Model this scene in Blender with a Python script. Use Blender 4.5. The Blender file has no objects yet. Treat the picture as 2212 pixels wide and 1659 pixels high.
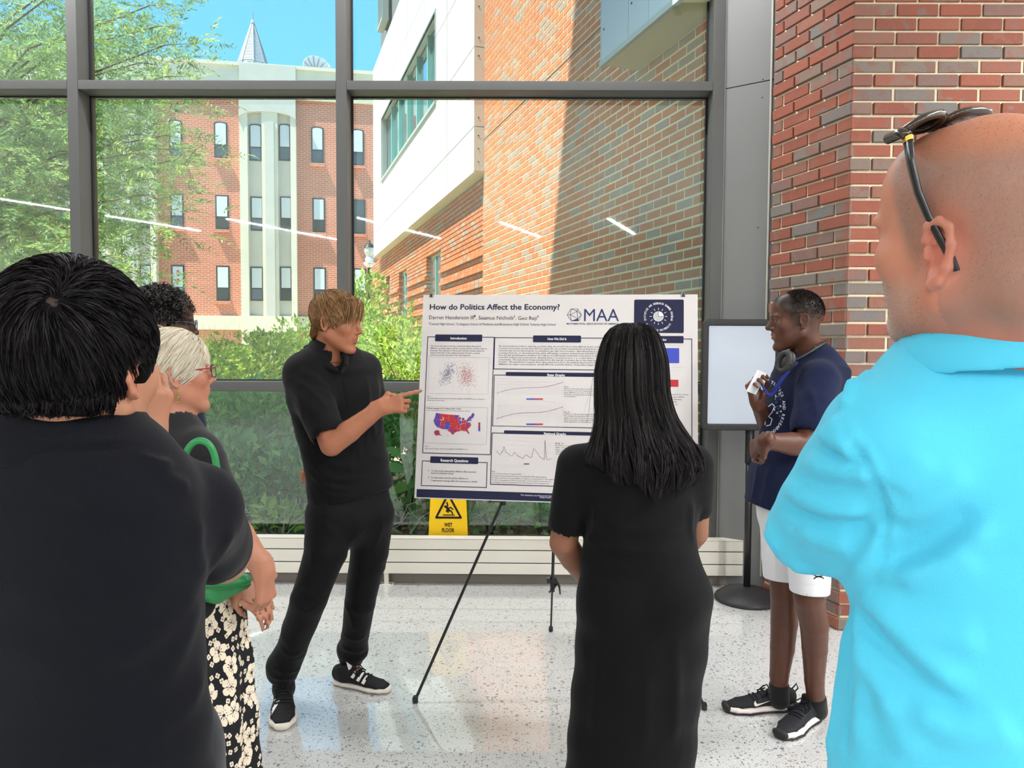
import bpy, math, random
import numpy as np
from mathutils import Vector, Matrix, noise
from mathutils.bvhtree import BVHTree
SC = bpy.context.scene
COL = SC.collection
rnd = random.Random(7)
NR = np.random.default_rng(11)
# ---------------------------------------------------------------- camera
FPX = 1600.0
YAW, PITCH, ROLL, CAMH = .0077, -.0472, .005, 1.5
def _basis():
    cy, sy = math.cos(YAW), math.sin(YAW)
    f = np.array([-sy*math.cos(PITCH), cy*math.cos(PITCH), math.sin(PITCH)])
    r = np.array([cy, sy, 0.]); u = np.cross(r, f)
    c, s = math.cos(ROLL), math.sin(ROLL)
    return c*r+s*u, -s*r+c*u, f
CR, CU, CF = _basis()
CAM = np.array([0, 0, CAMH])
cd = bpy.data.cameras.new('camera'); co = bpy.data.objects.new('camera', cd); COL.objects.link(co)
cd.sensor_width = 36.0; cd.lens = FPX/2212*36; cd.clip_start = .05; cd.clip_end = 300
co.matrix_world = Matrix(((CR[0], CU[0], -CF[0], 0), (CR[1], CU[1], -CF[1], 0), (CR[2], CU[2], -CF[2], CAMH), (0, 0, 0, 1)))
SC.camera = co
# ---------------------------------------------------------------- sky, sun, exposure
w = bpy.data.worlds.new('sky'); SC.world = w; w.use_nodes = True
nt = w.node_tree; nt.nodes.clear()
_o = nt.nodes.new('ShaderNodeOutputWorld'); _b = nt.nodes.new('ShaderNodeBackground')
_t = nt.nodes.new('ShaderNodeTexCoord'); _s = nt.nodes.new('ShaderNodeSeparateXYZ'); _r = nt.nodes.new('ShaderNodeValToRGB')
nt.links.new(_t.outputs['Generated'], _s.inputs[0]); nt.links.new(_s.outputs['Z'], _r.inputs[0])
nt.links.new(_r.outputs[0], _b.inputs[0]); nt.links.new(_b.outputs[0], _o.inputs[0])
e = _r.color_ramp.elements
e[0].position = 0.0; e[0].color = (.42, .64, .80, 1); e[1].position = .8; e[1].color = (.075, .27, .52, 1)
_m = e.new(.30); _m.color = (.095, .345, .62, 1)
_b.inputs[1].default_value = 1.0
sl = bpy.data.lights.new('sun', 'SUN'); so = bpy.data.objects.new('sun', sl); COL.objects.link(so)
sl.energy = 5.2; sl.angle = .009; sl.color = (1, .95, .86)
SUND = Vector((1.8, 1.0, -4.4)).normalized()
so.rotation_euler = SUND.to_track_quat('-Z', 'Y').to_euler(); so.location = (-8, -5, 20)
vs = SC.view_settings
SC.display_settings.display_device = 'sRGB'
vs.view_transform = 'Standard'; vs.look = 'None'; vs.gamma = 1.0; vs.exposure = 1.4; vs.use_curve_mapping = False
LAMP_W = 58.0
COVE_FILL_W = 27.0     # watts of each added fill lamp along the window head     # watts of each linear ceiling lamp
# ---------------------------------------------------------------- picture geometry helpers
def ray(px, py): return CF + CR*((px-1106)/FPX) + CU*((829.5-py)/FPX)
def at(px, py, Y):
    d = ray(px, py); return CAM + d*(Y/d[1])
def onfloor(px, py, z=0.0):
    d = ray(px, py); return CAM + d*((z-CAMH)/d[2])
def hitplane(px, py, o, n):
    d = ray(px, py); return CAM + d*(np.dot(np.asarray(o)-CAM, n)/np.dot(d, n))
def V(*a): return np.array(a, float)
def curve(pts, n=6):
    """smooth path through the points"""
    P = [np.asarray(p, float) for p in pts]; P = [2*P[0]-P[1]]+P+[2*P[-1]-P[-2]]; out = []
    for i in range(1, len(P)-2):
        for k in range(n):
            t = k/n; a, b, c, d = P[i-1:i+3]; out.append(.5*(2*b+(c-a)*t+(2*a-5*b+4*c-d)*t*t+(3*b-a-3*c+d)*t**3))
    return out+[P[-2]]
def nrm(v): v = np.asarray(v, float); return v/np.linalg.norm(v)
def unit(a): return a/np.maximum(np.linalg.norm(a, axis=-1, keepdims=True), 1e-9)
# ---------------------------------------------------------------- object helpers
WORLDLOC = {}
def prop(o, label=None, cat=None, group=None, kind=None):
    if label: o['label'] = label
    if cat: o['category'] = cat
    if group: o['group'] = group
    if kind: o['kind'] = kind
    return o
def thing(name, label, cat, loc=(0, 0, 0), group=None, kind=None):
    o = bpy.data.objects.new(name, None); COL.objects.link(o); o.location = tuple(float(c) for c in loc); o.empty_display_size = .1
    WORLDLOC[o.name] = np.array(loc, float)
    return prop(o, label, cat, group, kind)
def put(name, me, m=None, parent=None, label=None, cat=None, group=None, kind=None, loc=None, rot=None):
    o = bpy.data.objects.new(name, me); COL.objects.link(o)
    if m is not None and not me.materials:
        for mm in (m if isinstance(m, (list, tuple)) else [m]): me.materials.append(mm)
    L = np.zeros(3) if loc is None else np.array(loc, float)
    WORLDLOC[o.name] = L
    if parent is not None:
        o.parent = parent; o.location = tuple(L-WORLDLOC[parent.name])
    else: o.location = tuple(L)
    if rot is not None: o.rotation_euler = rot
    return prop(o, label, cat, group, kind)
def mesh_np(name, v, faces=None, smooth=True, quads=None, tris=None, col=None, mi=None):
    me = bpy.data.meshes.new(name)
    if faces is not None:
        tot = np.array([len(f) for f in faces], np.int32); idx = np.array([i for f in faces for i in f], np.int32)
    else:
        ii, tt = [], []
        if quads is not None and len(quads): ii.append(np.asarray(quads).ravel()); tt.append(np.full(len(quads), 4))
        if tris is not None and len(tris): ii.append(np.asarray(tris).ravel()); tt.append(np.full(len(tris), 3))
        idx = np.concatenate(ii).astype(np.int32) if ii else np.zeros(0, np.int32); tot = np.concatenate(tt).astype(np.int32) if tt else np.zeros(0, np.int32)
    v = np.asarray(v, np.float32)
    me.vertices.add(len(v)); me.vertices.foreach_set('co', v.ravel())
    me.loops.add(len(idx)); me.loops.foreach_set('vertex_index', idx)
    me.polygons.add(len(tot)); st = np.zeros(len(tot), np.int32); st[1:] = np.cumsum(tot)[:-1]
    me.polygons.foreach_set('loop_start', st)
    if mi is not None: me.polygons.foreach_set('material_index', np.asarray(mi, np.int32))
    me.polygons.foreach_set('use_smooth', np.full(len(tot), smooth))
    me.update(calc_edges=True)
    if col is not None:
        a = me.color_attributes.new('Col', 'FLOAT_COLOR', 'POINT')
        c = np.ones((len(v), 4), np.float32); c[:, :3] = col; a.data.foreach_set('color', c.ravel())
    return me
class B:
    """collects solids into one mesh"""
    def __init__(s): s.v = []; s.f = []; s.mi = []
    def add(s, vs_, fs, mi=0):
        n = len(s.v); s.v += [tuple(float(c) for c in p) for p in vs_]; s.f += [[i+n for i in f] for f in fs]; s.mi += [mi]*len(fs); return s
    def hexa(s, p, mi=0):   # 8 points: bottom 4 ccw, top 4 ccw
        return s.add(p, [[0, 3, 2, 1], [4, 5, 6, 7], [0, 1, 5, 4], [1, 2, 6, 5], [2, 3, 7, 6], [3, 0, 4, 7]], mi)
    def box(s, x0, x1, y0, y1, z0, z1, mi=0):
        return s.hexa([(x0, y0, z0), (x1, y0, z0), (x1, y1, z0), (x0, y1, z0), (x0, y0, z1), (x1, y0, z1), (x1, y1, z1), (x0, y1, z1)], mi)
    def fbox(s, F, a0, a1, b0, b1, c0, c1, mi=0):   # box in a frame F(a,b,c)->world
        return s.hexa([F(a0, b0, c0), F(a1, b0, c0), F(a1, b1, c0), F(a0, b1, c0), F(a0, b0, c1), F(a1, b0, c1), F(a1, b1, c1), F(a0, b1, c1)], mi)
    def tube(s, pts, r, n=8, cap=True, mi=0, flat=None):
        P = [np.asarray(p, float) for p in pts]; rr = r if isinstance(r, (list, tuple, np.ndarray)) else [r]*len(P)
        base = len(s.v); up = None
        for i, p in enumerate(P):
            t = nrm(P[min(i+1, len(P)-1)]-P[max(i-1, 0)])
            if up is None:
                up = np.cross(t, V(0, 0, 1)) if abs(t[2]) < .9 else np.cross(t, V(1, 0, 0))
            up = nrm(up-t*np.dot(up, t)); sd = np.cross(t, up)
            for k in range(n):
                a = 2*math.pi*k/n; q = p+rr[i]*(math.cos(a)*up+math.sin(a)*sd*(flat or 1)); s.v.append(tuple(q))
        for i in range(len(P)-1):
            for k in range(n):
                a = base+i*n+k; b = base+i*n+(k+1) % n; s.f.append([a, b, b+n, a+n]); s.mi.append(mi)
        if cap:
            s.f.append([base+k for k in range(n)][::-1]); s.f.append([base+(len(P)-1)*n+k for k in range(n)]); s.mi += [mi, mi]
        return s
    def lathe(s, prof, c=(0, 0, 0), n=24, mi=0, ax=None):   # prof [(r,z)]
        base = len(s.v); c = np.asarray(c, float); A = ax or (V(1, 0, 0), V(0, 1, 0), V(0, 0, 1))
        for r, z in prof:
            for k in range(n):
                a = 2*math.pi*k/n; s.v.append(tuple(c+A[0]*r*math.cos(a)+A[1]*r*math.sin(a)+A[2]*z))
        for i in range(len(prof)-1):
            for k in range(n):
                a = base+i*n+k; b = base+i*n+(k+1) % n; s.f.append([a, b, b+n, a+n]); s.mi.append(mi)
        s.f.append([base+k for k in range(n)][::-1]); s.f.append([base+(len(prof)-1)*n+k for k in range(n)]); s.mi += [mi, mi]
        return s
    def prism(s, pts2, F, c0, c1, mi=0):   # polygon pts2 [(a,b)] ccw extruded along c in frame
        n = len(pts2); vs_ = [F(a, b, c0) for a, b in pts2]+[F(a, b, c1) for a, b in pts2]
        fs = [list(range(n))[::-1], list(range(n, 2*n))]+[[i, (i+1) % n, n+(i+1) % n, n+i] for i in range(n)]
        return s.add(vs_, fs, mi)
    def quad(s, a, b, c, d, mi=0): return s.add([a, b, c, d], [[0, 1, 2, 3]], mi)
    def mesh(s, name, smooth=False): return mesh_np(name, np.array(s.v).reshape(-1, 3), s.f, smooth, mi=s.mi)
    def obj(s, name, m, parent=None, smooth=False, **k):
        o = put(name, s.mesh(name, smooth), m, parent, **k)
        if smooth == 'auto':
            pass
        return o
def soften(o, wdt=.004, seg=2):
    md = o.modifiers.new('bevel', 'BEVEL'); md.width = wdt; md.segments = seg; md.limit_method = 'ANGLE'; md.angle_limit = .6
    for p in o.data.polygons: p.use_smooth = True
    md2 = o.modifiers.new('wn', 'WEIGHTED_NORMAL'); md2.keep_sharp = True
    return o
def rrect(x0, x1, y0, y1, r, n=4):
    p = []
    for cx, cy, a0 in ((x1-r, y0+r, -90), (x1-r, y1-r, 0), (x0+r, y1-r, 90), (x0+r, y0+r, 180)):
        for i in range(n+1):
            a = math.radians(a0+90*i/n); p.append((cx+r*math.cos(a), cy+r*math.sin(a)))
    return p
# ---------------------------------------------------------------- materials
def srgb(r, g, b):
    f = lambda c: (c/255/12.92 if c/255 <= .04045 else ((c/255+.055)/1.055)**2.4)
    return (f(r), f(g), f(b), 1)
MATS = {}
class N:
    """tiny node builder"""
    def __init__(s, m): m.use_nodes = True; s.t = m.node_tree; s.t.nodes.clear(); s.out = s.n('ShaderNodeOutputMaterial')
    def n(s, typ, **k):
        x = s.t.nodes.new(typ)
        for a, b in k.items():
            if a.startswith('i_'): x.inputs[a[2:].replace('_', ' ')].default_value = b
            else: setattr(x, a, b)
        return x
    def l(s, a, b): s.t.links.new(a, b); return s
    def mix(s, fac, a, b, blend='MIX'):
        x = s.n('ShaderNodeMix', data_type='RGBA', blend_type=blend)
        for sock, val in ((x.inputs[0], fac), (x.inputs[6], a), (x.inputs[7], b)):
            if hasattr(val, 'is_output'): s.l(val, sock)
            else: sock.default_value = val
        return x.outputs[2]
    def math(s, op, a, b=0.0, c=None):
        x = s.n('ShaderNodeMath', operation=op)
        for i, val in enumerate((a, b) if c is None else (a, b, c)):
            if hasattr(val, 'is_output'): s.l(val, x.inputs[i])
            else: x.inputs[i].default_value = val
        return x.outputs[0]
    def ramp(s, fac, *st):
        x = s.n('ShaderNodeValToRGB'); s.l(fac, x.inputs[0]); el = x.color_ramp.elements
        while len(el) < len(st): el.new(.5)
        for q, (p, c) in zip(el, st): q.position = p; q.color = c
        return x.outputs[0]
    def coord(s, which='Object', scale=None):
        t = s.n('ShaderNodeTexCoord').outputs[which]
        if scale is None: return t
        mp = s.n('ShaderNodeMapping'); s.l(t, mp.inputs[0]); mp.inputs['Scale'].default_value = scale; return mp.outputs[0]
    def noise(s, vec, scale, detail=3, rough=.5, out='Fac'):
        x = s.n('ShaderNodeTexNoise'); s.l(vec, x.inputs['Vector']); x.inputs['Scale'].default_value = scale
        x.inputs['Detail'].default_value = detail; x.inputs['Roughness'].default_value = rough; return x.outputs[out]
    def bsdf(s, col, rough=.5, spec=.5, metal=0., bump=None, bstr=.2, bdist=.01, **k):
        b = s.n('ShaderNodeBsdfPrincipled')
        for sock, val in (('Base Color', col), ('Roughness', rough), ('Specular IOR Level', spec), ('Metallic', metal)):
            if hasattr(val, 'is_output'): s.l(val, b.inputs[sock])
            else: b.inputs[sock].default_value = val
        for a, val in k.items(): b.inputs[a.replace('_', ' ')].default_value = val
        if bump is not None:
            x = s.n('ShaderNodeBump'); x.inputs['Strength'].default_value = bstr; x.inputs['Distance'].default_value = bdist
            s.l(bump, x.inputs['Height']); s.l(x.outputs[0], b.inputs['Normal'])
        return b
    def end(s, sh): s.l(sh.outputs[0] if hasattr(sh, 'outputs') else sh, s.out.inputs[0])
def mat(name, col=(.5, .5, .5, 1), rough=.5, spec=.4, metal=0., var=0., vscale=8., bump=0., bscale=60., bdist=.004, attr=False, emit=None, stretch=None, **k):
    if name in MATS: return MATS[name]
    m = bpy.data.materials.new(name); g = N(m); c = col; co_ = g.coord('Object', stretch)
    if attr: c = g.n('ShaderNodeAttribute', attribute_name='Col').outputs['Color']
    if var:
        f = g.noise(co_, vscale, 4)
        f = g.math('MULTIPLY_ADD', f, 2*var, 1-var)
        x = g.n('ShaderNodeMix', data_type='RGBA', blend_type='MULTIPLY'); x.inputs[0].default_value = 1
        if attr: g.l(c, x.inputs[6])
        else: x.inputs[6].default_value = col
        cc = g.n('ShaderNodeCombineColor')
        for i in range(3): g.l(f, cc.inputs[i])
        g.l(cc.outputs[0], x.inputs[7]); c = x.outputs[2]
    bp = g.noise(co_, bscale, 2) if bump else None
    b = g.bsdf(c, rough, spec, metal, bp, bump, bdist, **k)
    if emit is not None: b.inputs['Emission Color'].default_value = emit[0]; b.inputs['Emission Strength'].default_value = emit[1]
    g.end(b); MATS[name] = m; return m
def brick_mat(name, stops, rough=.85, patch=.5, bump=.5, bscale=90.):
    if name in MATS: return MATS[name]
    m = bpy.data.materials.new(name); g = N(m)
    oi = g.n('ShaderNodeObjectInfo').outputs['Random']; ge = g.n('ShaderNodeNewGeometry').outputs['Random Per Island']
    f = g.math('FRACT', g.math('ADD', g.math('MULTIPLY', oi, 7.31), ge))
    geo = g.n('ShaderNodeNewGeometry').outputs['Position']
    base = g.ramp(f, *stops)
    f2 = g.math('FRACT', g.math('MULTIPLY', f, 13.7))
    other = g.ramp(f2, *stops)
    pt = g.ramp(g.noise(geo, 14., 2), (.52, (0, 0, 0, 1)), (.58, (1, 1, 1, 1)))
    c = g.mix(g.math('MULTIPLY', pt, patch), base, other)
    sp = g.noise(geo, 220., 3)
    c = g.mix(g.math('MULTIPLY', sp, .35), c, (.02, .02, .02, 1), 'MIX')
    g.end(g.bsdf(c, rough, .2, 0., g.noise(geo, bscale, 4), bump, .004)); MATS[name] = m; return m
# ================================================================ ROOM
W = 4.70; GL = 4.84; CEIL = 4.3
panel_m = mat('panel_grey', srgb(112, 112, 111), .45, .4, var=.04, vscale=3)
frame_backlit_m = mat('window_frame_backlit', srgb(82, 82, 81), .45, .4, var=.04, vscale=3)  # darker than the panel: the backlit shade is put into the colour
gask_m = mat('gasket_black', (.012, .012, .013, 1), .6)
white_m = mat('plaster_white', srgb(228, 226, 220), .8, .2, var=.03, vscale=2)
def floor_material():
    m = bpy.data.materials.new('terrazzo'); g = N(m); c = g.coord('Object')
    def chips(scale, thr, seed):
        mp = g.n('ShaderNodeMapping'); g.l(c, mp.inputs[0]); mp.inputs['Location'].default_value = (seed, seed*.37, 0)
        nz = g.noise(mp.outputs[0], scale*1.3, 2, .5, 'Color')
        ad = g.n('ShaderNodeMix', data_type='RGBA', blend_type='LINEAR_LIGHT'); ad.inputs[0].default_value = .35/scale
        g.l(mp.outputs[0], ad.inputs[6]); g.l(nz, ad.inputs[7])
        v = g.n('ShaderNodeTexVoronoi', voronoi_dimensions='2D'); v.inputs['Scale'].default_value = scale; g.l(ad.outputs[2], v.inputs['Vector'])
        sx = g.n('ShaderNodeSeparateColor'); g.l(v.outputs['Color'], sx.inputs[0])
        sel = g.math('GREATER_THAN', sx.outputs[0], thr)
        near = g.math('LESS_THAN', v.outputs['Distance'], g.math('MULTIPLY_ADD', sx.outputs[1], .3, .12))
        return g.math('MULTIPLY', sel, near), sx.outputs[2]
    base = g.mix(g.noise(c, 5., 4), srgb(198, 200, 200), srgb(212, 214, 214))
    base = g.mix(g.math('MULTIPLY', g.noise(c, 160., 2), .35), base, srgb(182, 176, 166))
    k1, r1 = chips(95., .72, 1.3)
    base = g.mix(g.math('MULTIPLY', k1, .85), base, g.ramp(r1, (.0, srgb(60, 66, 84)), (.4, srgb(110, 112, 120)), (.7, srgb(150, 128, 105)), (1., srgb(235, 232, 226))))
    k2, r2 = chips(48., .88, 5.1)
    base = g.mix(g.math('MULTIPLY', k2, .8), base, g.ramp(r2, (.0, srgb(86, 96, 122)), (.5, srgb(128, 122, 116)), (1., srgb(196, 180, 160))))
    k3, r3 = chips(180., .6, 9.7)
    base = g.mix(g.math('MULTIPLY', k3, .6), base, srgb(120, 112, 104))
    b = g.bsdf(base, .3, .4); b.inputs['Coat Weight'].default_value = 1.; b.inputs['Coat Roughness'].default_value = .035; b.inputs['Coat IOR'].default_value = 1.75
    g.end(b); MATS['terrazzo'] = m; return m
B().box(-10, 5, -11, W+.02, -.12, 0).obj('floor', floor_material(), kind='structure', label='pale speckled polished terrazzo floor')
B().box(-10, 5, -11, W+.05, CEIL, CEIL+.15).obj('ceiling', white_m, kind='structure', label='plain white lobby ceiling')
B().box(-10, 5, -11.2, -11, 0, CEIL).obj('wall_back', white_m, kind='structure', label='white wall at the back of the lobby')
B().box(-10.2, -10, -11.2, W+.02, 0, CEIL).obj('wall_left', white_m, kind='structure', label='white side wall of the lobby')
B().box(5, 5.2, -11.2, 3.93, 0, CEIL).obj('wall_side', white_m, kind='structure', label='white wall beyond the brick pier')
fac = B()
fac.box(-22, 6, W+.02, W+.3, CEIL, 14.6).box(-22, -9.668, W+.02, W+.3, -.3, CEIL).box(1.45, 6, W+.1, W+.3, -.3, CEIL)
fac.obj('wall_front', mat('facade_brick', srgb(150, 90, 70), .9, .2, var=.2, vscale=20), kind='structure', label='brick facade of the lobby building above the windows')
# ---- window bays
x2l = -1.147; x3l = 1.206; MW = .068
mull = [(-4.50, -4.432), (-2.767-MW, -2.767), (x2l, x2l+MW), (x3l, x3l+.072)]
edges = [-6.0]+[m for p in mull for m in p]
ZT0, ZT1 = at(721, 194, W)[2], at(721, 173.6, W)[2]
ZL0, ZL1 = at(700, 846, W)[2], at(700, 825, W)[2]
ZB = .06
def glass_material():
    m = bpy.data.materials.new('window_glass'); g = N(m)
    fr = g.n('ShaderNodeFresnel'); fr.inputs[0].default_value = 1.5
    tr = g.n('ShaderNodeBsdfTransparent'); tr.inputs[0].default_value = (.93, .97, .95, 1)
    gl = g.n('ShaderNodeBsdfGlossy'); gl.inputs['Roughness'].default_value = .015; gl.inputs['Color'].default_value = (.9, 1, .98, 1)
    mx = g.n('ShaderNodeMixShader'); g.l(g.math('MULTIPLY_ADD', fr.outputs[0], 1.25, .032), mx.inputs[0]); g.l(tr.outputs[0], mx.inputs[1]); g.l(gl.outputs[0], mx.inputs[2])
    g.end(mx); MATS['glass'] = m; return m
glass_m = glass_material()
sidem = mat('window_frame_light', srgb(196, 186, 178), .5, .4)
for i, (xa, xb) in enumerate(((-9.6, -7.934), (-7.866, -6.234), (-6.166, -4.5), (-4.432, -2.767-MW), (-2.767, x2l), (x2l+MW, x3l))):
    wdw = thing('window_%d' % (i+1), ['far left glazed bay outside the picture', 'third glazed bay left of the feathery tree', 'second glazed bay left of the feathery tree', 'leftmost tall glazed bay looking onto the feathery tree', 'middle tall glazed bay looking onto the red brick building', 'widest glazed bay behind the poster easel'][i], None, ((xa+xb)/2, W, 0), kind='structure')
    if i == 0: soften(B().box(xa-.068, xa, W, GL+.05, ZB, CEIL).obj('mullion', frame_backlit_m, wdw), .003, 1)
    ml = B().box(xb, xb+(.068 if i < 5 else .072), W, GL+.06, ZB, CEIL)
    soften(ml.obj('mullion', frame_backlit_m, wdw), .003, 1)
    for z0, z1 in ((ZT0, ZT1), (ZL0, ZL1)):
        soften(B().box(xa, xb, W, GL+.05, z0, z1).obj('transom', frame_backlit_m, wdw), .003, 1)
    B().box(xa, xb, GL-.02, GL+.06, ZB, .26).obj('bottom_rail', frame_backlit_m, wdw)
    for z0, z1 in ((.26, ZL0), (ZL1, ZT0), (ZT1, CEIL)):
        B().box(xa+.008, xb-.008, GL, GL+.006, z0+.008, z1-.008).obj('pane', glass_m, wdw)
        gk = B()
        for q in ((xa, xa+.012, z0, z1), (xb-.012, xb, z0, z1), (xa, xb, z0, z0+.008), (xa, xb, z1-.008, z1)): gk.box(q[0], q[1], GL-.012, GL+.002, q[2], q[3])
        gk.obj('gasket', gask_m, wdw)
# grey cladding panel between window and brick pier
CORN = V(1.7233, 3.922, 0); PD = nrm(V(-.3385, 1, 0)); PE = CORN+PD*.637
xp0 = x3l+.072
tp = thing('trim_1', 'flat grey metal panel between the window and the brick pier', None, (1.4, 4.62, 0), kind='structure')
zj = at(1610, 178, 4.6)[2]
for z0, z1 in ((.01, zj-.002), (zj+.002, CEIL)):
    soften(B().hexa([(xp0+.006, W+.015, z0), (PE[0]+.03, PE[1]+.01, z0), (PE[0]+.1, PE[1]+.25, z0), (xp0+.006, W+.14, z0),
                     (xp0+.006, W+.015, z1), (PE[0]+.03, PE[1]+.01, z1), (PE[0]+.1, PE[1]+.25, z1), (xp0+.006, W+.14, z1)]).obj('panel', panel_m, tp), .003, 1)
B().tube([(xp0+.004, W+.012, .1), (xp0+.004, W+.012, CEIL)], .004, 6).obj('bead', mat('bead_light', srgb(170, 170, 168), .4), tp)
B().tube([(PE[0]-.004, PE[1]+.022, .1), (PE[0]-.004, PE[1]+.022, CEIL)], .007, 6).obj('caulk', mat('caulk', srgb(176, 172, 162), .8), tp)
for px, py in ((1648, 172), (1646, 211), (1637, 492)):
    p = at(px, py, 4.54); B().lathe([(.004, 0), (.004, .004), (.001, .005)], p+V(0, .0, 0), 8, ax=(V(1, 0, 0), V(0, 0, 1), V(0, -1, 0))).obj('screw', gask_m, tp)
# ---- brick pier
brick_in = brick_mat('pier_brick', ((0., srgb(142, 88, 74)), (.25, srgb(154, 92, 76)), (.45, srgb(160, 96, 78)), (.60, srgb(146, 108, 94)), (.72, srgb(136, 122, 112)), (.84, srgb(124, 120, 117)), (1., srgb(148, 90, 74))), patch=.55)
mortar_m = mat('mortar_cream', srgb(218, 204, 176), .95, .1, var=.1, vscale=30, bump=.6, bscale=150)
CO, BL, MJ = .0716, .2206, .0135
def brick_mesh(L, H, D):
    """slab with softened outer edges: x along, y=0 face .. D deep"""
    b = .0025; v = []
    for y, e in ((0, b), (b, 0), (D, 0)):
        v += [(e, y, e), (L-e, y, e), (L-e, y, H-e), (e, y, H-e)]
    f = [[0, 1, 2, 3]]
    for k in (0, 4):
        f += [[k+(j+1) % 4, k+j, k+4+j, k+4+(j+1) % 4] for j in range(4)]
    return mesh_np('brick', v, f, False)
BM = {}
def get_brick(L, H=CO-MJ, D=.09):
    key = round(L, 3)
    if key not in BM: BM[key] = brick_mesh(L, H, D); BM[key].materials.append(brick_in)
    return BM[key]
zproud = 3.06
NROW = int(CEIL/CO)
core = B().hexa([tuple(CORN+PD*.637+V(.014, .004, 0)), tuple(CORN+V(.014, .012, 0)), (4.9, 3.934, 0), (4.9, 4.6, 0)]+[tuple(CORN+PD*.637+V(.014, .004, CEIL)), tuple(CORN+V(.014, .012, CEIL)), (4.9, 3.934, CEIL), (4.9, 4.6, CEIL)])
wr = core.obj('wall_right', mortar_m, kind='structure', label='brick pier front with raised and recessed courses')
wr2 = thing('wall_return', 'angled side of the brick pier beside the grey window panel', None, tuple(CORN), kind='structure')
angS = math.atan2(-PD[1], -PD[0])      # side face bricks run from far end to corner
nS = V(-PD[1], PD[0], 0); nS = nS if nS[0] < 0 else -nS   # outward normal of side face
rest = B()
def slab(bb, o, ang, L, H=CO-MJ, D=.09):
    c, s = math.cos(ang), math.sin(ang); F = lambda a, b, z: (o[0]+a*c-b*s, o[1]+a*s+b*c, o[2]+z)
    bb.fbox(F, 0, L, 0, D, 0, H)
for r in range(NROW):
    z = r*CO+MJ/2; proud = (r % 2 == 0); off = .0
    if z < zproud: off = .006 if proud else -.007
    # side face: from corner going away
    x = 0.
    first = BL if proud else BL*.5
    while x < .637-.03:
        L = min(first if x == 0. else BL, .637-x)
        Lb = L-MJ if x > 0 else L-MJ/2
        if L > .05:
            a = CORN+PD*(x+L)+nS*off; a[2] = z   # start at far end
            a2 = a-PD*(MJ/2)
            put('brick', get_brick(Lb), None, wr2, loc=a2, rot=(0, 0, angS))
        x += L
    # front face going right
    x = 0.; first = BL*.5 if proud else BL
    while x < 3.1:
        L = first if x == 0. else BL
        x0 = CORN[0]+x+(MJ/2 if x > 0 else 0); Lb = L-MJ if x > 0 else L-MJ/2
        px_ok = x < (1.12 if z > 1.45 else .36)
        o = (x0, CORN[1]-off, z)
        if px_ok: put('brick', get_brick(Lb), None, wr, loc=o)
        else: slab(rest, o, 0, Lb)
        x += L
rest.obj('brick_field', brick_in, wr, kind='stuff')
# ---- convector cover along the window
cv_m = mat('convector_white', srgb(222, 217, 205), .4, .4)
kick_m = mat('kick_grey', srgb(120, 114, 106), .6, .3)
cvt = thing('convector_cover', 'long low white metal radiator cover under the windows', 'radiator', (-1.2, 4.66, 0))
yc0, yc1 = 4.62, W-.004
zc_top = at(1000, 1164, yc0)[2]; zl1 = at(1000, 1188.5, yc0)[2]; zl2 = at(1000, 1216, yc0)[2]; zl3 = at(1000, 1240, yc0)[2]
xr_end = at(1645, 1200, yc0)[0]
soften(B().box(-9.5, xr_end, yc0+.006, yc1, zl3+.004, zc_top-.003).obj('core', mat('gap_dark', (.03, .03, .03, 1), .8), cvt), .001, 1)
for z0, z1 in ((zl1+.003, zc_top), (zl2+.003, zl1-.003), (zl3, zl2-.003)):
    soften(B().box(-9.5, xr_end, yc0, yc0+.03, z0, z1).obj('front_panel', cv_m, cvt), .002, 2)
soften(B().box(-9.5, xr_end, yc0, yc1, zc_top-.006, zc_top+.002).obj('top_ledge', cv_m, cvt), .002, 2)
B().box(-9.5, xr_end, yc0+.055, yc1-.001, 0.002, zl3+.01).obj('kick_plate', kick_m, cvt)
for px in (835,):
    p = onfloor(px, 1262); q = B().box(p[0]-.014, p[0]+.014, p[1]-.012, p[1]+.016, .004, zl3+.002)
    soften(q.obj('pedestal_foot', cv_m, cvt), .002, 1)
    pl = B().box(p[0]-.045, p[0]+.045, p[1]-.03, p[1]+.03, .0005, .006)
    for sx in (-.033, .033): pl.lathe([(.006, .006), (.006, .009), (.002, .01)], (p[0]+sx, p[1]-.016, 0), 8, 1)
    pl.obj('foot_plate', [cv_m, gask_m], cvt)
# ---- linear ceiling lamps (mirrored in the glass), then added fill lamps
lamp_h = mat('lamp_housing', srgb(210, 210, 205), .5); ZLMP = 3.7
def mirror_pt(px, py):
    d = ray(px, py); p = CAM+d*((ZLMP-CAMH)/d[2]); return V(p[0], 2*GL-p[1], p[2])
segs = [((0, 430), (432, 499)), ((490, 473), (728, 518)), ((768, 470), (950, 515)), ((1080, 480), (1165, 512)), ((1315, 473), (1370, 506))]
lines = [(mirror_pt(*a), mirror_pt(*b)) for a, b in segs]
for (a, b) in list(lines):
    pass
dl = nrm(V(-.3385, 1, 0))
lines += [(V(4.3, -4.8, ZLMP), V(4.3, -4.8, ZLMP)+dl*2.4), (V(3.6, -1.2, ZLMP), V(3.6, -1.2, ZLMP)+dl*2.8), (V(4.3, 1.5, ZLMP), V(4.3, 1.5, ZLMP)+dl*2.0)]  # extra unseen lamps for room fill, kept clear of the glass reflections
names = ['nearest the left wall', 'above the middle of the lobby left half', 'above the middle of the lobby', 'right of the lobby middle', 'above the right half of the lobby', 'added as fill far back on the right', 'added as fill over the right side', 'added as fill closest to the brick pier', 'added as fill along the head of the far left windows', 'added as fill along the head of the tree window', 'added as fill along the head of the window behind the poster']
NW = len(lines); ZC = CEIL-.09
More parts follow.
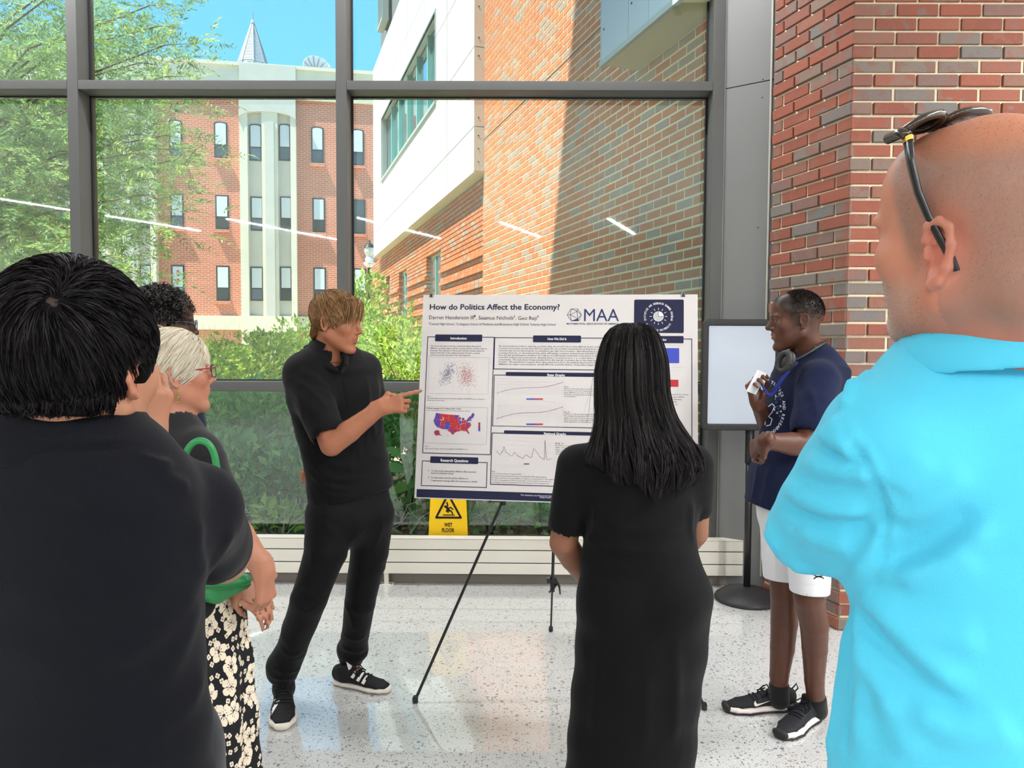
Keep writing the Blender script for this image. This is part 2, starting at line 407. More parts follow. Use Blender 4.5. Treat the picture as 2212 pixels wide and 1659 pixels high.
lines += [(V(-8.2, 4.12, ZC), V(-5.2, 4.12, ZC)), (V(-4.6, 4.12, ZC), V(-1.6, 4.12, ZC)), (V(-1.2, 4.12, ZC), V(1.2, 4.12, ZC))]  # invented cove lamps, out of view, brightening floor, frames and shoulders
for i, (a, b) in enumerate(lines):
    if a[1] > b[1]: a, b = b, a
    c = (a+b)/2; L = np.linalg.norm(b-a); d = (b-a)/L; sd = V(d[1], -d[0], 0)
    t = thing('linear_lamp', 'slim white linear ceiling lamp '+names[i], 'lamp', tuple(c), 'linear ceiling lamps')
    F = lambda p, q, z: tuple(c+d*p+sd*q+V(0, 0, z))
    B().fbox(F, -L/2, L/2, -.05, .05, .012, .07).obj('housing', lamp_h, t)
    for p in (-L*.4, L*.4): B().tube([F(p, 0, .07), F(p, 0, CEIL-c[2]-.004)], .003, 5).obj('cable', lamp_h, t)
    la = bpy.data.lights.new('lamp_light', 'AREA'); la.shape = 'RECTANGLE'; la.size = L; la.size_y = .06; la.energy = (LAMP_W if i < NW else COVE_FILL_W)*max(.5, L/2.6); la.color = (.97, .985, 1.0)
    lo = bpy.data.objects.new('lamp_light', la); COL.objects.link(lo); lo.parent = t
    lo.matrix_local = Matrix(((d[0], -d[1], 0, 0), (d[1], d[0], 0, 0), (0, 0, 1, .005), (0, 0, 0, 1)))
# ================================================================ OUTDOORS
def grass_mat():
    return mat('ground_soil', srgb(186, 172, 140), .95, .1, var=.35, vscale=6, bump=.5, bscale=40)
gr = B(); nx, ny = 40, 60
gv = []; gf = []
def gz(x, y): return 0.0 if y < 6.4 else min(1.0, (y-6.4)*.075)
for j in range(ny+1):
    for i in range(nx+1):
        y = W+.31+(60-W)*(j/ny)**1.6; x = -30+50*i/nx
        gv.append((x, y, gz(x, y)+.04*noise.noise((x*.8, y*.8, 0))*(y > 6)-.02))
for j in range(ny):
    for i in range(nx): a = j*(nx+1)+i; gf.append([a, a+1, a+nx+2, a+nx+1])
put('ground', mesh_np('ground', gv, gf), grass_mat(), kind='structure', label='sloping garden ground outside the windows')
# ---------------------------------------------------------------- near wing
Q0 = V(1.314, 4.9, 0); WA = nrm(V(-.3385, 1, 0)); WN = V(-WA[1], WA[0], 0)
if WN[0] > 0: WN = -WN
def WF(t, wd, z): return Q0+WA*t+WN*wd+V(0, 0, z)
def WP(px, py, wd=0.):
    p = hitplane(px, py, Q0+WN*wd, WN); return float(np.dot(p-Q0, WA)), float(p[2])
wing = thing('brick_wing', 'orange brick wing with white upper panels standing outside the glass', 'building', tuple(Q0+WA*6))
wb = brick_mat('wing_brick', ((0., srgb(224, 130, 80)), (.3, srgb(230, 142, 90)), (.55, srgb(218, 124, 80)), (.70, srgb(212, 142, 104)), (.80, srgb(176, 162, 150)), (.9, srgb(192, 172, 156)), (1., srgb(232, 148, 96))), patch=.45, bscale=60)
wmort = mat('wing_mortar', srgb(246, 230, 192), .95, .1, var=.06)
T0, T1 = -.1, WP(1043, 500)[0]
TEND = WP(812, 600, -.12)[0]
ZTOP = 9.5
B().fbox(WF, T0, T1, -.5, -.004, -.2, ZTOP).obj('wall', wmort, wing)
WCO, WL = .0716, .2206
bobj = []; stuffb = B()
def wbrick(bb, t, z, L, wd=0., H=WCO-.017, D=.05):
    bb.fbox(WF, t, t+L, wd-D, wd, z, z+H)
wmesh = {}
angW = math.atan2(WA[1], WA[0])
def wing_brick_obj(t, z, L):
    k = round(L, 3)
    if k not in wmesh: wmesh[k] = brick_mesh(L, WCO-.017, .05); wmesh[k].materials.append(wb)
    # local x runs towards the viewer (-WA) so that local +y points into the wall
    p = WF(t+L, 0., z); put('brick', wmesh[k], None, wing, loc=p, rot=(0, 0, angW+math.pi))
jt, jz0 = 0, 0
zjoint = WP(1046.8, 299.8)[1]
cnt = 0; cand = []
for r in range(int(ZTOP/WCO)):
    z = r*WCO; t = T0+(0 if r % 2 else -WL/2)
    while t < T1:
        a, b = max(t, T0), min(t+WL-.017, T1)
        if b-a > .03 and z > -.05: cand.append((a, z, b-a))
        t += WL
def vis(c):
    p = WF(c[0]+c[2]/2, 0, c[1]); d = p-CAM; dep = np.dot(d, CF); x = 1106+FPX*np.dot(d, CR)/dep; y = 829.5-FPX*np.dot(d, CU)/dep
    return dep if (x < 1545 and 0 < y < 640 and not (170 < y < 212)) else 99
cand.sort(key=vis)
for i, c in enumerate(cand):
    if i < 290: wing_brick_obj(*c)
    else:
        if abs(c[1]-zjoint) < WCO*.6: c = (c[0], c[1], c[2])
        wbrick(stuffb, *c)
stuffb.obj('brick_field', wb, wing, kind='stuff')
B().fbox(WF, T0, T1, -.005, .003, zjoint-.012, zjoint+.004).obj('expansion_joint', mat('joint_dark', srgb(120, 84, 60), .9), wing)
# lower recessed wall with corbelled courses, beyond T1
lowb = B(); ZS = WP(1024, 372, .14)[1]
B().fbox(WF, T1, TEND, -.6, -.13, -.2, ZS).obj('wall', wmort, wing)
w1 = [WP(928, 548, -.08), WP(957, 545, -.08)]
wins = [(WP(957, 600, -.08)[0], WP(926, 600, -.08)[0], w1[1][1]), (WP(884, 600, -.08)[0], WP(866, 600, -.08)[0], WP(884, 585, -.08)[1]), (WP(846, 600, -.08)[0], WP(838, 600, -.08)[0], WP(846, 600, -.08)[1])]
for r in range(int(ZS/WCO)):
    z = r*WCO
    wd = 0. if (r % 3 == 0 and z < WP(1040, 520)[1]) else -.035
    t = T1+(0 if r % 2 else -WL/2)
    while t < TEND:
        a, b = max(t, T1), min(t+WL-.013, TEND)
        for w0, w1_, zt in wins:
            if z < zt+.02:
                if a < w1_ and b > w0:
                    if a < w0: b = w0
                    elif b > w1_: a = w1_
                    else: b = a
        if b-a > .03: wbrick(lowb, a, z, b-a, wd, D=.10)
        t += WL
lowb.obj('brick_field', wb, wing, kind='stuff')
teal = mat('teal_frame', srgb(120, 190, 184), .5); pane_sky = mat('pane_reflecting', srgb(150, 186, 196), .05, .8, metal=.85)
dkw = mat('dark_window_frame', srgb(62, 64, 66), .5)
for w0, w1_, zt in wins:
    fr = B().fbox(WF, w0, w1_, -.15, -.11, .3, zt); fo = fr.obj('window', teal, wing)
    B().fbox(WF, w0+.03, w1_-.03, -.115, -.10, .34, zt-.04).obj('pane', pane_sky, fo)
    B().fbox(WF, (w0+w1_)/2-.02, (w0+w1_)/2+.02, -.12, -.08, .3, zt).obj('glazing_bar', teal, fo)
# white cantilevered volume
wp_m = mat('white_panel', srgb(208, 212, 209), .55, .3, var=.02, vscale=1)
soff_m = mat('soffit', srgb(214, 208, 176), .7)
WO = .14; TS = WP(1024, 372, WO)[0]; TE2 = WP(807, 560, WO)[0]
B().fbox(WF, TS+.01, TE2, -.5, WO-.21, ZS+.03, ZTOP+2).obj('box_core', mat('panel_gap', srgb(110, 114, 114), .8), wing)
B().fbox(WF, TS, TE2, -.09, WO-.01, ZS, ZS+.03).obj('soffit', soff_m, wing)
B().fbox(WF, TS-.004, TE2, WO-.03, WO+.012, ZS-.004, ZS+.02).obj('drip_edge', wp_m, wing)
# window strip in the white volume
s0, z_a = WP(941, 218, WO); s1, z_b = WP(825, 388, WO); z_t = WP(940, 26, WO)[1]; z_s = (z_a+z_b)/2
zup0 = WP(824, 45, WO)[1]
# panels: rows between horizontal joints
zj1 = WP(1024, 273, WO)[1]; zj2 = WP(1024, 101, WO)[1]; zrow = zj2-zj1
rows_ = [ZS+.02, zj1, zj2, zj2+zrow, zj2+2*zrow, zj2+3*zrow]
cols_ = [TS, WP(965, 400, WO)[0], WP(918, 400, WO)[0], WP(880, 400, WO)[0], WP(850, 420, WO)[0], WP(828, 420, WO)[0], TE2]
for i in range(len(cols_)-1):
    for j in range(len(rows_)-1):
        a0, a1, b0, b1 = cols_[i]+.010, cols_[i+1]-.010, rows_[j]+.008, rows_[j+1]-.008
        parts = [(a0, a1, b0, b1)]
        for (h0, h1, g0, g1) in ((s0, s1, z_s, z_t), (s1-.25, s1+.5, zup0, zup0+1.6)):
            out = []
            for (p0, p1, q0, q1) in parts:
                if p1 <= h0 or p0 >= h1 or q1 <= g0 or q0 >= g1: out.append((p0, p1, q0, q1)); continue
                if q0 < g0: out.append((p0, p1, q0, g0))
                if q1 > g1: out.append((p0, p1, g1, q1))
                m0, m1 = max(q0, g0), min(q1, g1)
                if p0 < h0: out.append((p0, h0, m0, m1))
                if p1 > h1: out.append((h1, p1, m0, m1))
            parts = out
        for p0, p1, q0, q1 in parts:
            if p1-p0 > .02 and q1-q0 > .02: B().fbox(WF, p0, p1, WO-.03, WO, q0, q1).obj('cladding_panel', wp_m, wing)
# near end panels
ep = mat('end_panel', srgb(205, 205, 200), .5)
for j in range(len(rows_)-1):
    po = B().fbox(WF, TS-.006, TS, -.02, WO, rows_[j]+.005, rows_[j+1]-.005).obj('end_panel', ep, wing)
    for zz in (rows_[j]+.12, (rows_[j]+rows_[j+1])/2, rows_[j+1]-.12):
        B().lathe([(.012, 0), (.012, .004)], WF(TS-.006, WO-.06, zz), 6, ax=(WN, V(0, 0, 1), -WA)).obj('rivet', gask_m, po)
for (g0, g1, h0, h1, nb) in ((s0, s1, z_s, z_t, 6), (s1-.25, s1+.5, zup0, zup0+1.6, 1)):
    fo = B().fbox(WF, g0, g1, WO-.2, WO-.14, h0, h1).obj('strip_window', dkw, wing)
    st = B().fbox(WF, g0-.03, g1+.03, WO-.13, WO+.03, h0-.06, h0); st.obj('sill', mat('sill_alu', srgb(170, 178, 176), .4), fo)
    for q in ((g0-.03, g0, h0, h1), (g1, g1+.03, h0, h1), (g0-.03, g1+.03, h1, h1+.03)): B().fbox(WF, q[0], q[1], WO-.13, WO+.015, q[2], q[3]).obj('jamb', mat('sill_alu'), fo)
    for k in range(nb):
        a = g0+(g1-g0)*k/nb; b = g0+(g1-g0)*(k+1)/nb
        B().fbox(WF, a+.03, b-.03, WO-.142, WO-.135, h0+.03, h1-.03).obj('pane', pane_sky, fo)
        if k: B().fbox(WF, a-.03, a+.03, WO-.14, WO-.07, h0, h1).obj('glazing_bar', teal, fo)
# hanging bay, top right
HB = .33; tb0, zb = WP(1298, 140, HB); tbE = -.1
bl_m = mat('bay_panel', srgb(186, 198, 208), .35, .5)
B().fbox(WF, tbE, tb0, -.01, HB-.02, zb+.02, ZTOP).obj('bay_core', mat('panel_gap'), wing)
B().fbox(WF, tbE, tb0, 0.005, HB, zb, zb+.03).obj('bay_soffit', soff_m, wing)
B().fbox(WF, tbE, tb0+.01, HB-.02, HB+.012, zb-.02, zb+.02).obj('bay_edge', mat('sill_alu'), wing)
tj = [tb0]+[WP(x, 60, HB)[0] for x in (1357, 1400, 1449, 1500)]+[tbE]
for a, b in zip(tj[:-1], tj[1:]):
    pp = B().fbox(WF, b+.005, a-.005, HB-.02, HB, zb+.02, ZTOP).obj('bay_panel', bl_m, wing)
    for zz in (zb+.25, zb+.6, zb+1.0):
        for tt in (a-.05,): B().lathe([(.009, 0), (.009, .004)], WF(tt, HB, zz), 6, ax=(WA, V(0, 0, 1), WN)).obj('rivet', gask_m, pp)
B().fbox(WF, tb0, tb0+.012, -.01, HB, zb, ZTOP).obj('bay_end', bl_m, wing)
# roofs keep the sky out of the hollow
# ---------------------------------------------------------------- far brick building
FY = 38.; fa = math.radians(10.7); FD = V(math.cos(fa), math.sin(fa), 0); FN = V(FD[1], -FD[0], 0); FO = at(600, 754, FY); FO[2] = 0
def FF(s, wd, z): return FO+FD*s+FN*wd+V(0, 0, z)
def FP(px, py, wd=0.):
    p = hitplane(px, py, FO+FN*wd, FN); return float(np.dot(p-FO, FD)), float(p[2])
far = thing('brick_hall', 'four-storey red brick building with pale stone piers behind the garden', 'building', tuple(FO))
def facade_mat():
    m = bpy.data.materials.new('hall_brick'); g = N(m); c = g.coord('Object')
    mp = g.n('ShaderNodeMapping'); g.l(c, mp.inputs[0]); mp.inputs['Rotation'].default_value = (math.pi/2, 0, 0)
    sp = g.n('ShaderNodeSeparateXYZ'); g.l(c, sp.inputs[0]); cb = g.n('ShaderNodeCombineXYZ'); g.l(sp.outputs[0], cb.inputs[0]); g.l(sp.outputs[2], cb.inputs[1])
    bt = g.n('ShaderNodeTexBrick'); g.l(cb.outputs[0], bt.inputs['Vector'])
    bt.inputs['Color1'].default_value = srgb(190, 112, 88); bt.inputs['Color2'].default_value = srgb(206, 124, 98); bt.inputs['Mortar'].default_value = srgb(222, 180, 158)
    bt.inputs['Scale'].default_value = 1.; bt.inputs['Brick Width'].default_value = .3; bt.inputs['Row Height'].default_value = .1; bt.inputs['Mortar Size'].default_value = .016
    cc = g.mix(g.math('MULTIPLY', g.noise(c, 1.2, 4), .4), bt.outputs[0], srgb(178, 100, 78))
    g.end(g.bsdf(cc, .9, .15, 0., bt.outputs['Fac'], .3, .01)); MATS['hall_brick'] = m; return m
fbm = facade_mat()
stone = mat('pale_stone', srgb(216, 210, 190), .9, .15, var=.12, vscale=1.2, bump=.15, bscale=8)
stone2 = mat('grey_stone', srgb(196, 194, 184), .9, .15, var=.1, vscale=1.5, bump=.3, bscale=12)
sL = FP(-900, 600)[0]; sR = FP(900, 600)[0]
zpar1 = FP(560, 143)[1]; zpar0 = FP(560, 212)[1]; zb1 = FP(560, 683)[1]; zb0 = FP(560, 713)[1]
B().fbox(FF, sL, sR, -8, 0, -1, zpar0).obj('wall', fbm, far)
B().fbox(FF, sL, sR, -8.02, .15, zpar0, zpar1).obj('parapet', stone, far)
B().fbox(FF, sL, sR, -.5, .28, zpar1-.12, zpar1+.05).obj('coping', stone, far)
B().fbox(FF, sL, sR, -.05, .22, zb0, zb1).obj('string_course', stone, far)
fd_m = mat('hall_frame', srgb(58, 58, 60), .5)
blind = mat('hall_blind', srgb(206, 214, 216), .25, .5, var=.04); lowp = mat('hall_lower_glass', srgb(96, 112, 124), .08, .8); darkp = mat('hall_dark_glass', srgb(64, 76, 78), .08, .8)
def far_window(x0, x1, y0, y1, arch, wd, low, sill=True, up=None):
    (s0_, zt) = FP(x0, y0, wd); (s1_, zb_) = FP(x1, y1, wd); s1_ = FP(x1, y0, wd)[0]
    f = lambda s, d, z: FF(s, wd+d, z)
    wdt = s1_-s0_; zm = zb_+(zt-zb_)*.36
    rise = wdt*.16 if arch else 0
    def outline(a, b, c, d, rs):
        if not rs: return [(a, c), (b, c), (b, d), (a, d)]
        return [(a, c), (b, c), (b, d-rs)]+[((a+b)/2+(b-a)/2*math.cos(t), d-rs+rs*math.sin(t)) for t in (.5, 1., 1.57, 2.14, 2.64)]+[(a, d-rs)]
    F2 = lambda a, b, c: f(a, c, b)
    fo = B().prism(outline(s0_, s1_, zb_, zt, rise), F2, -.2, .03).obj('window', fd_m, far)
    e_ = wdt*.11
    B().prism(outline(s0_+e_, s1_-e_, zm+e_*.5, zt-e_, rise*.8), F2, .02, .045).obj('pane', up or blind, fo)
    B().prism(outline(s0_+e_, s1_-e_, zb_+e_, zm-e_*.5, 0), F2, .02, .045).obj('pane', low, fo)
    if sill: B().fbox(f, s0_-.06, s1_+.06, 0, .22, zb_-.16, zb_-.02).obj('sill', fbm if wd == 0 else stone, fo)
    return fo
rows3 = [((262, 343), 1), ((421, 496.5), 0), ((574, 650), 0)]
def yo(x): return (x-479)*.058*0
cols3 = [(365, 393, 0, -4), (462, 491, 0, 0), (672, 699, 0, 11), (759, 786, 0, 16), (120, 146, 0, -20), (40, 64, 0, -26)]
for x0, x1, wd, dy in cols3:
    sc_ = [1, .6, .35]
    for (y, ar), k, dx in zip(rows3, sc_, (0, 3, 5)):
        far_window(x0+dx, x1+dx, y[0]+dy*k, y[1]+dy*k, ar, 0., [lowp, darkp, blind][(x0+int(y[0])) % 3], up=(darkp if x0 == 759 and ar == 0 and y[0] < 500 else None))
def pilaster(xa, xb, dy=0):
    sa, sb = FP(xa, 600, .35)[0], FP(xb, 600, .35)[0]; wd_ = sb-sa
    rel = lambda t: sa+wd_*t
    ribs = ((0, .14), (.39, .67), (.90, 1.))
    for a, b in ribs: B().fbox(FF, rel(a), rel(b), 0, .42, -.5, zpar0-.1).obj('stone_rib', stone, far)
    for a, b in ((.14, .39), (.67, .90)): B().fbox(FF, rel(a), rel(b), 0, .12, -.5, zpar0-.1).obj('stone_infill', stone2, far)
    B().fbox(FF, rel(.45), rel(.61), .3, .50, zb1, FP(560, 268+dy)[1]).obj('stone_fin', stone2, far)
    zt = FP(560, 246+dy)[1]; F2 = lambda a, b, c: FF(a, c, b)
    arch = [(rel(0), FP(560, 270+dy)[1])]+[(rel(.5-.5*math.cos(t)), FP(560, 262+dy)[1]+(zt-FP(560, 262+dy)[1])*math.sin(t)) for t in np.linspace(.1, math.pi-.1, 12)]+[(rel(1), FP(560, 270+dy)[1]), (rel(1), zpar0), (rel(0), zpar0)]
    B().prism(arch, F2, 0, .5).obj('stone_hood', stone2, far)
    B().fbox(FF, rel(0), rel(1), 0, .30, zpar0-.1, zpar1).obj('frieze_panel', stone2, far)
    for y0, y1, ar in ((267, 348, 1), (424.5, 499, 0), (576, 650, 0)):
        for (a, b) in ((.14, .37), (.67, .88)):
            xx0 = xa+(xb-xa)*a+(0 if ar else 3); xx1 = xa+(xb-xa)*b+(0 if ar else 3)
            far_window(xx0, xx1, y0+dy*(1 if ar else .5), y1+dy*(1 if ar else .5), ar, .13, [lowp, blind, darkp][(int(xx0)) % 3], False)
    B().fbox(FF, rel(0), rel(1), .1, .5, zb0-.1, zb1).obj('pier_base', stone, far)
    for a, b in ((.2, .42), (.62, .88)): B().fbox(FF, rel(a), rel(b), .3, .45, -.4, zb0-.15).obj('basement_pane', darkp, far)
pilaster(521, 642); pilaster(218, 339, -9)
# window ornaments
orn = [srgb(220, 60, 60), srgb(240, 190, 60), srgb(80, 150, 220), srgb(240, 240, 230)]
for k in range(7):
    s_, z_ = FP(385+rnd.uniform(-2, 2), 586+k*4.5, .06)
    put('window_sticker', B().lathe([(.05, 0), (.06, .01), (.02, .03)], FF(s_, .06, z_), 7, ax=(FD, V(0, 0, 1), FN)).mesh('sticker'), mat('sticker%d' % (k % 4), orn[k % 4]), far)
# spire and dish
sp = at(546, 143, 58); ap = at(546, 42, 58); rsp = (578-514)/2/FPX*58
slate = mat('spire_slate', srgb(176, 178, 182), .7, .3, var=.12, vscale=3)
spt = thing('church_spire', 'grey slate octagonal spire rising behind the roof line', 'spire', (sp[0], sp[1], .2))
Hs = ap[2]-sp[2]
for k in range(8):
    a0, a1 = 2*math.pi*(k+.5)/8, 2*math.pi*(k+1.5)/8; bb = B(); nrow = 26
    for j in range(nrow):
        h0, h1 = j/nrow, (j+1)/nrow; r0 = rsp*(1-h0*.985)+.02; r1 = rsp*(1-h1*.985)+.0
        q = lambda r, a, h: (sp[0]+r*math.cos(a), sp[1]+r*math.sin(a), sp[2]-2*(h == 0)+Hs*h)
        bb.quad(q(r0, a0, h0), q(r0, a1, h0), q(r1, a1, h1), q(r1, a0, h1))
    bb.obj('slate_face', slate, spt)
    B().tube([(sp[0]+rsp*math.cos(a0), sp[1]+rsp*math.sin(a0), sp[2]), (ap[0], ap[1], ap[2])], .06, 5).obj('hip_ridge', mat('lead', srgb(150, 152, 156), .5), spt)
B().lathe([(.12, -.4), (.2, -.3), (.06, 0), (.03, .6)], ap, 8).obj('finial', mat('lead'), spt)
B().lathe([(rsp*1.02, -sp[2]+.2), (rsp*1.02, -2), (rsp, 0)], sp, 8).obj('tower', stone2, spt)
dc = at(683, 157, 44); dt = thing('roof_dish', 'pale ribbed round dish standing on the roof edge', 'dish', tuple(dc-V(0, 0, 1)))
rd = (713-650)/2/FPX*44
dax = nrm(V(.5, -.75, .25)); da = nrm(np.cross(V(0, 0, 1), dax)); db = np.cross(dax, da)
B().lathe([(0.02, .0), (rd*.4, .04*rd), (rd*.75, .18*rd), (rd, .36*rd), (rd*1.02, .36*rd), (rd*.75, .12*rd), (rd*.4, -.02*rd), (.01, -.06*rd)], dc, 28, ax=(da, db, dax)).obj('reflector', mat('dish_grey', srgb(206, 208, 212), .6), dt, smooth=True)
for k in range(14):
    a = 2*math.pi*k/14; B().tube([dc+(da*math.cos(a)+db*math.sin(a))*rd*q+dax*(rd*.36*q*q+.03) for q in (.1, .4, .7, 1.)], .035, 4).obj('rib', mat('dish_rib', srgb(150, 154, 160), .6), dt)
B().tube([dc-V(0, 0, 2), dc], .15, 8).obj('mount', mat('lead'), dt)
# street lamp
lp = at(798, 600, 22.); lt = thing('street_lamp', 'black lantern street lamp beside the white wing corner', 'lamp post', (lp[0], lp[1], gz(0, 22)))
k_ = 22/FPX; blk = mat('black_metal', (.02, .022, .02, 1), .4)
zt = lambda py: at(798, py, 22.)[2]
B().lathe([(.12, gz(0, 22)), (.12, gz(0, 22)+.4), (.06, gz(0, 22)+.5), (.05, zt(590)), (.05, zt(578))], (lp[0], lp[1], 0), 12).obj('post', blk, lt)
B().lathe([(.10, zt(566)), (.13, zt(561)), (.1, zt(556)), (.06, zt(553))], (lp[0], lp[1], 0), 16).obj('collar', mat('lamp_white', srgb(235, 238, 235), .4), lt)
B().lathe([(.05, zt(578)), (.16, zt(572)), (.17, zt(568)), (.09, zt(565))], (lp[0], lp[1], 0), 16).obj('base_cap', mat('lamp_white'), lt)
B().lathe([(.09, zt(554)), (.15, zt(544)), (.15, zt(536))], (lp[0], lp[1], 0), 12).obj('globe', mat('lamp_glass', srgb(226, 232, 226), .2), lt)
B().lathe([(.17, zt(536)), (.13, zt(530)), (.05, zt(525)), (.03, zt(522)), (.035, zt(520)), (.01, zt(517))], (lp[0], lp[1], 0), 12).obj('roof', blk, lt)
# ================================================================ PLANTS
def leaf_mat(name, trans=.35):
    if name in MATS: return MATS[name]
    m = bpy.data.materials.new(name); g = N(m); c = g.n('ShaderNodeAttribute', attribute_name='Col').outputs['Color']
    b = g.bsdf(c, .5, .35); t = g.n('ShaderNodeBsdfTranslucent'); g.l(c, t.inputs[0])
    mx = g.n('ShaderNodeMixShader'); mx.inputs[0].default_value = trans; g.l(b.outputs[0], mx.inputs[1]); g.l(t.outputs[0], mx.inputs[2]); g.end(mx); MATS[name] = m; return m
leafm = leaf_mat('leaf')
bark = mat('bark', srgb(112, 96, 84), .9, .1, var=.2, vscale=20); twig_m = mat('twig_pale', srgb(196, 180, 160), .8)
def leaves(C, D, L, Wd, fold=.25, upb=.6, flat=False):
    """C bases, D directions, L lengths, Wd width ratio -> verts, quads (two folded halves), 6 verts per leaf"""
    n = len(C); up = unit(NR.normal(size=(n, 3))*.7+np.array([0, 0, upb])); s = unit(np.cross(D, up)); up = unit(np.cross(s, D))
    L = np.asarray(L).reshape(-1, 1)*np.ones((n, 1)); w_ = L*Wd
    m = C+D*L*.45; t = C+D*L-up*L*.12
    v = np.stack([C, m+s*w_*.5+up*w_*fold, t, m-s*w_*.5+up*w_*fold, m], 1).reshape(-1, 3)
    if flat: return np.delete(v.reshape(n, 5, 3), 4, 1).reshape(-1, 3), np.concatenate([np.arange(n)[:, None]*4+np.array([[0, 3, 1]]), np.arange(n)[:, None]*4+np.array([[1, 3, 2]])])
    i = np.arange(n)[:, None]*5
    return v, np.concatenate([i+np.array([[0, 4, 1]]), i+np.array([[1, 4, 2]]), i+np.array([[0, 3, 4]]), i+np.array([[3, 2, 4]])])
def pal(n, cols, rep=5, jit=.12):
    c = np.array([q[:3] for q in cols]); k = NR.random(n)*(len(c)-1); i = np.clip(k.astype(int), 0, len(c)-2); f = (k-i)[:, None]
    o = (c[i]*(1-f)+c[i+1]*f)*(1+NR.normal(size=(n, 1))*jit); return np.repeat(np.clip(o, .003, 1), rep, 0)
G_SUN = [srgb(104, 146, 56), srgb(156, 192, 84), srgb(196, 218, 112)]; G_SHD_LIFT = [srgb(112, 172, 104), srgb(148, 208, 124), srgb(188, 228, 136)]  # greens of the shaded bushes lightened in place of sky fill
G_TREE = [srgb(112, 150, 104), srgb(142, 180, 112), srgb(184, 208, 120)]; G_DK = [srgb(88, 146, 92), srgb(124, 182, 112), srgb(160, 206, 124)]
def shrub(px, ptop, Y, rx, ry, n, Ls, cols, label, cat='shrub', wr_=.5, name='leafy_shrub', group='garden shrubs', stems=7):
    top = at(px, ptop, Y); g0 = gz(0, Y); H = top[2]-g0; c = V(top[0], Y, g0)
    t = thing(name, label, cat, tuple(c), group)
    # leaf clusters over a lumpy dome
    nb = 14; lob = NR.normal(size=(nb, 3)); lob = unit(lob); lob[:, 2] = np.abs(lob[:, 2])
    lc = lob*np.array([rx*.62, ry*.62, H*.55])+np.array([0, 0, H*.42]); k = NR.integers(0, nb, n)
    d = unit(NR.normal(size=(n, 3))); r = NR.random((n, 1))**.22
    P = lc[k]+d*r*np.array([rx*.42, ry*.42, H*.34]); P = P[P[:, 2] > .02]; P = P[P[:, 2] < H]; n = len(P)
    out = unit(P-np.array([0, 0, H*.3])+NR.normal(size=(n, 3))*.35*H); out[:, 2] -= .1
    v, tr = leaves(c+P, unit(out), Ls*(.6+.8*NR.random(n)), wr_)
    put('foliage', mesh_np('foliage', v, tris=tr, smooth=False, col=pal(n, cols)), leafm, t, kind='stuff')
    for j in range(stems):
        a = rnd.uniform(0, 6.28); q = V(math.cos(a)*rx*.6, math.sin(a)*ry*.6, H*rnd.uniform(.6, .95)); b0 = c+V(q[0]*.1, q[1]*.1, -.02)
        B().tube([b0, c+q*V(.45, .45, .55), c+q], [.012, .008, .003], 5).obj('stem', bark, t)
    return t
lab = ['bushy shrub behind the white-haired head', 'sunlit shrub left of the presenter shoulder', 'bright yellow-green shrub below the stone pier', 'tall bright shrub behind the presenter neck', 'sunny shrub right behind the presenter', 'tall pale green shrub under the street lamp', 'sunlit shrub against the corbelled brick', 'bright shrub just left of the poster edge', 'sunny shrub far left behind the navy polo', 'bright shrub at the left window edge']
for i, (px, pt, Y, rx, ry, n) in enumerate(((395, 745, 11, 1., .8, 1500), (470, 752, 10, .9, .8, 1700), (560, 722, 11, 1., .8, 2000), (640, 690, 12, 1., .9, 2200), (730, 705, 12, 1., .9, 2000), (806, 652, 13, 1., .9, 2400), (862, 690, 11, .8, .7, 1900), (905, 735, 9.4, .8, .7, 1900), (240, 730, 11, 1.3, 1., 1700), (60, 720, 11, 1.5, 1., 1700))):
    shrub(px, pt, Y, rx, ry, n, .085 if Y > 9.9 else .08, G_SUN, lab[i])
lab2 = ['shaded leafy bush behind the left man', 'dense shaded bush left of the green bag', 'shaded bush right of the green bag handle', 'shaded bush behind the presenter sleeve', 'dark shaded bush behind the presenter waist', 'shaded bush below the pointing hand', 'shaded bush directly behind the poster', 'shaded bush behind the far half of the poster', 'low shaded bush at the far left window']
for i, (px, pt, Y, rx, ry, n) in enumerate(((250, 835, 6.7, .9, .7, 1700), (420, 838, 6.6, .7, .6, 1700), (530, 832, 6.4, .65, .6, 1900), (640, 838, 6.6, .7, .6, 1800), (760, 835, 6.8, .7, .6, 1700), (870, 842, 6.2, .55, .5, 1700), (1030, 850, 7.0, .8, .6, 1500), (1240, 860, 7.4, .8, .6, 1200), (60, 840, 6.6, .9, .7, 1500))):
    shrub(px, pt, Y, rx, ry, n, .11, G_SHD_LIFT, lab2[i], wr_=.42, group='shaded bushes by the window')
lab3 = ['low dark plant near the glass left of the presenter hip', 'low dark plant near the glass beside the white-haired woman', 'small plant near the glass behind the presenter legs', 'sparse green plant on the gravel right of the yellow sign', 'sparse little plant on the gravel behind the easel leg', 'small plant on the gravel beside the black dress', 'low lit plant in front of the bare twigs']
for i, (px, pt, Y, rx, ry, n, cc) in enumerate(((620, 960, 5.7, .4, .35, 700, G_DK), (490, 940, 5.8, .45, .4, 900, G_DK), (760, 950, 5.7, .4, .35, 700, G_DK), (1060, 1085, 6.0, .35, .3, 260, G_SHD_LIFT), (1120, 1075, 6.6, .4, .3, 260, G_SHD_LIFT), (1175, 1095, 5.9, .28, .25, 200, G_SHD_LIFT), (600, 1085, 5.35, .22, .15, 160, G_SUN))):
    shrub(px, pt, Y, rx, ry, n, .085, cc, lab3[i], group='low plants by the glass', stems=4)
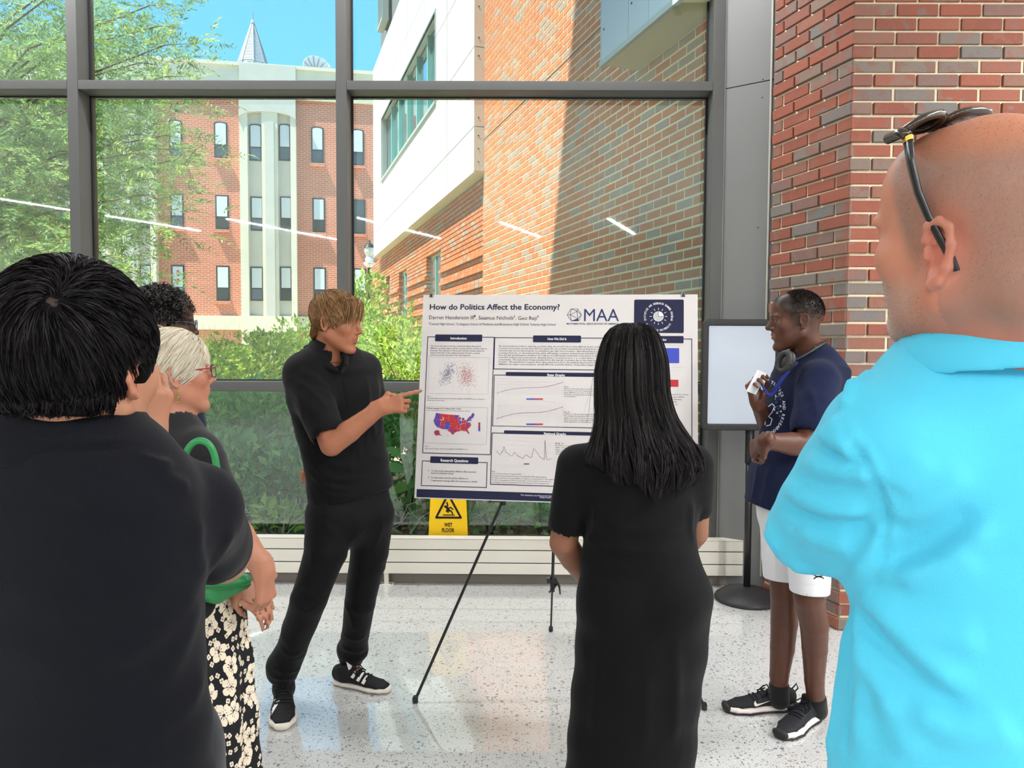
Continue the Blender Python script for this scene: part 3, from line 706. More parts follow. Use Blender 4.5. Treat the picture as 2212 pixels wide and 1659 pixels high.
# big-leafed plant between presenter and poster
c = onfloor(905, 1240, 0.); c = V(at(893, 1090, 5.5)[0], 5.5, 0); bt = thing('large_leaf_plant', 'plant with big broad glossy leaves beside the poster edge', 'plant', tuple(c))
for j, (px, py, L, a) in enumerate(((905, 1000, .22, .2), (880, 1020, .2, 2.6), (895, 1050, .2, 3.3), (912, 1035, .18, -.5), (885, 1080, .16, 3.6), (870, 990, .16, 2.2), (900, 965, .17, 1.1))):
    b0 = at(px, py, 5.5+rnd.uniform(-.1, .1)); d = nrm(V(math.cos(a), rnd.uniform(-.5, .1), math.sin(a)*.7+.1)); up = nrm(V(0, -.5, 1)); s_ = nrm(np.cross(d, up)); up = np.cross(s_, d)
    vv, ff = [], []; ns = 8
    for k in range(ns+1):
        u_ = k/ns; wv = .33*L*math.sin(math.pi*min(1, u_*.93+.05))**.8; m_ = b0+d*L*u_-up*L*.35*u_*u_
        vv += [m_-s_*wv+up*wv*.25, m_, m_+s_*wv+up*wv*.25]
        if k: q = 3*(k-1); ff += [[q, q+1, q+4, q+3], [q+1, q+2, q+5, q+4]]
    put('leaf', mesh_np('leaf', vv, ff, True, col=np.tile(np.array(G_SHD_LIFT[1][:3] if j % 2 else G_SUN[1][:3])*1.1, (len(vv), 1))), leafm, bt)
    B().tube([c+V(0, 0, -.02), (c+b0)/2+V(0, 0, .1), b0], .006, 5).obj('stalk', mat('stalk', srgb(110, 150, 80), .6), bt)
# bare twigs
for lb, (x0, x1, y0, y1, Y) in (('bare pale twiggy branch by the glass left of the presenter', (520, 640, 1040, 1150, 5.3)), ('tangle of bare pale twigs left of the yellow sign', (845, 925, 1085, 1155, 5.25)), ('bare pale twigs behind the yellow sign', (1000, 1060, 1080, 1150, 5.5))):
    tw = thing('bare_twigs', lb, 'twigs', tuple(V(at((x0+x1)/2, 1150, Y)[0], Y, 0)), 'bare twigs')
    for k in range(16):
        a = at(rnd.uniform(x0, x1), rnd.uniform((y0+y1)/2, y1+50), Y+rnd.uniform(-.1, .15)); b = a+V(rnd.uniform(-.25, .25), rnd.uniform(-.1, .1), rnd.uniform(-.04, .22)); m_ = (a+b)/2+V(0, 0, rnd.uniform(-.03, .05))
        if k == 0: a[2] = -.01
        B().tube([a, m_, b], [.004, .003, .0015], 4).obj('twig', twig_m, tw)
# tall grass tuft
c = at(435, 720, 17); c[2] = gz(0, 17); gt = thing('grass_tuft', 'pale feathery tall grass in front of the brick hall base', 'grass', tuple(c))
n = 260; C_ = c+np.stack([NR.normal(size=n)*.35, NR.normal(size=n)*.3, np.zeros(n)], 1); D_ = unit(np.stack([NR.normal(size=n)*.35, NR.normal(size=n)*.2, np.ones(n)], 1))
v, tr = leaves(C_, D_, (at(435, 692, 17)[2]-c[2])*(.6+.4*NR.random(n)), .02)
put('blades', mesh_np('blades', v, tris=tr, smooth=False, col=pal(n, [srgb(150, 150, 80), srgb(196, 184, 120)])), leafm, gt, kind='stuff')
n = 6000; C_ = np.stack([NR.uniform(-9, -3.2, n), NR.uniform(13.5, 20, n), np.zeros(n)], 1); C_[:, 2] = [gz(0, y) for y in C_[:, 1]]; D_ = unit(np.stack([NR.normal(size=n)*.3, NR.normal(size=n)*.3, np.ones(n)], 1))
v, tr = leaves(C_, D_, .3*(.5+NR.random(n)), .06)
put('lawn', mesh_np('lawn', v, tris=tr, smooth=False, col=pal(n, [srgb(110, 150, 60), srgb(160, 190, 90)])), leafm, None, 'bright mown grass strip beyond the shrubs', 'grass', kind='stuff')
# gravel
ico = [(0, 0, -1), (.72, .52, -.45), (-.28, .85, -.45), (-.89, 0, -.45), (-.28, -.85, -.45), (.72, -.52, -.45), (.28, .85, .45), (-.72, .52, .45), (-.72, -.52, .45), (.28, -.85, .45), (.89, 0, .45), (0, 0, 1)]
icf = [(0, 1, 2), (1, 0, 5), (0, 2, 3), (0, 3, 4), (0, 4, 5), (1, 5, 10), (2, 1, 6), (3, 2, 7), (4, 3, 8), (5, 4, 9), (1, 10, 6), (2, 6, 7), (3, 7, 8), (4, 8, 9), (5, 9, 10), (6, 10, 11), (7, 6, 11), (8, 7, 11), (9, 8, 11), (10, 9, 11)]
n = 2000; I = np.array(ico); C_ = np.stack([NR.uniform(-3.2, 1.25, n), NR.uniform(5.02, 6.9, n), NR.uniform(-.01, .02, n)], 1)
sz = NR.uniform(.014, .034, (n, 1, 1))*np.stack([NR.uniform(.8, 1.5, n), NR.uniform(.8, 1.4, n), NR.uniform(.5, .9, n)], 1)[:, None, :]
v = (I[None]*sz+C_[:, None]).reshape(-1, 3); tr = (np.array(icf)[None]+np.arange(n)[:, None, None]*12).reshape(-1, 3)
put('gravel_bed', mesh_np('gravel', v, tris=tr, smooth=False, col=pal(n, [srgb(150, 116, 92), srgb(190, 160, 132), srgb(210, 196, 178)], 12)), mat('gravel', attr=True, rough=.9, spec=.2), None, 'tan river gravel on the ground against the glass', 'gravel', kind='stuff')
# ---- feathery tree
tb = V(at(-120, 754, 11.5)[0], 11.5, gz(0, 11.5)); tree = thing('feathery_tree', 'large feathery light green conifer filling the left windows', 'tree', tuple(tb))
B().tube([tb-V(0, 0, .1), tb+V(.05, 0, 3), tb+V(.1, .1, 7), tb+V(.05, .1, 11)], [.28, .22, .15, .05], 10).obj('trunk', bark, tree, smooth=True)
tips = [(445, 95), (425, 60), (405, 10), (300, 40), (440, 165), (380, 140), (472, 335), (440, 300), (462, 350), (405, 395), (350, 430), (310, 480), (290, 560), (240, 500), (210, 420), (190, 300), (120, 250), (60, 200), (40, 330), (100, 420), (30, 450), (120, 520), (60, 545), (10, 490), (260, 330), (330, 340), (310, 250), (240, 210), (150, 90), (60, 60), (225, 110), (400, 215), (380, 300), (340, 190), (20, 130), (-40, 250), (200, -60), (330, -40), (80, -50), (-80, 60), (-60, 420), (130, 345), (235, 590), (110, 610), (30, 620), (320, 600), (270, 430), (170, 460), (80, 290), (300, 520), (215, 540), (370, 240), (90, 160), (180, 200), (260, 70)]
LC, LD, LL, LT = [], [], [], []
for i, (px, py) in enumerate(tips):
    px -= 38 if px > 370 else 0
    Y = 11.5+rnd.uniform(-2.4, 1.2); e_ = at(px, py, Y); s_ = tb+V(.05, 0, max(.8, (e_[2]-tb[2])*.86-.3)); mid = (s_+e_)/2+V(0, 0, .35+rnd.uniform(-.1, .2))
    if i < 46: B().tube([s_, mid, e_*.85+mid*.15+V(0, 0, .08), e_], [.024, .015, .008, .003], 5).obj('branch', bark, tree)
    nl = 125
    for k in range(nl):
        u_ = rnd.random()**.6; p = (1-u_)**2*s_+2*u_*(1-u_)*mid+u_*u_*e_
        if u_ < .22: continue
        q = p+V(rnd.gauss(0, .30), rnd.gauss(0, .3), rnd.gauss(-.08, .24)); LC.append(q); LD.append(nrm(nrm(e_-s_)+V(rnd.gauss(0, .5), rnd.gauss(0, .5), rnd.gauss(-.15, .45)))); LT.append(rnd.random())
LC = np.array(LC); LD = np.array(LD); n = len(LC); npair = 8
rep = np.repeat(np.arange(n), npair*2); pos = np.tile(np.repeat(np.linspace(.05, 1, npair), 2), n); sgn = np.tile([1, -1], n*npair)
Ls = NR.uniform(.22, .42, n); sd_ = unit(np.cross(LD, unit(NR.normal(size=(n, 3))+[0, 0, 1.2])))
base_ = LC[rep]+LD[rep]*(pos*Ls[rep])[:, None]-np.array([0, 0, 1])*(pos**2*Ls[rep]*.22)[:, None]
dirs = unit(sd_[rep]*sgn[:, None]+LD[rep]*.75+NR.normal(size=(len(rep), 3))*.15)
v, tr = leaves(base_, dirs, (.10*(1.1-pos*.6)), .24, .1, flat=True)
cc = np.repeat(np.repeat(pal(n, G_TREE, 1), npair*2, 0), 4, 0)
put('foliage', mesh_np('foliage', v, tris=tr, smooth=False, col=cc), leafm, tree, kind='stuff')
# sapling by the lamp
shrub(800, 590, 15, .45, .4, 500, .14, G_SUN, 'slim young leafy tree beside the street lamp', 'tree', name='sapling', group='garden saplings')
# ================================================================ POSTER, EASEL, SIGNS
PC = V(.1636, 3.2308, 1.2919); _y, _t, _r = -.1187, .1735, -.0024
_X = V(math.cos(_y), math.sin(_y), 0); PN = V(math.sin(_y), -math.cos(_y), 0); _U = V(0, 0, 1)*math.cos(_t)-PN*math.sin(_t)
PX_ = math.cos(_r)*_X+math.sin(_r)*_U; PU = -math.sin(_r)*_X+math.cos(_r)*_U; PNN = np.cross(PX_, PU)
if PNN[1] > 0: PNN = -PNN
def PF(u, v, d=0.): return PC+PX_*u+PU*v+PNN*d
def PP(px, py):
    p = hitplane(px, py, PC, PNN)-PC; return float(p@PX_), float(p@PU)
ink = mat('ink_navy', srgb(26, 28, 62), .6, .3); inkb = mat('ink_black', srgb(24, 22, 34), .7, .3); inkw = mat('ink_white', srgb(240, 240, 240), .7, .3)
paper = mat('poster_paper', srgb(212, 206, 205), .45, .35)
poster = thing('research_poster', 'large white printed research poster on a black easel', 'poster', tuple(PF(0, -.457)))
PW, PH = 1.219/2, .9144/2
soften(B().fbox(lambda a, b, c: PF(a, b, c), -PW, PW, -PH, PH, -.006, 0).obj('board', paper, poster), .001, 1)
E0 = .0009
def flat(name, polys, m, parent=poster, F=PF, d=E0, mi=None, kind=None):
    b = B()
    for k, p in enumerate(polys): b.add([F(u, v, d) for u, v in p], [list(range(len(p)))], 0 if mi is None else mi[k])
    return b.obj(name, m, parent, kind=kind)
TEXTQ = []
def text(name, items, m, parent=poster, F=PF, d=E0):
    """items: (string, u0, u1, v_base, cap_height, bold) ; queued, meshed later in one go"""
    TEXTQ.append((name, items, m, parent, F, d))
GLY = {}
def text2d(s_, bold=0., res=2):
    key = (s_, bold, res)
    if key in GLY: return GLY[key]
    cu = bpy.data.curves.new('t', 'FONT'); cu.body = s_; cu.size = 1; cu.resolution_u = res; cu.offset = bold; cu.fill_mode = 'FRONT'
    o = bpy.data.objects.new('t', cu); COL.objects.link(o); return (key, o, cu)
def flush_text():
    pend = {}
    for name, items, m, parent, F, d in TEXTQ:
        for it in items:
            key = (it[0], it[5], it[6] if len(it) > 6 else 2)
            if key not in GLY and key not in pend: pend[key] = text2d(*key)
    dg = bpy.context.evaluated_depsgraph_get(); dg.update()
    for key, (k, o, cu) in pend.items():
        oe = o.evaluated_get(dg); me = oe.to_mesh()
        v = np.zeros(len(me.vertices)*3, np.float32); me.vertices.foreach_get('co', v); v = v.reshape(-1, 3)[:, :2]
        GLY[key] = (v.astype(float), [list(p.vertices) for p in me.polygons]); oe.to_mesh_clear()
    for key, (k, o, cu) in pend.items(): bpy.data.objects.remove(o); bpy.data.curves.remove(cu)
    for name, items, m, parent, F, d in TEXTQ:
        vv, ff = [], []
        for it in items:
            v, f = GLY[(it[0], it[5], it[6] if len(it) > 6 else 2)]
            if not len(v): continue
            x0, x1 = v[:, 0].min(), v[:, 0].max(); u0, u1, vb, ch = it[1:5]
            sy = ch/.69; sx = (u1-u0)/(x1-x0) if u1 is not None else sy
            n = len(vv); vv += [F(u0+(p[0]-x0)*sx, vb+p[1]*sy, d) for p in v]; ff += [[i+n for i in q] for q in f]
        put(name, mesh_np(name, vv, ff, False), m, parent)
    TEXTQ.clear()
def L_(s_, x0, x1, yb, yt, bold=0., res=2):
    """line on the poster given by pixel extents of the photograph"""
    u0, vb = PP(x0, yb); u1 = PP(x1, yb)[0] if x1 else None; vt = PP(x0, yt)[1]; return (s_, u0, u1, vb, vt-vb, bold, res)
text('title', [L_('How do Politics Affect the Economy?', 928.3, 1209, 668.6, 657.3, .022, 3)], ink)
text('authors', [L_('Darren Henderson III', 926.8, 1023.5, 689.6, 681.6), L_('1', 1024.5, 1027, 685, 680.5), L_(', Seamus Nichols', 1028, 1108.7, 690.4, 682.3), L_('2', 1109, 1113, 685.6, 681), L_(', Geo Reji', 1113.5, 1159.3, 691, 683), L_('3', 1160, 1163.6, 686, 681.6)], inkb)
text('affiliations', [L_('1', 926.8, 928, 699.2, 696.4), L_('Central High School,', 928.6, 982, 702.2, 697.2), L_('2', 984.5, 986.5, 699.6, 696.8), L_('Collegiate School of Medicine and Bioscience High School,', 986.8, 1143, 702.6, 697.6), L_('3', 1145.3, 1147, 700.2, 697.4), L_('Liberty High School', 1147.5, 1200, 703.2, 698.2)], inkb)
def frame(name, x0, y0, x1, y1, y0r=None, wdt=.0032):
    a = PP(x0, y0); b = PP(x1, y1); u0, v1 = a; u1, v0 = b
    P = []
    for q in ((u0, u1, v1-wdt, v1), (u0, u1, v0, v0+wdt), (u0, u0+wdt, v0, v1), (u1-wdt, u1, v0, v1)): P.append([(q[0], q[2]), (q[1], q[2]), (q[1], q[3]), (q[0], q[3])])
    return flat(name, P, ink)
def tag(x0, y0, x1, y1, label, tx0, tx1, tyb, tyt):
    (u0, v1), (u1, v0) = PP(x0, y0), PP(x1, y1)
    o = flat('section_tag', [rrect(u0, u1, v0, v1, .004)], ink, d=.0013)
    if label: text('tag_text', [L_(label, tx0, tx1, tyb, tyt, .02)], inkw, o, d=.0017)
frame('section_frame', 923.5, 727, 1060, 983); tag(940.5, 722.5, 1041.5, 738, 'Introduction', 973.3, 1007.8, 733.2, 728.2)
frame('section_frame', 911.8, 994.8, 1051.5, 1054); tag(930, 985.6, 1033, 1002.6, 'Research Questions', 952, 1011.5, 997, 991.2)
frame('section_frame', 1068.3, 728.6, 1371, 801); tag(1151.7, 724.6, 1255, 740, 'How We Did It', 1183, 1223.5, 734.6, 729.6)
frame('section_frame', 1067, 809.3, 1371, 927); tag(1092.8, 803.6, 1345, 815, 'State Graphs', 1182, 1220, 812.4, 807.4)
frame('section_frame', 1062.4, 934.4, 1371, 1056.5); tag(1089, 929.6, 1345, 942.6, 'National Graphs', 1175, 1222.5, 939, 934)
frame('section_frame', 1385, 731, 1495.5, 1062); tag(1396, 725.6, 1476.5, 741.5, 'Conclusion', 1412, 1439.2, 736.2, 731)
(u0, v1), (u1, v0) = PP(900.5, 1056.3), (PW-.012, -PH+.012); v0 = PP(900.5, 1073.8)[1]
band = flat('footer_band', [[(u0, v0), (u1, v0), (u1, v1), (u0, v1)]], ink)
text('footer_text', [L_('The Statistics and Research Summer Program', 1124.5, 1222, 1070.8, 1067.6), L_('https://stars-slu.github.io', 1166, 1222, 1075.6, 1072.4)], inkw, band, d=.0014)
def para(x0, x1, y0, dy, lines, h=3.4, slope=.012, fill=None):
    out = []
    for i, s_ in enumerate(lines):
        w_ = x1 if (i < len(lines)-1 or fill is None) else x0+(x1-x0)*fill
        ww = x0+(w_-x0)*min(1., len(s_)/max(len(q) for q in lines)+.0) if fill is None else w_
        out.append(L_(s_, x0, ww, y0+i*dy+h, y0+i*dy+h-h, 0., 1) if False else L_(s_, x0, ww, y0+i*dy+h*.5, y0+i*dy-h*.5, 0., 1))
    return out
text('body_text', para(930, 1052, 747.3, 4.87, ['Our project was made to test the connection between the political', 'affiliation of certain states and the economic factors of these states in', 'particular. The inspiration of this project was the constant arguments', 'made by both sides of the political spectrum that their economic', 'policies are better than that of the opposing party.'], 3.3), inkb)
text('body_text', para(1077, 1368, 747.6, 4.85, ['We decided that in order to view the economic data, we would look at a few different factors individually, including unemployment,', 'Consumer Price Index, and the Real GDP per capita. We choose these measurements as they most accurately describe the state', 'economy that are not based purely on population size, type of economy(i.e. Agricultural based economic factors vs industrial', 'economic factors), or observational bias while still having consistent measurement intervals. For the Political data we chose', 'from [2] that would measure members of Congress on a liberal and conservative scale based on what they voted in on two axis', 'economic policies and social policies, allowing them to be plotted on a -1 to 1 scale where -1 is the most liberal and 1 is most', 'conservative. The main factor being considered for this was the economic due to the large disappearance of the social in the last', '50 years.  We would then compare these data points from [1] to the political data found in [2] in order to find how the political', 'affiliation of a states representatives  would affect its economic factors, along with a larger summary of the country as a whole.'], 3.3), inkb)
text('caption', para(923, 1047, 856, 4.2, ['Fig 1.', 'Map of all congress members based off of political affiliation NOMINATE scores, economic as', 'x-axis and social as y-axis'], 2.6)+para(918, 1010, 963.6, 4.8, ['Fig 2.', 'Map of every US state colored by party affiliation NOMINATE scores'], 2.6), inkb)
text('map_title', [L_('Political Leanings of U.S. States (2024 - Now)', 921.8, 996, 883.2, 880.2, .015, 1), L_('Based on the average first nominate score of each states congressional delegation', 921.8, 1016, 887.4, 885.2, 0, 1)], inkb)
text('questions', [L_('1.', 925, 928, 1018, 1014.2), L_('To what extent does political affiliation affect economic', 931.5, 1029, 1018.6, 1014.8), L_('factors in individual states?', 931.2, 980, 1023.4, 1019.6), L_('2.', 924.4, 928, 1033, 1029.2), L_('To what extent does the political affiliation of', 931, 1011, 1033.2, 1029.4), L_('Congressional seatings affect the economy as a whole?', 930.5, 1031.5, 1039.4, 1035.6)], inkb)
text('caption', para(1218.5, 1300, 835.4, 4.2, ['Fig 3.', 'Politics vs. Economy: State Unemployment Rate', 'We measured each states unemployment rate with', 'party affiliation in order to find a correlation', 'with higher unemployment rate tend to be', 'are Republican.'], 2.5)+para(1218.5, 1300, 889.8, 4.2, ['Fig 4.', 'Politics vs. Economy: State Real GDP', 'We measured the Real GDP per capita of', 'again, we colored them by party so', 'that the states with higher Real', 'GDP tended to be Republican.'], 2.5)+para(1200, 1290, 957.2, 4.6, ['Fig 6.', 'Politics vs. Economy National', 'We measured how inflation', 'the color of the line', 'what we found was', 'used to be'], 2.5)+para(1062.5, 1196, 1018, 4.6, ['Fig 5.', 'Politics vs. Economy: National Unemployment Rate', 'We measured how the national unemployment rate has changed from 1978 to 2024 and made the', 'line change color based on the party affiliation in Congress at a respective time in order to find a', 'correlation at the national level. What we found is that as Congress started to become more and', 'more Republican, the national unemployment rates started dropping, with the exception of the', 'spike in 2020 caused by the COVID-19 Pandemic.'], 2.6), inkb)
text('body_text', para(1396, 1487, 851, 5.3, ['Blue leaning states tend to vote', 'Democrat or Republican, while', 'red leaning states moderate', 'and as such the economy', 'of each state depends on'], 3.2), inkb)
# charts
line_m = mat('chart_line', srgb(150, 146, 146), .8); grid_m = mat('chart_grid', srgb(214, 208, 208), .8)
def rectp(x0, y0, x1, y1): (u0, v1), (u1, v0) = PP(x0, y0), PP(x1, y1); return [(u0, v0), (u1, v0), (u1, v1), (u0, v1)]
def outline(name, x0, y0, x1, y1, m=line_m, wdt=.0009):
    (u0, v1), (u1, v0) = PP(x0, y0), PP(x1, y1)
    return flat(name, [[(q[0], q[2]), (q[1], q[2]), (q[1], q[3]), (q[0], q[3])] for q in ((u0, u1, v1-wdt, v1), (u0, u1, v0, v0+wdt), (u0, u0+wdt, v0, v1), (u1-wdt, u1, v0, v1))], m)
purp = mat('ink_purple', srgb(92, 62, 150), .7); redm = mat('ink_red', srgb(190, 44, 52), .7); maro = mat('ink_maroon', srgb(166, 46, 92), .7); blum = mat('ink_blue', srgb(64, 78, 184), .7)
sc_o = outline('scatter_chart', 927, 771.5, 1054.5, 852)
def dots(name, pts, s_, m, parent, mi=None): flat(name, [[(u-s_, v-s_), (u+s_, v-s_), (u+s_, v+s_), (u-s_, v+s_)] for u, v in pts], m, parent, d=.0015, mi=mi, kind='stuff')
def cloud(cx, cy, sx, sy, n, rot): return [PP(cx+a*sx*math.cos(rot)-b*sy*math.sin(rot), cy+a*sx*math.sin(rot)+b*sy*math.cos(rot)) for a, b in ((rnd.gauss(0, 1), rnd.gauss(0, 1)) for _ in range(n))]
dots('blue_points', cloud(968, 806, 7, 14, 420, .5), .0009, mat('ink_slate', srgb(88, 96, 140), .7), sc_o)
dots('red_points', cloud(1008, 812, 10, 12, 480, .2), .0009, mat('ink_brick', srgb(176, 84, 76), .7), sc_o)
us = dict(p=['360,185 420,195 415,232 352,225', '352,225 415,232 405,270 340,262', '335,262 372,266 365,300 410,350 405,375 372,362 345,325 332,285', '372,266 422,275 415,330 410,350 365,300', '475,295 540,300 537,345 472,340', '735,330 780,300 800,322 740,342', '745,270 790,262 800,280 745,295', '750,265 790,225 812,240 810,268 790,262', '800,225 820,183 848,205 830,240 825,255 812,250', '795,270 808,275 803,295', '595,210 660,218 632,245 632,268 600,268', '690,245 715,250 720,275 695,280 685,262'],
          b=['472,340 530,345 525,392 465,390', '648,282 675,282 678,320 668,335 650,310', '505,462 515,465 510,475'],
          m=['418,332 470,340 462,392 405,375', '632,245 668,235 675,262 665,278 640,270', '530,352 560,352 560,370 590,380 628,382 632,420 590,440 585,462 560,455 545,425 525,420 500,400 527,393', '712,360 740,358 762,385 758,402 720,402', '345,410 370,402 402,408 410,455 450,475 405,465 365,470 345,455 335,430'],
          r=['420,195 430,196 440,240 450,270 405,270', '428,196 525,207 522,250 455,245 440,235', '460,248 522,252 520,298 455,292', '425,275 455,278 455,292 475,295 470,338 418,332', '525,207 595,212 598,240 525,238', '525,238 598,240 603,275 523,272', '523,272 600,275 615,308 540,306 540,300 521,298', '540,306 618,308 622,345 538,344', '530,345 622,346 627,378 585,378 560,370 560,352 530,350', '602,268 645,268 652,290 640,305 612,303', '612,303 650,306 665,345 660,352 622,348', '625,350 665,352 655,390 630,388', '630,388 655,390 668,415 640,420 632,415', '680,285 705,282 705,315 680,325', '705,282 740,275 740,305 715,318 705,312', '670,335 715,318 745,322 725,342 665,348', '663,350 745,340 735,358 662,362', '665,362 685,362 688,405 665,408', '685,362 712,360 720,400 690,408', '690,408 758,402 782,440 775,455 755,430 740,415 700,415', '742,358 770,355 785,368 762,385', '735,345 800,325 805,340 785,365 740,356', '740,300 765,290 755,320 738,328'])
mp_o = outline('state_map', 919.5, 878, 1051, 960.5)
for key, m in (('p', purp), ('b', blum), ('m', maro), ('r', redm)):
    for st in us[key]:
        pts = [tuple(float(c) for c in q.split(',')) for q in st.split()]; cx = sum(p[0] for p in pts)/len(pts); cy = sum(p[1] for p in pts)/len(pts)
        pl = [PP(880+(cx+(x-cx)*.97)/5.821, 860+(cy+(y-cy)*.97)/5.821) for x, y in pts]
        a = sum(pl[i][0]*pl[(i+1) % len(pl)][1]-pl[(i+1) % len(pl)][0]*pl[i][1] for i in range(len(pl)))
        flat('state', [pl if a > 0 else pl[::-1]], m, mp_o, d=.0015)
for k, m in enumerate((redm, maro, purp, blum)): flat('legend_step', [rectp(1033.5, 912.5+k*4.8, 1037.5, 917.3+k*4.8)], m, mp_o, d=.0015)
for (y0, y1, a, b) in ((818, 868, 849, 826), (871, 923, 904, 879)):
    ch = outline('state_chart', 1069, y0, 1217.5, y1, grid_m)
    dots('data_points', [PP(1074+i*2.95, a+(b-a)*(i/48+.28*math.sin(i/48*6.28)*(.5)) if True else 0) for i in range(49)], .0014, [purp, redm, blum], ch, mi=[(i*7//5+i//9) % 3 for i in range(49)])
    for k, m in enumerate((blum, purp, maro, redm)): flat('legend_step', [rectp(1137+k*9, (860.5 if y0 < 850 else 914.8), 1146+k*9, (863.5 if y0 < 850 else 918.2))], m, ch, d=.0015)
    flat('gridlines', [rectp(1074, y, 1215, y+.3) for y in np.linspace(y0+6, y0+32, 5)]+[rectp(x, y0+4, x+.3, y0+34) for x in np.linspace(1076, 1214, 20)], grid_m, ch, d=.0006)
def polyl(pts, wd=.0013):
    out = []
    for a, b in zip(pts[:-1], pts[1:]):
        a = np.array(PP(*a)); b = np.array(PP(*b)); d = nrm(b-a); n_ = np.array([-d[1], d[0]])*wd/2; out.append([tuple(a-n_), tuple(b-n_), tuple(b+n_), tuple(a+n_)])
    return out
nc = outline('national_chart', 1064, 943, 1197, 1008, grid_m)
crv = [(1120, 672), (1132, 668), (1150, 705), (1172, 712), (1185, 675), (1195, 680), (1217, 610), (1240, 682), (1260, 688), (1300, 728), (1318, 725), (1347, 678), (1385, 722), (1425, 745), (1455, 760), (1470, 730), (1495, 712), (1545, 750), (1568, 735), (1585, 635), (1605, 645), (1665, 738), (1722, 776), (1733, 530), (1745, 740), (1762, 778), (1810, 760)]
flat('trend_line', polyl([(880+x/5.821, 860+y/5.821) for x, y in crv]), mat('ink_plum', srgb(110, 70, 90), .7), nc, d=.0015)
flat('gridlines', [rectp(1066, y, 1195, y+.35) for y in (951, 960, 970, 982.5)], grid_m, nc, d=.0006)
for k, m in enumerate((blum, purp, redm)): flat('legend_step', [rectp(1131.5+k*4, 1001, 1135.5+k*4, 1003.6)], m, nc, d=.0015)
c1 = outline('bar_chart', 1392, 745, 1488, 794, grid_m); flat('blue_bar', [rectp(1432, 752, 1467, 784.5)], blum, c1, d=.0015)
c2 = outline('bar_chart', 1392, 798.5, 1487.5, 844.5, grid_m); flat('red_bar', [rectp(1430, 820, 1465.5, 835.6)], redm, c2, d=.0015)
# logos
navy2 = mat('ink_logo_blue', srgb(30, 48, 96), .6)
lg = flat('association_logo', [rectp(1224, 706, 1224.1, 706.1)], navy2)
text('logo_text', [L_('MAA', 1261.6, 1337, 693.6, 667.3, .0, 3), L_('MATHEMATICAL ASSOCIATION OF AMERICA', 1224, 1337, 701, 697.6, .018)], navy2, lg)
hx = [(1234, 667.2), (1248, 667.4), (1256, 680.2), (1250, 693.2), (1234.5, 693.4), (1225.2, 680.2)]; tri_ = [(1246.5, 672.5), (1248, 688.5), (1232, 679.8)]
ls_ = [[hx[i], hx[(i+1) % 6]] for i in range(6)]+[[tri_[i], tri_[(i+1) % 3]] for i in range(3)]+[[tri_[0], hx[i]] for i in (0, 1, 2)]+[[tri_[1], hx[i]] for i in (2, 3, 4)]+[[tri_[2], hx[i]] for i in (4, 5, 0)]
flat('logo_solid', [q for s_ in ls_ for q in polyl(s_, .0018)], navy2, lg)
flat('logo_facet', [[PP(1248, 688.5), PP(1250, 693.2), PP(1234.5, 693.4)][::-1]], navy2, lg)
(u0, v1), (u1, v0) = PP(1370, 647.2), PP(1477, 719.6)
bd = flat('program_badge', [rrect(u0, u1, v0, v1, .006)], ink)
cu_, cv_ = PP(1422.3, 683.6); k_ = (PP(1432.3, 683.6)[0]-cu_)/10
flat('sun_disc', [[(cu_+11.3*k_*math.cos(a), cv_+11.3*k_*math.sin(a)) for a in np.linspace(0, 2*math.pi, 28)[:-1]]], inkw, bd, d=.0013)
flat('disc_hatch', [[(cu_+x*k_, cv_+y*k_) for x, y in q] for q in [[(-.4, 0), (.4, 0), (.4, 11), (-.4, 11)], [(0, -.4), (11, -.4), (11, .4), (0, .4)]]]+[[(cu_+(a*.707-l_*.707-.15)*k_, cv_+(-a*.707-l_*.707-.15+0)*k_), (cu_+(a*.707-l_*.707+.15)*k_, cv_+(-a*.707-l_*.707-.15)*k_), (cu_+(a*.707+l_*.707*m_+.15)*k_, cv_+(-a*.707+l_*.707*m_)*k_), (cu_+(a*.707+l_*.707*m_-.15)*k_, cv_+(-a*.707+l_*.707*m_)*k_)] for a in () for l_ in (1,) for m_ in (1,)], ink, bd, d=.0016)
hl = []
for a in np.arange(-9, 9.1, 1.6):
    h_ = math.sqrt(max(0, 10.6**2-a*a)); d1 = (.707, -.707); n1 = (.707, .707)   # lines run down-right
    p0 = (n1[0]*a-d1[0]*h_, n1[1]*a-d1[1]*h_); p1 = (n1[0]*a+d1[0]*h_, n1[1]*a+d1[1]*h_)
    seg_ = []
    for s in np.linspace(0, 1, 41):
        x, y = p0[0]+(p1[0]-p0[0])*s, p0[1]+(p1[1]-p0[1])*s
        if not (x > -.3 and y > -.3): seg_.append((s, x, y))
    runs = []; cur = []
    for q in seg_:
        if cur and q[0]-cur[-1][0] > .03: runs.append(cur); cur = []
        cur.append(q)
    if cur: runs.append(cur)
    for r_ in runs:
        if len(r_) > 1:
            (_, xa, ya), (_, xb, yb) = r_[0], r_[-1]; hl.append([(cu_+(xa-.2)*k_, cv_+(ya-.2)*k_), (cu_+(xb-.2)*k_, cv_+(yb-.2)*k_), (cu_+(xb+.2)*k_, cv_+(yb+.2)*k_), (cu_+(xa+.2)*k_, cv_+(ya+.2)*k_)])
flat('disc_lines', hl, ink, bd, d=.0016)
ry = []
for j in range(12):
    a = math.radians(30*j); c_, s_ = math.cos(a), math.sin(a); ry.append([(cu_+(c_*r_-s_*o_)*k_, cv_+(s_*r_+c_*o_)*k_) for r_, o_ in ((14.5, -.5), (19, -.5), (19, .5), (14.5, .5))])
flat('sun_rays', ry, inkw, bd, d=.0013)
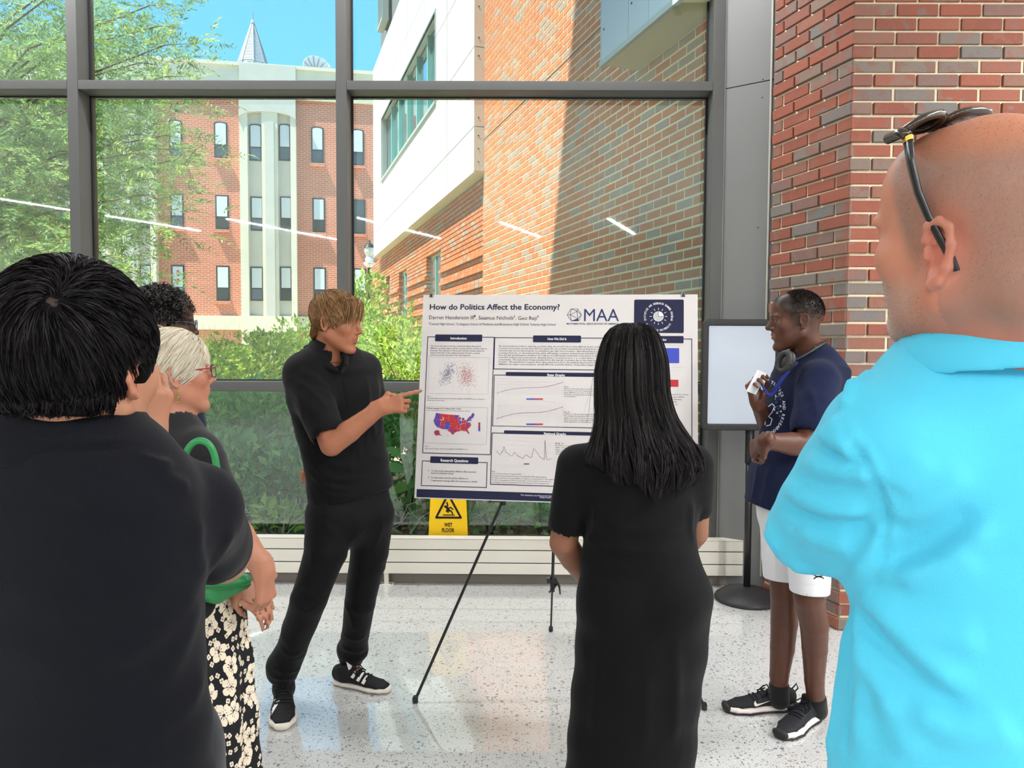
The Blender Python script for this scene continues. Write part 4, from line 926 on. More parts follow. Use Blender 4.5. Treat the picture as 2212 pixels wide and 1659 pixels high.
def arc_text(name, s_, rad, a0, a1, h, inward, parent):
    for i, ch_ in enumerate(s_):
        if ch_ == ' ': continue
        a = math.radians(a0+(a1-a0)*i/(len(s_)-1)); e = V(math.cos(a), math.sin(a), 0); t_ = V(math.sin(a), -math.cos(a), 0)
        if inward: t_ = -t_; e2 = -e
        else: e2 = e
        def F(u, v, d, a=a, e=e, t_=t_, e2=e2): return PF(cu_+(e[0]*rad+t_[0]*u+e2[0]*v)*k_, cv_+(e[1]*rad+t_[1]*u+e2[1]*v)*k_, d)
        TEXTQ.append((name, [(ch_, -1.15 if ch_ != 'I' else -.3, 1.15 if ch_ != 'I' else .3, -h/2, h, .03)], inkw, parent, F, .0014))
arc_text('badge_letter', 'STATISTICS AND RESEARCH SUMMER PROGRAM', 29.5, 196, -16, 4.2, False, bd)
arc_text('badge_letter', 'SAINT LOUIS UNIVERSITY', 31, 214, 326, 4.2, True, bd)
# binder clips
for px, lb in ((931.8, 'small black binder clip at the upper left poster corner'), (1475.6, 'small black binder clip at the upper right poster corner')):
    u, v = PP(px, 641); ct = thing('binder_clip', lb, 'clip', tuple(PF(u, PH)), 'binder clips'); FC = lambda a, b, c: PF(u+a, PH+b, c)
    B().fbox(FC, -.0085, .0085, -.011, .004, -.009, .0025).obj('body', blk, ct)
    for sx in (-1, 1):
        B().tube([FC(sx*.006, -.009, .003), FC(sx*.006, .004, .004), FC(sx*.0045, .014, .003), FC(sx*.001, .018, .003)], .0008, 5).obj('wire_handle', mat('steel', srgb(190, 190, 192), .25, metal=1.), ct)
# ---- easel
blk_m = mat('easel_black', (.014, .014, .015, 1), .35)
apx = at(1208, 800, 3.46); fl, fr_, fb = onfloor(897, 1518), onfloor(1521, 1533), onfloor(1190, 1364)
for f_ in (fl, fr_, fb): f_[2] = .0
easel = thing('poster_easel', 'thin black folding tripod easel holding the poster', 'easel', tuple((fl+fr_+fb)/3))
for f_ in (fl, fr_):
    k1 = f_+(apx-f_)*.33
    B().tube([f_+V(0, 0, .012), f_+(apx-f_)*.60], .0065, 8).obj('lower_leg', blk_m, easel)
    B().tube([f_+(apx-f_)*.575, apx], .0095, 8).obj('upper_leg', blk_m, easel)
    B().lathe([(.006, .0), (.012, .002), (.013, .018), (.009, .03)], f_, 10).obj('rubber_foot', blk_m, easel)
B().tube([fb+V(0, 0, .012), fb+(apx-fb)*.35], .005, 8).obj('lower_leg', blk_m, easel)
B().tube([fb+(apx-fb)*.2, apx+V(0, .03, 0)], .008, 8).obj('upper_leg', blk_m, easel)
B().lathe([(.005, 0), (.011, .002), (.012, .02), (.008, .03)], fb, 10).obj('rubber_foot', blk_m, easel)
kb = fb+(apx-fb)*.21
kn = B().tube([kb+V(-.03, 0, .01), kb+V(-.012, 0, .012)], .02, 10); kn.tube([kb+V(-.02, 0, .01), kb+V(.02, 0, .0)], .012, 8); kn.tube([kb+V(.01, 0, .02), kb+V(.035, -.01, -.02), kb+V(.04, -.01, -.06)], [.008, .006, .004], 6); kn.tube([kb+V(.02, 0, -.01), kb+V(.0, -.01, -.04), kb+V(-.02, -.012, -.05)], [.007, .006, .004], 6); kn.tube([kb+V(0, 0, .03), kb+V(0, 0, -.05)], .012, 8)
kn.obj('clamp_knob', blk_m, easel)
br = PF(*PP(1083, 1096)); le = PF(*PP(1060, 1076), -.02)
for a_, b_, f2 in ((fl, (1060, 1081), 1), (fr_, (1440, 1093), -1)):
    on = a_+(apx-a_)*.585; sup = PF(*PP(*b_), -.012); sup = PF(PP(*b_)[0], -PH-.004, -.02)
    B().tube([on, sup, sup+PNN*.05], [.008, .007, .006], 6).obj('support_arm', blk_m, easel)
    B().tube([on-V(0, 0, .02), on+V(0, 0, .02)], .014, 8).obj('joint', blk_m, easel)
B().lathe([(.03, -.03), (.03, .03), (.015, .04)], apx, 10).obj('hub', blk_m, easel)
# ---- wet floor sign (folded, in the gap before the glass)
SY = 4.742; sp0 = at(968, 1120, SY); kx = SY/FPX; yel = mat('sign_yellow', srgb(248, 200, 20), .45, .4)
ws = thing('wet_floor_sign', 'yellow WET FLOOR warning board wedged upright behind the radiator cover', 'sign', (sp0[0], SY, 0))
tl = math.radians(2.5)
def SF(u, v, d=0.): return V(sp0[0]+u, SY+v*math.sin(tl)*.6-.012-d*math.cos(tl), v*math.cos(tl))
sv = lambda py: (at(968, py, SY-.04)[2])/math.cos(tl)
hb, ht = sv(1157)*1., .64
def wv(v): return .140-(v)*.045
pts = [(-wv(0), 0.0), (wv(0), 0.0), (wv(.6), .6), (wv(.6)-.03, .64), (-wv(.6)+.03, .64), (-wv(.6), .6)]
soften(B().prism(pts, SF, -.008, 0).obj('front_board', yel, ws), .004, 2)
soften(B().prism(pts, lambda a, b, c: SF(a, b, c)+V(0, .012, 0), -.008, 0).obj('back_board', yel, ws), .004, 2)
def sq(px, py): return ((px-968)*kx, sv(py))
def spoly(name, polys, m=inkb):
    b = B()
    for p in polys: b.add([SF(u, v, .0016) for u, v in p], [list(range(len(p)))])
    return b.obj(name, m, ws)
def stroke(pts, w_):
    out = []
    for a, b in zip(pts[:-1], pts[1:]):
        a = np.array(a); b = np.array(b); d = nrm(b-a); n_ = np.array([-d[1], d[0]])*w_/2; out.append([tuple(a-n_), tuple(b-n_), tuple(b+n_), tuple(a+n_)])
    for p in pts: out.append([(p[0]+w_/2*math.cos(t), p[1]+w_/2*math.sin(t)) for t in np.linspace(0, 6.2832, 9)[:-1]])
    return out
spoly('warning_triangle', stroke([sq(968, 1070), sq(996, 1121), sq(942, 1121), sq(968, 1070)], 4.5*kx))
fig = lambda *p: [sq(880+x/5.821, 860+y/5.821) for x, y in p]
spoly('falling_figure', stroke(fig((497, 1330), (508, 1365), (490, 1385)), 3*kx)+stroke(fig((490, 1385), (525, 1430)), 5*kx)+stroke(fig((545, 1390), (575, 1415)), 2.6*kx)+stroke(fig((515, 1400), (548, 1390)), 2.6*kx)+stroke(fig((525, 1425), (555, 1440), (570, 1470)), 3*kx)+stroke(fig((505, 1420), (490, 1435), (515, 1452)), 3*kx)+stroke(fig((450, 1487), (592, 1487)), 2.2*kx)+stroke(fig((474, 1380), (478, 1380)), 4.6*kx))
TEXTQ.append(('sign_text', [('WET', sq(959.5, 0)[0], sq(977.5, 0)[0], sq(0, 1140.5)[1], sq(0, 1132.5)[1]-sq(0, 1140.5)[1], .03), ('FLOOR', sq(954.5, 0)[0], sq(982, 0)[0], sq(0, 1152)[1], sq(0, 1144)[1]-sq(0, 1152)[1], .03)], inkb, ws, lambda u, v, d: SF(u, v, d), .0016))
# ---- poster stand beside the pier
sb = V(1.385, 4.405, 0); ss = thing('sign_stand', 'black floor stand with a blank white rounded sign frame', 'sign stand', tuple(sb))
zf = lambda py: at(1600, py, sb[1])[2]
B().lathe([(.188, 0), (.19, .012), (.182, .025), (.15, .048), (.1, .066), (.05, .078), (.03, .082)], sb, 40).obj('base', mat('stand_black', (.022, .022, .024, 1), .5, bump=.2, bscale=120), ss, smooth=True)
xs = lambda px: at(px, 800, sb[1])[0]
B().tube([sb+V(0, 0, .08), V(sb[0], sb[1], zf(985))], .0205, 16).obj('pole', blk_m, ss, smooth=True)
B().tube([V(sb[0], sb[1], zf(1000)), V(sb[0], sb[1], zf(920))], .026, 16).obj('sleeve', blk_m, ss, smooth=True)
SFR = lambda a, b, c: V(a, sb[1]-.012-c, b)
fo = rrect(xs(1514), xs(1686), zf(929), zf(690), .035, 6); fi = rrect(xs(1528), xs(1672), zf(915), zf(704), .008, 6)
bb = B(); n_ = len(fo)
for c_ in (.018, -.018): bb.v += [tuple(SFR(a, b, c_)) for a, b in fo]+[tuple(SFR(a, b, c_)) for a, b in fi]
for i in range(n_):
    j = (i+1) % n_
    for q in ([i, j, n_+j, n_+i], [2*n_+j, 2*n_+i, 3*n_+i, 3*n_+j], [j, i, 2*n_+i, 2*n_+j], [n_+i, n_+j, 3*n_+j, 3*n_+i]): bb.f.append(q); bb.mi.append(0)
soften(bb.obj('frame', mat('stand_frame', (.02, .02, .021, 1), .45, bump=.25, bscale=160), ss), .008, 3)
B().prism(rrect(xs(1526), xs(1674), zf(917), zf(702), .008), SFR, -.006, .006).obj('panel', mat('stand_panel', srgb(196, 206, 220), .25, .5), ss)
flush_text()
# ================================================================ SDF BODY KIT
class SDF:
    def __init__(s): s.ops = []; s.lo = np.full(3, 1e9); s.hi = np.full(3, -1e9); s.post = []
    def _bb(s, lo, hi):
        s.lo = np.minimum(s.lo, lo); s.hi = np.maximum(s.hi, hi)
    def seg(s, a, b, ra, rb=None, k=.012, side=None, op='u'):
        """tapered capsule; radii may be (r_side, r_front) with a side vector"""
        a = np.asarray(a, float); b = np.asarray(b, float); rb = ra if rb is None else rb
        A = (ra, ra) if np.isscalar(ra) else tuple(ra); Bq = (rb, rb) if np.isscalar(rb) else tuple(rb)
        m = max(A+Bq); lo = np.minimum(a, b)-m-k; hi = np.maximum(a, b)+m+k
        s.ops.append((op, 'seg', (a, b, A, Bq, None if side is None else np.asarray(side, float)), k, lo, hi))
        if op == 'u': s._bb(lo, hi)
        return s
    def chain(s, pts, rad, k=.012, side=None, op='u'):
        for i in range(len(pts)-1): s.seg(pts[i], pts[i+1], rad[i], rad[i+1], k if i == 0 else min(k, .005), side, op)
        return s
    def loft(s, secs, side, k=.012, op='u'):   # [(centre, r_side, r_front)]
        for p, q in zip(secs[:-1], secs[1:]): s.seg(p[0], q[0], (p[1], p[2]), (q[1], q[2]), k, side, op)
        return s
    def ell(s, c, r, ax=None, k=.012, op='u'):
        c = np.asarray(c, float); r = np.asarray(r if not np.isscalar(r) else (r, r, r), float); ax = np.eye(3) if ax is None else np.asarray(ax, float)
        m = np.sqrt(((ax*r[:, None])**2).sum(0))+k
        s.ops.append((op, 'ell', (c, r, ax), k, c-m, c+m))
        if op == 'u': s._bb(c-m, c+m)
        return s
    def cut(s, c, n, k=.004):   # keep the side where (p-c).n < 0
        s.ops.append(('c', 'pl', (np.asarray(c, float), nrm(n)), k, None, None)); return s
    def dist(s, kind, prm, X, Y, Z):
        if kind == 'ell':
            c, r, ax = prm; x, y, z = X-c[0], Y-c[1], Z-c[2]
            k0 = 0; k1 = 0
            for i in range(3):
                q = (x*ax[i, 0]+y*ax[i, 1]+z*ax[i, 2])/r[i]; k0 = k0+q*q; k1 = k1+(q/r[i])**2
            k0 = np.sqrt(k0); return k0*(k0-1)/np.sqrt(np.maximum(k1, 1e-12))
        if kind == 'pl': return (X-prm[0][0])*prm[1][0]+(Y-prm[0][1])*prm[1][1]+(Z-prm[0][2])*prm[1][2]
        a, b, A, Bq, side = prm; d = b-a; L2 = max(float(d@d), 1e-10)
        x, y, z = X-a[0], Y-a[1], Z-a[2]; t = np.clip((x*d[0]+y*d[1]+z*d[2])/L2, 0, 1)
        qx, qy, qz = x-t*d[0], y-t*d[1], z-t*d[2]
        if side is None: return np.sqrt(qx*qx+qy*qy+qz*qz)-(A[0]+(Bq[0]-A[0])*t)
        w_ = d/math.sqrt(L2); u = nrm(side-w_*(side@w_)); v = np.cross(w_, u)
        r1 = A[0]+(Bq[0]-A[0])*t; r2 = A[1]+(Bq[1]-A[1])*t
        qu = qx*u[0]+qy*u[1]+qz*u[2]; qv = qx*v[0]+qy*v[1]+qz*v[2]; qw = qx*w_[0]+qy*w_[1]+qz*w_[2]; rm = np.minimum(r1, r2)
        k0 = np.sqrt((qu/r1)**2+(qv/r2)**2+(qw/rm)**2); k1 = np.sqrt((qu/r1**2)**2+(qv/r2**2)**2+(qw/rm**2)**2)
        return np.where(k0 < .05, -rm, k0*(k0-1)/np.maximum(k1, 1e-6))
    def grid(s, lo, h, n):
        D = np.full(n, .06, np.float32); g = [lo[i]+h*np.arange(n[i]) for i in range(3)]
        for op, kind, prm, k, blo, bhi in s.ops:
            if blo is None: i0 = np.zeros(3, int); i1 = np.array(n)
            else:
                i0 = np.clip(np.floor((blo-2*h-lo)/h).astype(int), 0, n); i1 = np.clip(np.ceil((bhi+2*h-lo)/h).astype(int)+1, 0, n)
                if (i1 <= i0).any(): continue
            sl_ = tuple(slice(i0[j], i1[j]) for j in range(3))
            X = g[0][sl_[0]][:, None, None]; Y = g[1][sl_[1]][None, :, None]; Z = g[2][sl_[2]][None, None, :]
            d = s.dist(kind, prm, X, Y, Z).astype(np.float32); c = D[sl_]
            if op == 'u': hh = np.maximum(k-np.abs(c-d), 0)/k if k > 0 else 0; D[sl_] = np.minimum(c, d)-hh*hh*k*.25
            else:
                e_ = d if op == 'c' else -d; hh = np.maximum(k-np.abs(c-e_), 0)/k if k > 0 else 0; D[sl_] = np.maximum(c, e_)+hh*hh*k*.25
        for f in s.post: D = f(g[0][:, None, None], g[1][None, :, None], g[2][None, None, :], D)
        return D
    def net(s, h=.006, lo=None, hi=None):
        lo = s.lo-2*h if lo is None else np.asarray(lo, float); hi = s.hi+2*h if hi is None else np.asarray(hi, float)
        n = np.maximum(np.ceil((hi-lo)/h).astype(int)+1, 3); D = s.grid(lo, h, n); return surfnet(D, lo, h)
def surfnet(D, lo, h):
    I = D < 0; n = np.array(D.shape)
    cnt = np.zeros(n-1, np.int8)
    for a in (0, 1):
        for b in (0, 1):
            for c in (0, 1): cnt += I[a:n[0]-1+a, b:n[1]-1+b, c:n[2]-1+c]
    act = (cnt > 0) & (cnt < 8); ix = np.array(np.nonzero(act)); m = ix.shape[1]
    if m == 0: return np.zeros((0, 3)), np.zeros((0, 4), int)
    idx = np.full(n-1, -1, np.int32); idx[act] = np.arange(m)
    cor = [(a, b, c) for a in (0, 1) for b in (0, 1) for c in (0, 1)]
    val = {q: D[ix[0]+q[0], ix[1]+q[1], ix[2]+q[2]] for q in cor}
    acc = np.zeros((m, 3)); ct = np.zeros(m)
    for q in cor:
        for ax in range(3):
            if q[ax]: continue
            r = list(q); r[ax] = 1; r = tuple(r); va, vb = val[q], val[r]; cr = (va < 0) != (vb < 0)
            t = np.where(cr, va/np.where(cr, va-vb, 1), 0); p = np.tile(np.array(q, float), (m, 1)); p[:, ax] = t
            acc[cr] += p[cr]; ct[cr] += 1
    P = lo+(ix.T+acc/ct[:, None])*h
    Q = []
    for ax in range(3):
        sl0 = [slice(1, n[j]-1) for j in range(3)]; sl1 = list(sl0); sl0[ax] = slice(0, n[ax]-1); sl1[ax] = slice(1, n[ax])
        a, b = I[tuple(sl0)], I[tuple(sl1)]; e_ = np.array(np.nonzero(a != b)); fl = a[tuple(e_)]
        e_ = e_+np.array([[1 if j != ax else 0] for j in range(3)])
        u, v = (ax+1) % 3, (ax+2) % 3
        def cell(du, dv):
            q = e_.copy(); q[u] -= du; q[v] -= dv; return idx[q[0], q[1], q[2]]
        f = np.stack([cell(1, 1), cell(0, 1), cell(0, 0), cell(1, 0)], 1); f[~fl] = f[~fl][:, ::-1]; Q.append(f)
    Q = np.concatenate(Q); return P, Q[(Q >= 0).all(1)]
def relax(P, Q, it=3, lam=.5):
    e = np.concatenate([Q[:, [0, 1]], Q[:, [1, 2]], Q[:, [2, 3]], Q[:, [3, 0]]]); e = np.concatenate([e, e[:, ::-1]]); n = len(P)
    deg = np.maximum(np.bincount(e[:, 0], minlength=n), 1)
    for _ in range(it):
        for l_ in (lam, -lam*.9):
            av = np.stack([np.bincount(e[:, 0], P[e[:, 1], j], n) for j in range(3)], 1)/deg[:, None]; P = P+l_*(av-P)
    return P
def vnorm(P, Q):
    a = np.cross(P[Q[:, 2]]-P[Q[:, 0]], P[Q[:, 3]]-P[Q[:, 1]]); n = np.zeros_like(P)
    for j in range(4):
        for c in range(3): n[:, c] += np.bincount(Q[:, j], a[:, c], len(P))
    return unit(n)
def build(sdf, h, fine=(), it=3):
    """surface of an SDF; fine = [(lo, hi, h2)] boxes meshed at higher resolution"""
    P, Q = sdf.net(h); P = relax(P, Q, it); off = 0; PS, QS = [P], []
    cen = P[Q].mean(1); keep = np.ones(len(Q), bool)
    for lo, hi, h2 in fine: keep &= ~((cen > np.asarray(lo)+h*.4) & (cen < np.asarray(hi)-h*.4)).all(1)
    QS.append(Q[keep]); off = len(P)
    for lo, hi, h2 in fine:
        p, q = sdf.net(h2, lo, hi)
        if not len(p): continue
        p = relax(p, q, it); PS.append(p); QS.append(q+off); off += len(p)
    P = np.concatenate(PS); Q = np.concatenate(QS)
    used = np.zeros(len(P), bool); used[Q.ravel()] = True; mp = np.cumsum(used)-1; return P[used], mp[Q]
class Fr:
    """local frame: forward f, subject-left l, up u"""
    def __init__(s, o, f, u=(0, 0, 1), sc=1.):
        s.o = np.asarray(o, float); s.f = nrm(f); u = np.asarray(u, float); s.l = nrm(np.cross(u, s.f)); s.u = np.cross(s.f, s.l); s.s = sc; s.ax = np.array([s.f, s.l, s.u])
    def P(s, f, l, u): return s.o+(s.f*f+s.l*l+s.u*u)*s.s
    def loc(s, p): return (np.asarray(p)-s.o)@s.ax.T/s.s
def head(S, H, nose=1., jaw=1., lips=1., brow=1., ear=1., neck=None, neckr=.058, kk=.02, fat=1., ears=(1, -1), chin=0.):
    s = H.s; E = lambda c, r, k=kk, op='u': S.ell(H.P(*c), np.array(r)*s, H.ax, k*s, op); G = lambda a, b, ra, rb, k=.012, op='u': S.seg(H.P(*a), H.P(*b), ra*s, rb*s, k*s, None, op)
    E((-.012, 0, .035), (.098, .076, .090)); E((.050, 0, .050), (.046, .060, .056), .03); E((.036, 0, -.036), (.058, .058*fat, .080), .03)
    for q in (1, -1):
        G((-.012, q*.052*fat, -.055), (.062, q*.018, -.107), .020*jaw, .017, .03); E((.058, q*.043*fat, -.022), (.024, .020, .022), .02)
        E((.080, q*.034, .0205), (.014, .022, .008*brow), .012)
    G((.076+chin, -.008, -.111), (.076+chin, .008, -.111), .0165, .0165, .02)
    E((.080, 0, .02), (.016, .012, .012), .02)
    for q in (1, -1): E((.096, q*.031, .002), (.012, .016, .011), .012, 's'); E((.077, q*.0315, .0015), (.0145, .0165, .0125), .005); E((.0815, q*.0315, .0065), (.0125, .0165, .007), .004); E((.094, q*.0325, .0), (.011, .0125, .0040), .002, 's')
    G((.088, 0, .010), (.108*1+.004*nose, 0, -.027), .0075, .0105*nose, .012); E((.105+.002*nose, 0, -.030), (.011*nose, .0095*nose, .0085), .006)
    for q in (1, -1): E((.094, q*.0115*nose, -.034), (.012, .0085*nose, .0085), .006)
    E((.074, 0, -.064), (.020, .030, .028), .02)
    E((.0915, 0, -.0585), (.0085*lips, .021, .0055*lips), .006); E((.0895, 0, -.0705), (.0085*lips, .018, .0065*lips), .006)
    G((.099, -.018, -.0645), (.099, .018, -.0645), .0022, .0022, .004, 's'); E((.092, 0, -.088), (.006, .016, .006), .012, 's')
    for q in ears:
        c = (-.016, q*.074, -.008); T = lambda f, u, o=0.: (c[0]+f*ear, q*(.0745+o), c[2]+u*ear)
        E(T(0, .002, .002), (.013*ear, .0055, .026*ear), .008)
        ring = [(.012, -.012), (.013, .012), (.008, .026), (-.004, .031), (-.015, .026), (-.018, .010), (-.014, -.010), (-.006, -.024), (.003, -.029)]
        for i, (a, b) in enumerate(zip(ring[:-1], ring[1:])):
            if i == 0: continue
            o1, o2 = (.006+.008*min(1, (i)/4), .006+.008*min(1, (i+1)/4)); G(T(a[0], a[1], o1), T(b[0], b[1], o2), .0042, .0042, .005)
        E(T(.001, -.024, .008), (.007*ear, .005, .009*ear), .006); E(T(.002, -.001, .013), (.008*ear, .009, .013*ear), .005, 's'); G(T(.010, -.004, .007), T(.011, .004, .006), .004, .003, .004)
        G(T(-.008, .016, .010), T(.002, .010, .008), .003, .003, .004)
    if neck is not None: S.seg(H.P(-.030, 0, -.050), neck, (neckr*.92*s, neckr*s), (neckr*1.1, neckr*1.1), .03*s, H.l)
    return S
def hand(S, wr, d, n, thumb, curls, sc=1., spread=.10, tc=(.35, .5), lens=(.092, .100, .094, .075), k=.006):
    """wr wrist, d towards knuckles, n out of the palm, thumb=+1/-1 side (cross(d,n)*thumb), curls: 4 x (a1,a2,a3)"""
    wr = np.asarray(wr, float); d = nrm(d); n = np.asarray(n, float); n = nrm(n-d*(n@d)); s_ = np.cross(d, n)*thumb
    p = lambda a, b, c: wr+(d*a+s_*b+n*c)*sc
    S.seg(p(-.03, 0, 0), p(.025, 0, 0), (.030*sc, .020*sc), (.033*sc, .018*sc), .015, s_)
    offs = (.029, .0095, -.0105, -.029); kn = []
    for i, o in enumerate(offs):
        b0 = p(.012, o*.55, 0); b1 = p(.088-.004*abs(i-1.2), o, -.002); S.seg(b0, b1, .0125*sc, .0105*sc, .014); kn.append(b1)
    tips = []
    for i in range(4):
        L = lens[i]*sc; ph = (L*.48, L*.29, L*.23); a = 0.; q = kn[i]; sp_ = spread*(1.5-i)*.5; base = nrm(d+s_*sp_); r = (.0092, .0084, .0076, .0066)
        if i == 3: r = tuple(x*.86 for x in r)
        for j in range(3):
            a += curls[i][j]; dd = base*math.cos(a)+n*math.sin(a); q2 = q+dd*ph[j]; S.seg(q, q2, r[j]*sc, r[j+1]*sc, k); q = q2
        tips.append((q, dd))
    t0 = p(.012, .024, .006); t1 = t0+(d*.6+s_*.62+n*.45*tc[0])*.042*sc; dd = nrm(d*.85+s_*(.35-tc[1]*.9)+n*tc[1]); t2 = t1+dd*.034*sc; t3 = t2+nrm(dd+n*.2-s_*tc[1]*.3)*.026*sc
    S.seg(t0, t1, .0145*sc, .0115*sc, .012); S.seg(t1, t2, .0112*sc, .0098*sc, k); S.seg(t2, t3, .0098*sc, .0072*sc, k)
    return tips, (t3, dd)
skin_cache = {}
def skin_mat(name, sss=.0, rough=.5, attr=True, bump=.06):
    if name in MATS: return MATS[name]
    m = bpy.data.materials.new(name); g = N(m); co_ = g.coord('Object'); c = g.n('ShaderNodeAttribute', attribute_name='Col').outputs['Color']
    f = g.noise(co_, 45., 4); x = g.mix(g.math('MULTIPLY', g.ramp(f, (.35, (0, 0, 0, 1)), (.7, (1, 1, 1, 1))), .18), c, (.55, .2, .15, 1), 'SOFT_LIGHT')
    b = g.bsdf(x, rough, .35, 0., g.noise(co_, 420., 3), bump, .002)
    if sss: b.inputs['Subsurface Weight'].default_value = sss; b.inputs['Subsurface Radius'].default_value = (.012, .005, .003); b.inputs['Subsurface Scale'].default_value = .6
    g.end(b); MATS[name] = m; return m
def fabric(name, col, rough=.85, bump=.25, scale=700., var=.06, sheen=.15, vs_=3.):
    if name in MATS: return MATS[name]
    m = bpy.data.materials.new(name); g = N(m); co_ = g.coord('Object'); f = g.math('MULTIPLY_ADD', g.noise(co_, vs_, 3), 2*var, 1-var)
    cc = g.n('ShaderNodeCombineColor')
    for i in range(3): g.l(f, cc.inputs[i])
    c = g.mix(1., col, cc.outputs[0], 'MULTIPLY'); wv_ = g.n('ShaderNodeTexWave'); wv_.inputs['Scale'].default_value = scale*.35; wv_.inputs['Distortion'].default_value = 1.; g.l(co_, wv_.inputs[0])
    b = g.bsdf(c, rough, .12, 0., g.noise(co_, scale, 1), bump, .0015); b.inputs['Sheen Weight'].default_value = sheen; b.inputs['Sheen Roughness'].default_value = .5
    g.end(b); MATS[name] = m; return m
def wrinkle(amp, scale, stretch=(1, 1, 1), seed=0., rid=True):
    """displacement function of surface points: soft ridged folds"""
    def f(P):
        q = P*np.array(stretch)*scale+seed; o = np.zeros(len(P))
        for j in range(3):
            a = np.array([[1.0, .3, .5], [-.4, 1., .6], [.5, -.7, 1.]][j]); ph = q@a*(1+.37*j)+1.7*np.sin(q@np.array([.7, .4, -.6])*.9+j)+j*1.9
            o += np.sin(ph)*(.6**j)
        return amp*(o if not rid else (1-np.abs(np.tanh(o*.9)))*1.6-.6)
    return f
BVHS = {}
def bvh(P, Q): return BVHTree.FromPolygons([tuple(p) for p in P], [tuple(int(i) for i in q) for q in Q])
def folds(P, Q, lines, Y0=0.):
    """fold ridges drawn over the front of a cloth surface: lines = [(pixel points), amplitude, width]"""
    t = bvh(P, Q); Nn = vnorm(P, Q); D = np.zeros(len(P))
    for pts, amp, wd in lines:
        hits = []
        for a, b in zip(pts[:-1], pts[1:]):
            for k in range(6):
                x = a[0]+(b[0]-a[0])*k/6; y = a[1]+(b[1]-a[1])*k/6; h_ = t.ray_cast(Vector(CAM), Vector(ray(x, y)).normalized())
                if h_[0] is not None: hits.append(np.array(h_[0]))
        if len(hits) < 2: continue
        hp = np.array(hits)
        for _ in range(6): hp[1:-1] = hp[1:-1]*.5+(hp[:-2]+hp[2:])*.25
        lo = hp.min(0)-3*wd; hi = hp.max(0)+3*wd; m = np.nonzero(((P > lo) & (P < hi)).all(1))[0]
        if not len(m): continue
        best = np.full(len(m), 9.); tt = np.zeros(len(m))
        for i in range(len(hp)-1):
            a, b = hp[i], hp[i+1]; d = b-a; L2 = max(d@d, 1e-9); u = np.clip(((P[m]-a)@d)/L2, 0, 1); q = np.linalg.norm(P[m]-(a+u[:, None]*d), axis=1)
            z = q < best; best[z] = q[z]; tt[z] = (i+u[z])/(len(hp)-1)
        D[m] += amp*np.exp(-(best/wd)**2)*np.clip(np.minimum(tt, 1-tt)*5+.15, 0, 1)
    return P+Nn*D[:, None]
def cloth(name, S, h, m, parent, disp=None, lines=None, it=3, label=None, fine=(), hook=None, kind=None):
    P, Q = build(S, h, fine, it)
    if disp is not None:
        Nn = vnorm(P, Q); P = P+Nn*sum(f(P) for f in (disp if isinstance(disp, (list, tuple)) else [disp]))[:, None]
    if lines: P = folds(P, Q, lines)
    if hook: P, Q = hook(P, Q)
    o = put(name, mesh_np(name, P, quads=Q), m, parent, label)
    BVHS[o.name] = (P, Q); return o
def skin_part(name, S, h, fine, m, parent, colf, it=3):
    P, Q = build(S, h, fine, it); o = put(name, mesh_np(name, P, quads=Q, col=colf(P)), m, parent); BVHS[o.name] = (P, Q); return o
def lerp(a, b, t): return np.asarray(a)*(1-t)+np.asarray(b)*t
def smooth(x, a, b): t = np.clip((x-a)/(b-a), 0, 1); return t*t*(3-2*t)
def strands(paths, rad, tw=0.):
    """ribbons: paths (n, k, 3), radius root->tip; flat ribbons, random facing"""
    n, k, _ = paths.shape; t = unit(np.gradient(paths, axis=1)); r = unit(NR.normal(size=(n, 1, 3))+0*t); s_ = unit(np.cross(t, r)); w_ = (rad*np.concatenate([np.linspace(1, 1, k-2), [.7, .12]]))[None, :, None]
    v = np.stack([paths-s_*w_, paths+s_*w_], 2).reshape(-1, 3); b = (np.arange(n)*k*2)[:, None]+np.arange(k-1)[None]*2; b = b.ravel()
    return v, np.stack([b, b+1, b+3, b+2], 1)
def hair_mat(name, col, rough=.4, spec=.4, var=.35):
    if name in MATS: return MATS[name]
    m = bpy.data.materials.new(name); g = N(m); rn = g.n('ShaderNodeNewGeometry').outputs['Random Per Island']
    f = g.math('MULTIPLY_ADD', rn, 2*var, 1-var); cc = g.n('ShaderNodeCombineColor')
    for i in range(3): g.l(f, cc.inputs[i])
    b = g.bsdf(g.mix(1., col, cc.outputs[0], 'MULTIPLY'), rough, spec); b.inputs['Anisotropic'].default_value = .5; g.end(b); MATS[name] = m; return m
def scalp_flow(H, C, R, roots, dirf, L, k, lift=.0, grav=0., jit=.15, lev=1.0):
    """strands flowing over an ellipsoid (head-local centre C, radii R): roots local unit dirs, dirf(p_local)->tangent dir"""
    n = len(roots); C = np.array(C); R = np.array(R); p = C+roots*R; out = [p.copy()]; st = (L/(k-1)).reshape(-1, 1)*np.ones((n, 1)); jr = NR.normal(size=(n, 3))*jit; lv = lev+NR.random((n, 1))*.02
    for i in range(1, k):
        nn = unit((p-C)/R**2); d = unit(dirf(p)+jr+np.array([0, 0, -grav*i/k])); d = unit(d-nn*(d*nn).sum(1, keepdims=True)*.9)
        p = p+d*st; q = (p-C)/R; ln = np.linalg.norm(q, axis=1, keepdims=True); tgt = lv+lift*i/k; p = C+q/ln*np.maximum(tgt, np.minimum(ln, tgt+.05))*R; out.append(p.copy())
    o = np.stack(out, 1); return H.o+(o@H.ax)*H.s
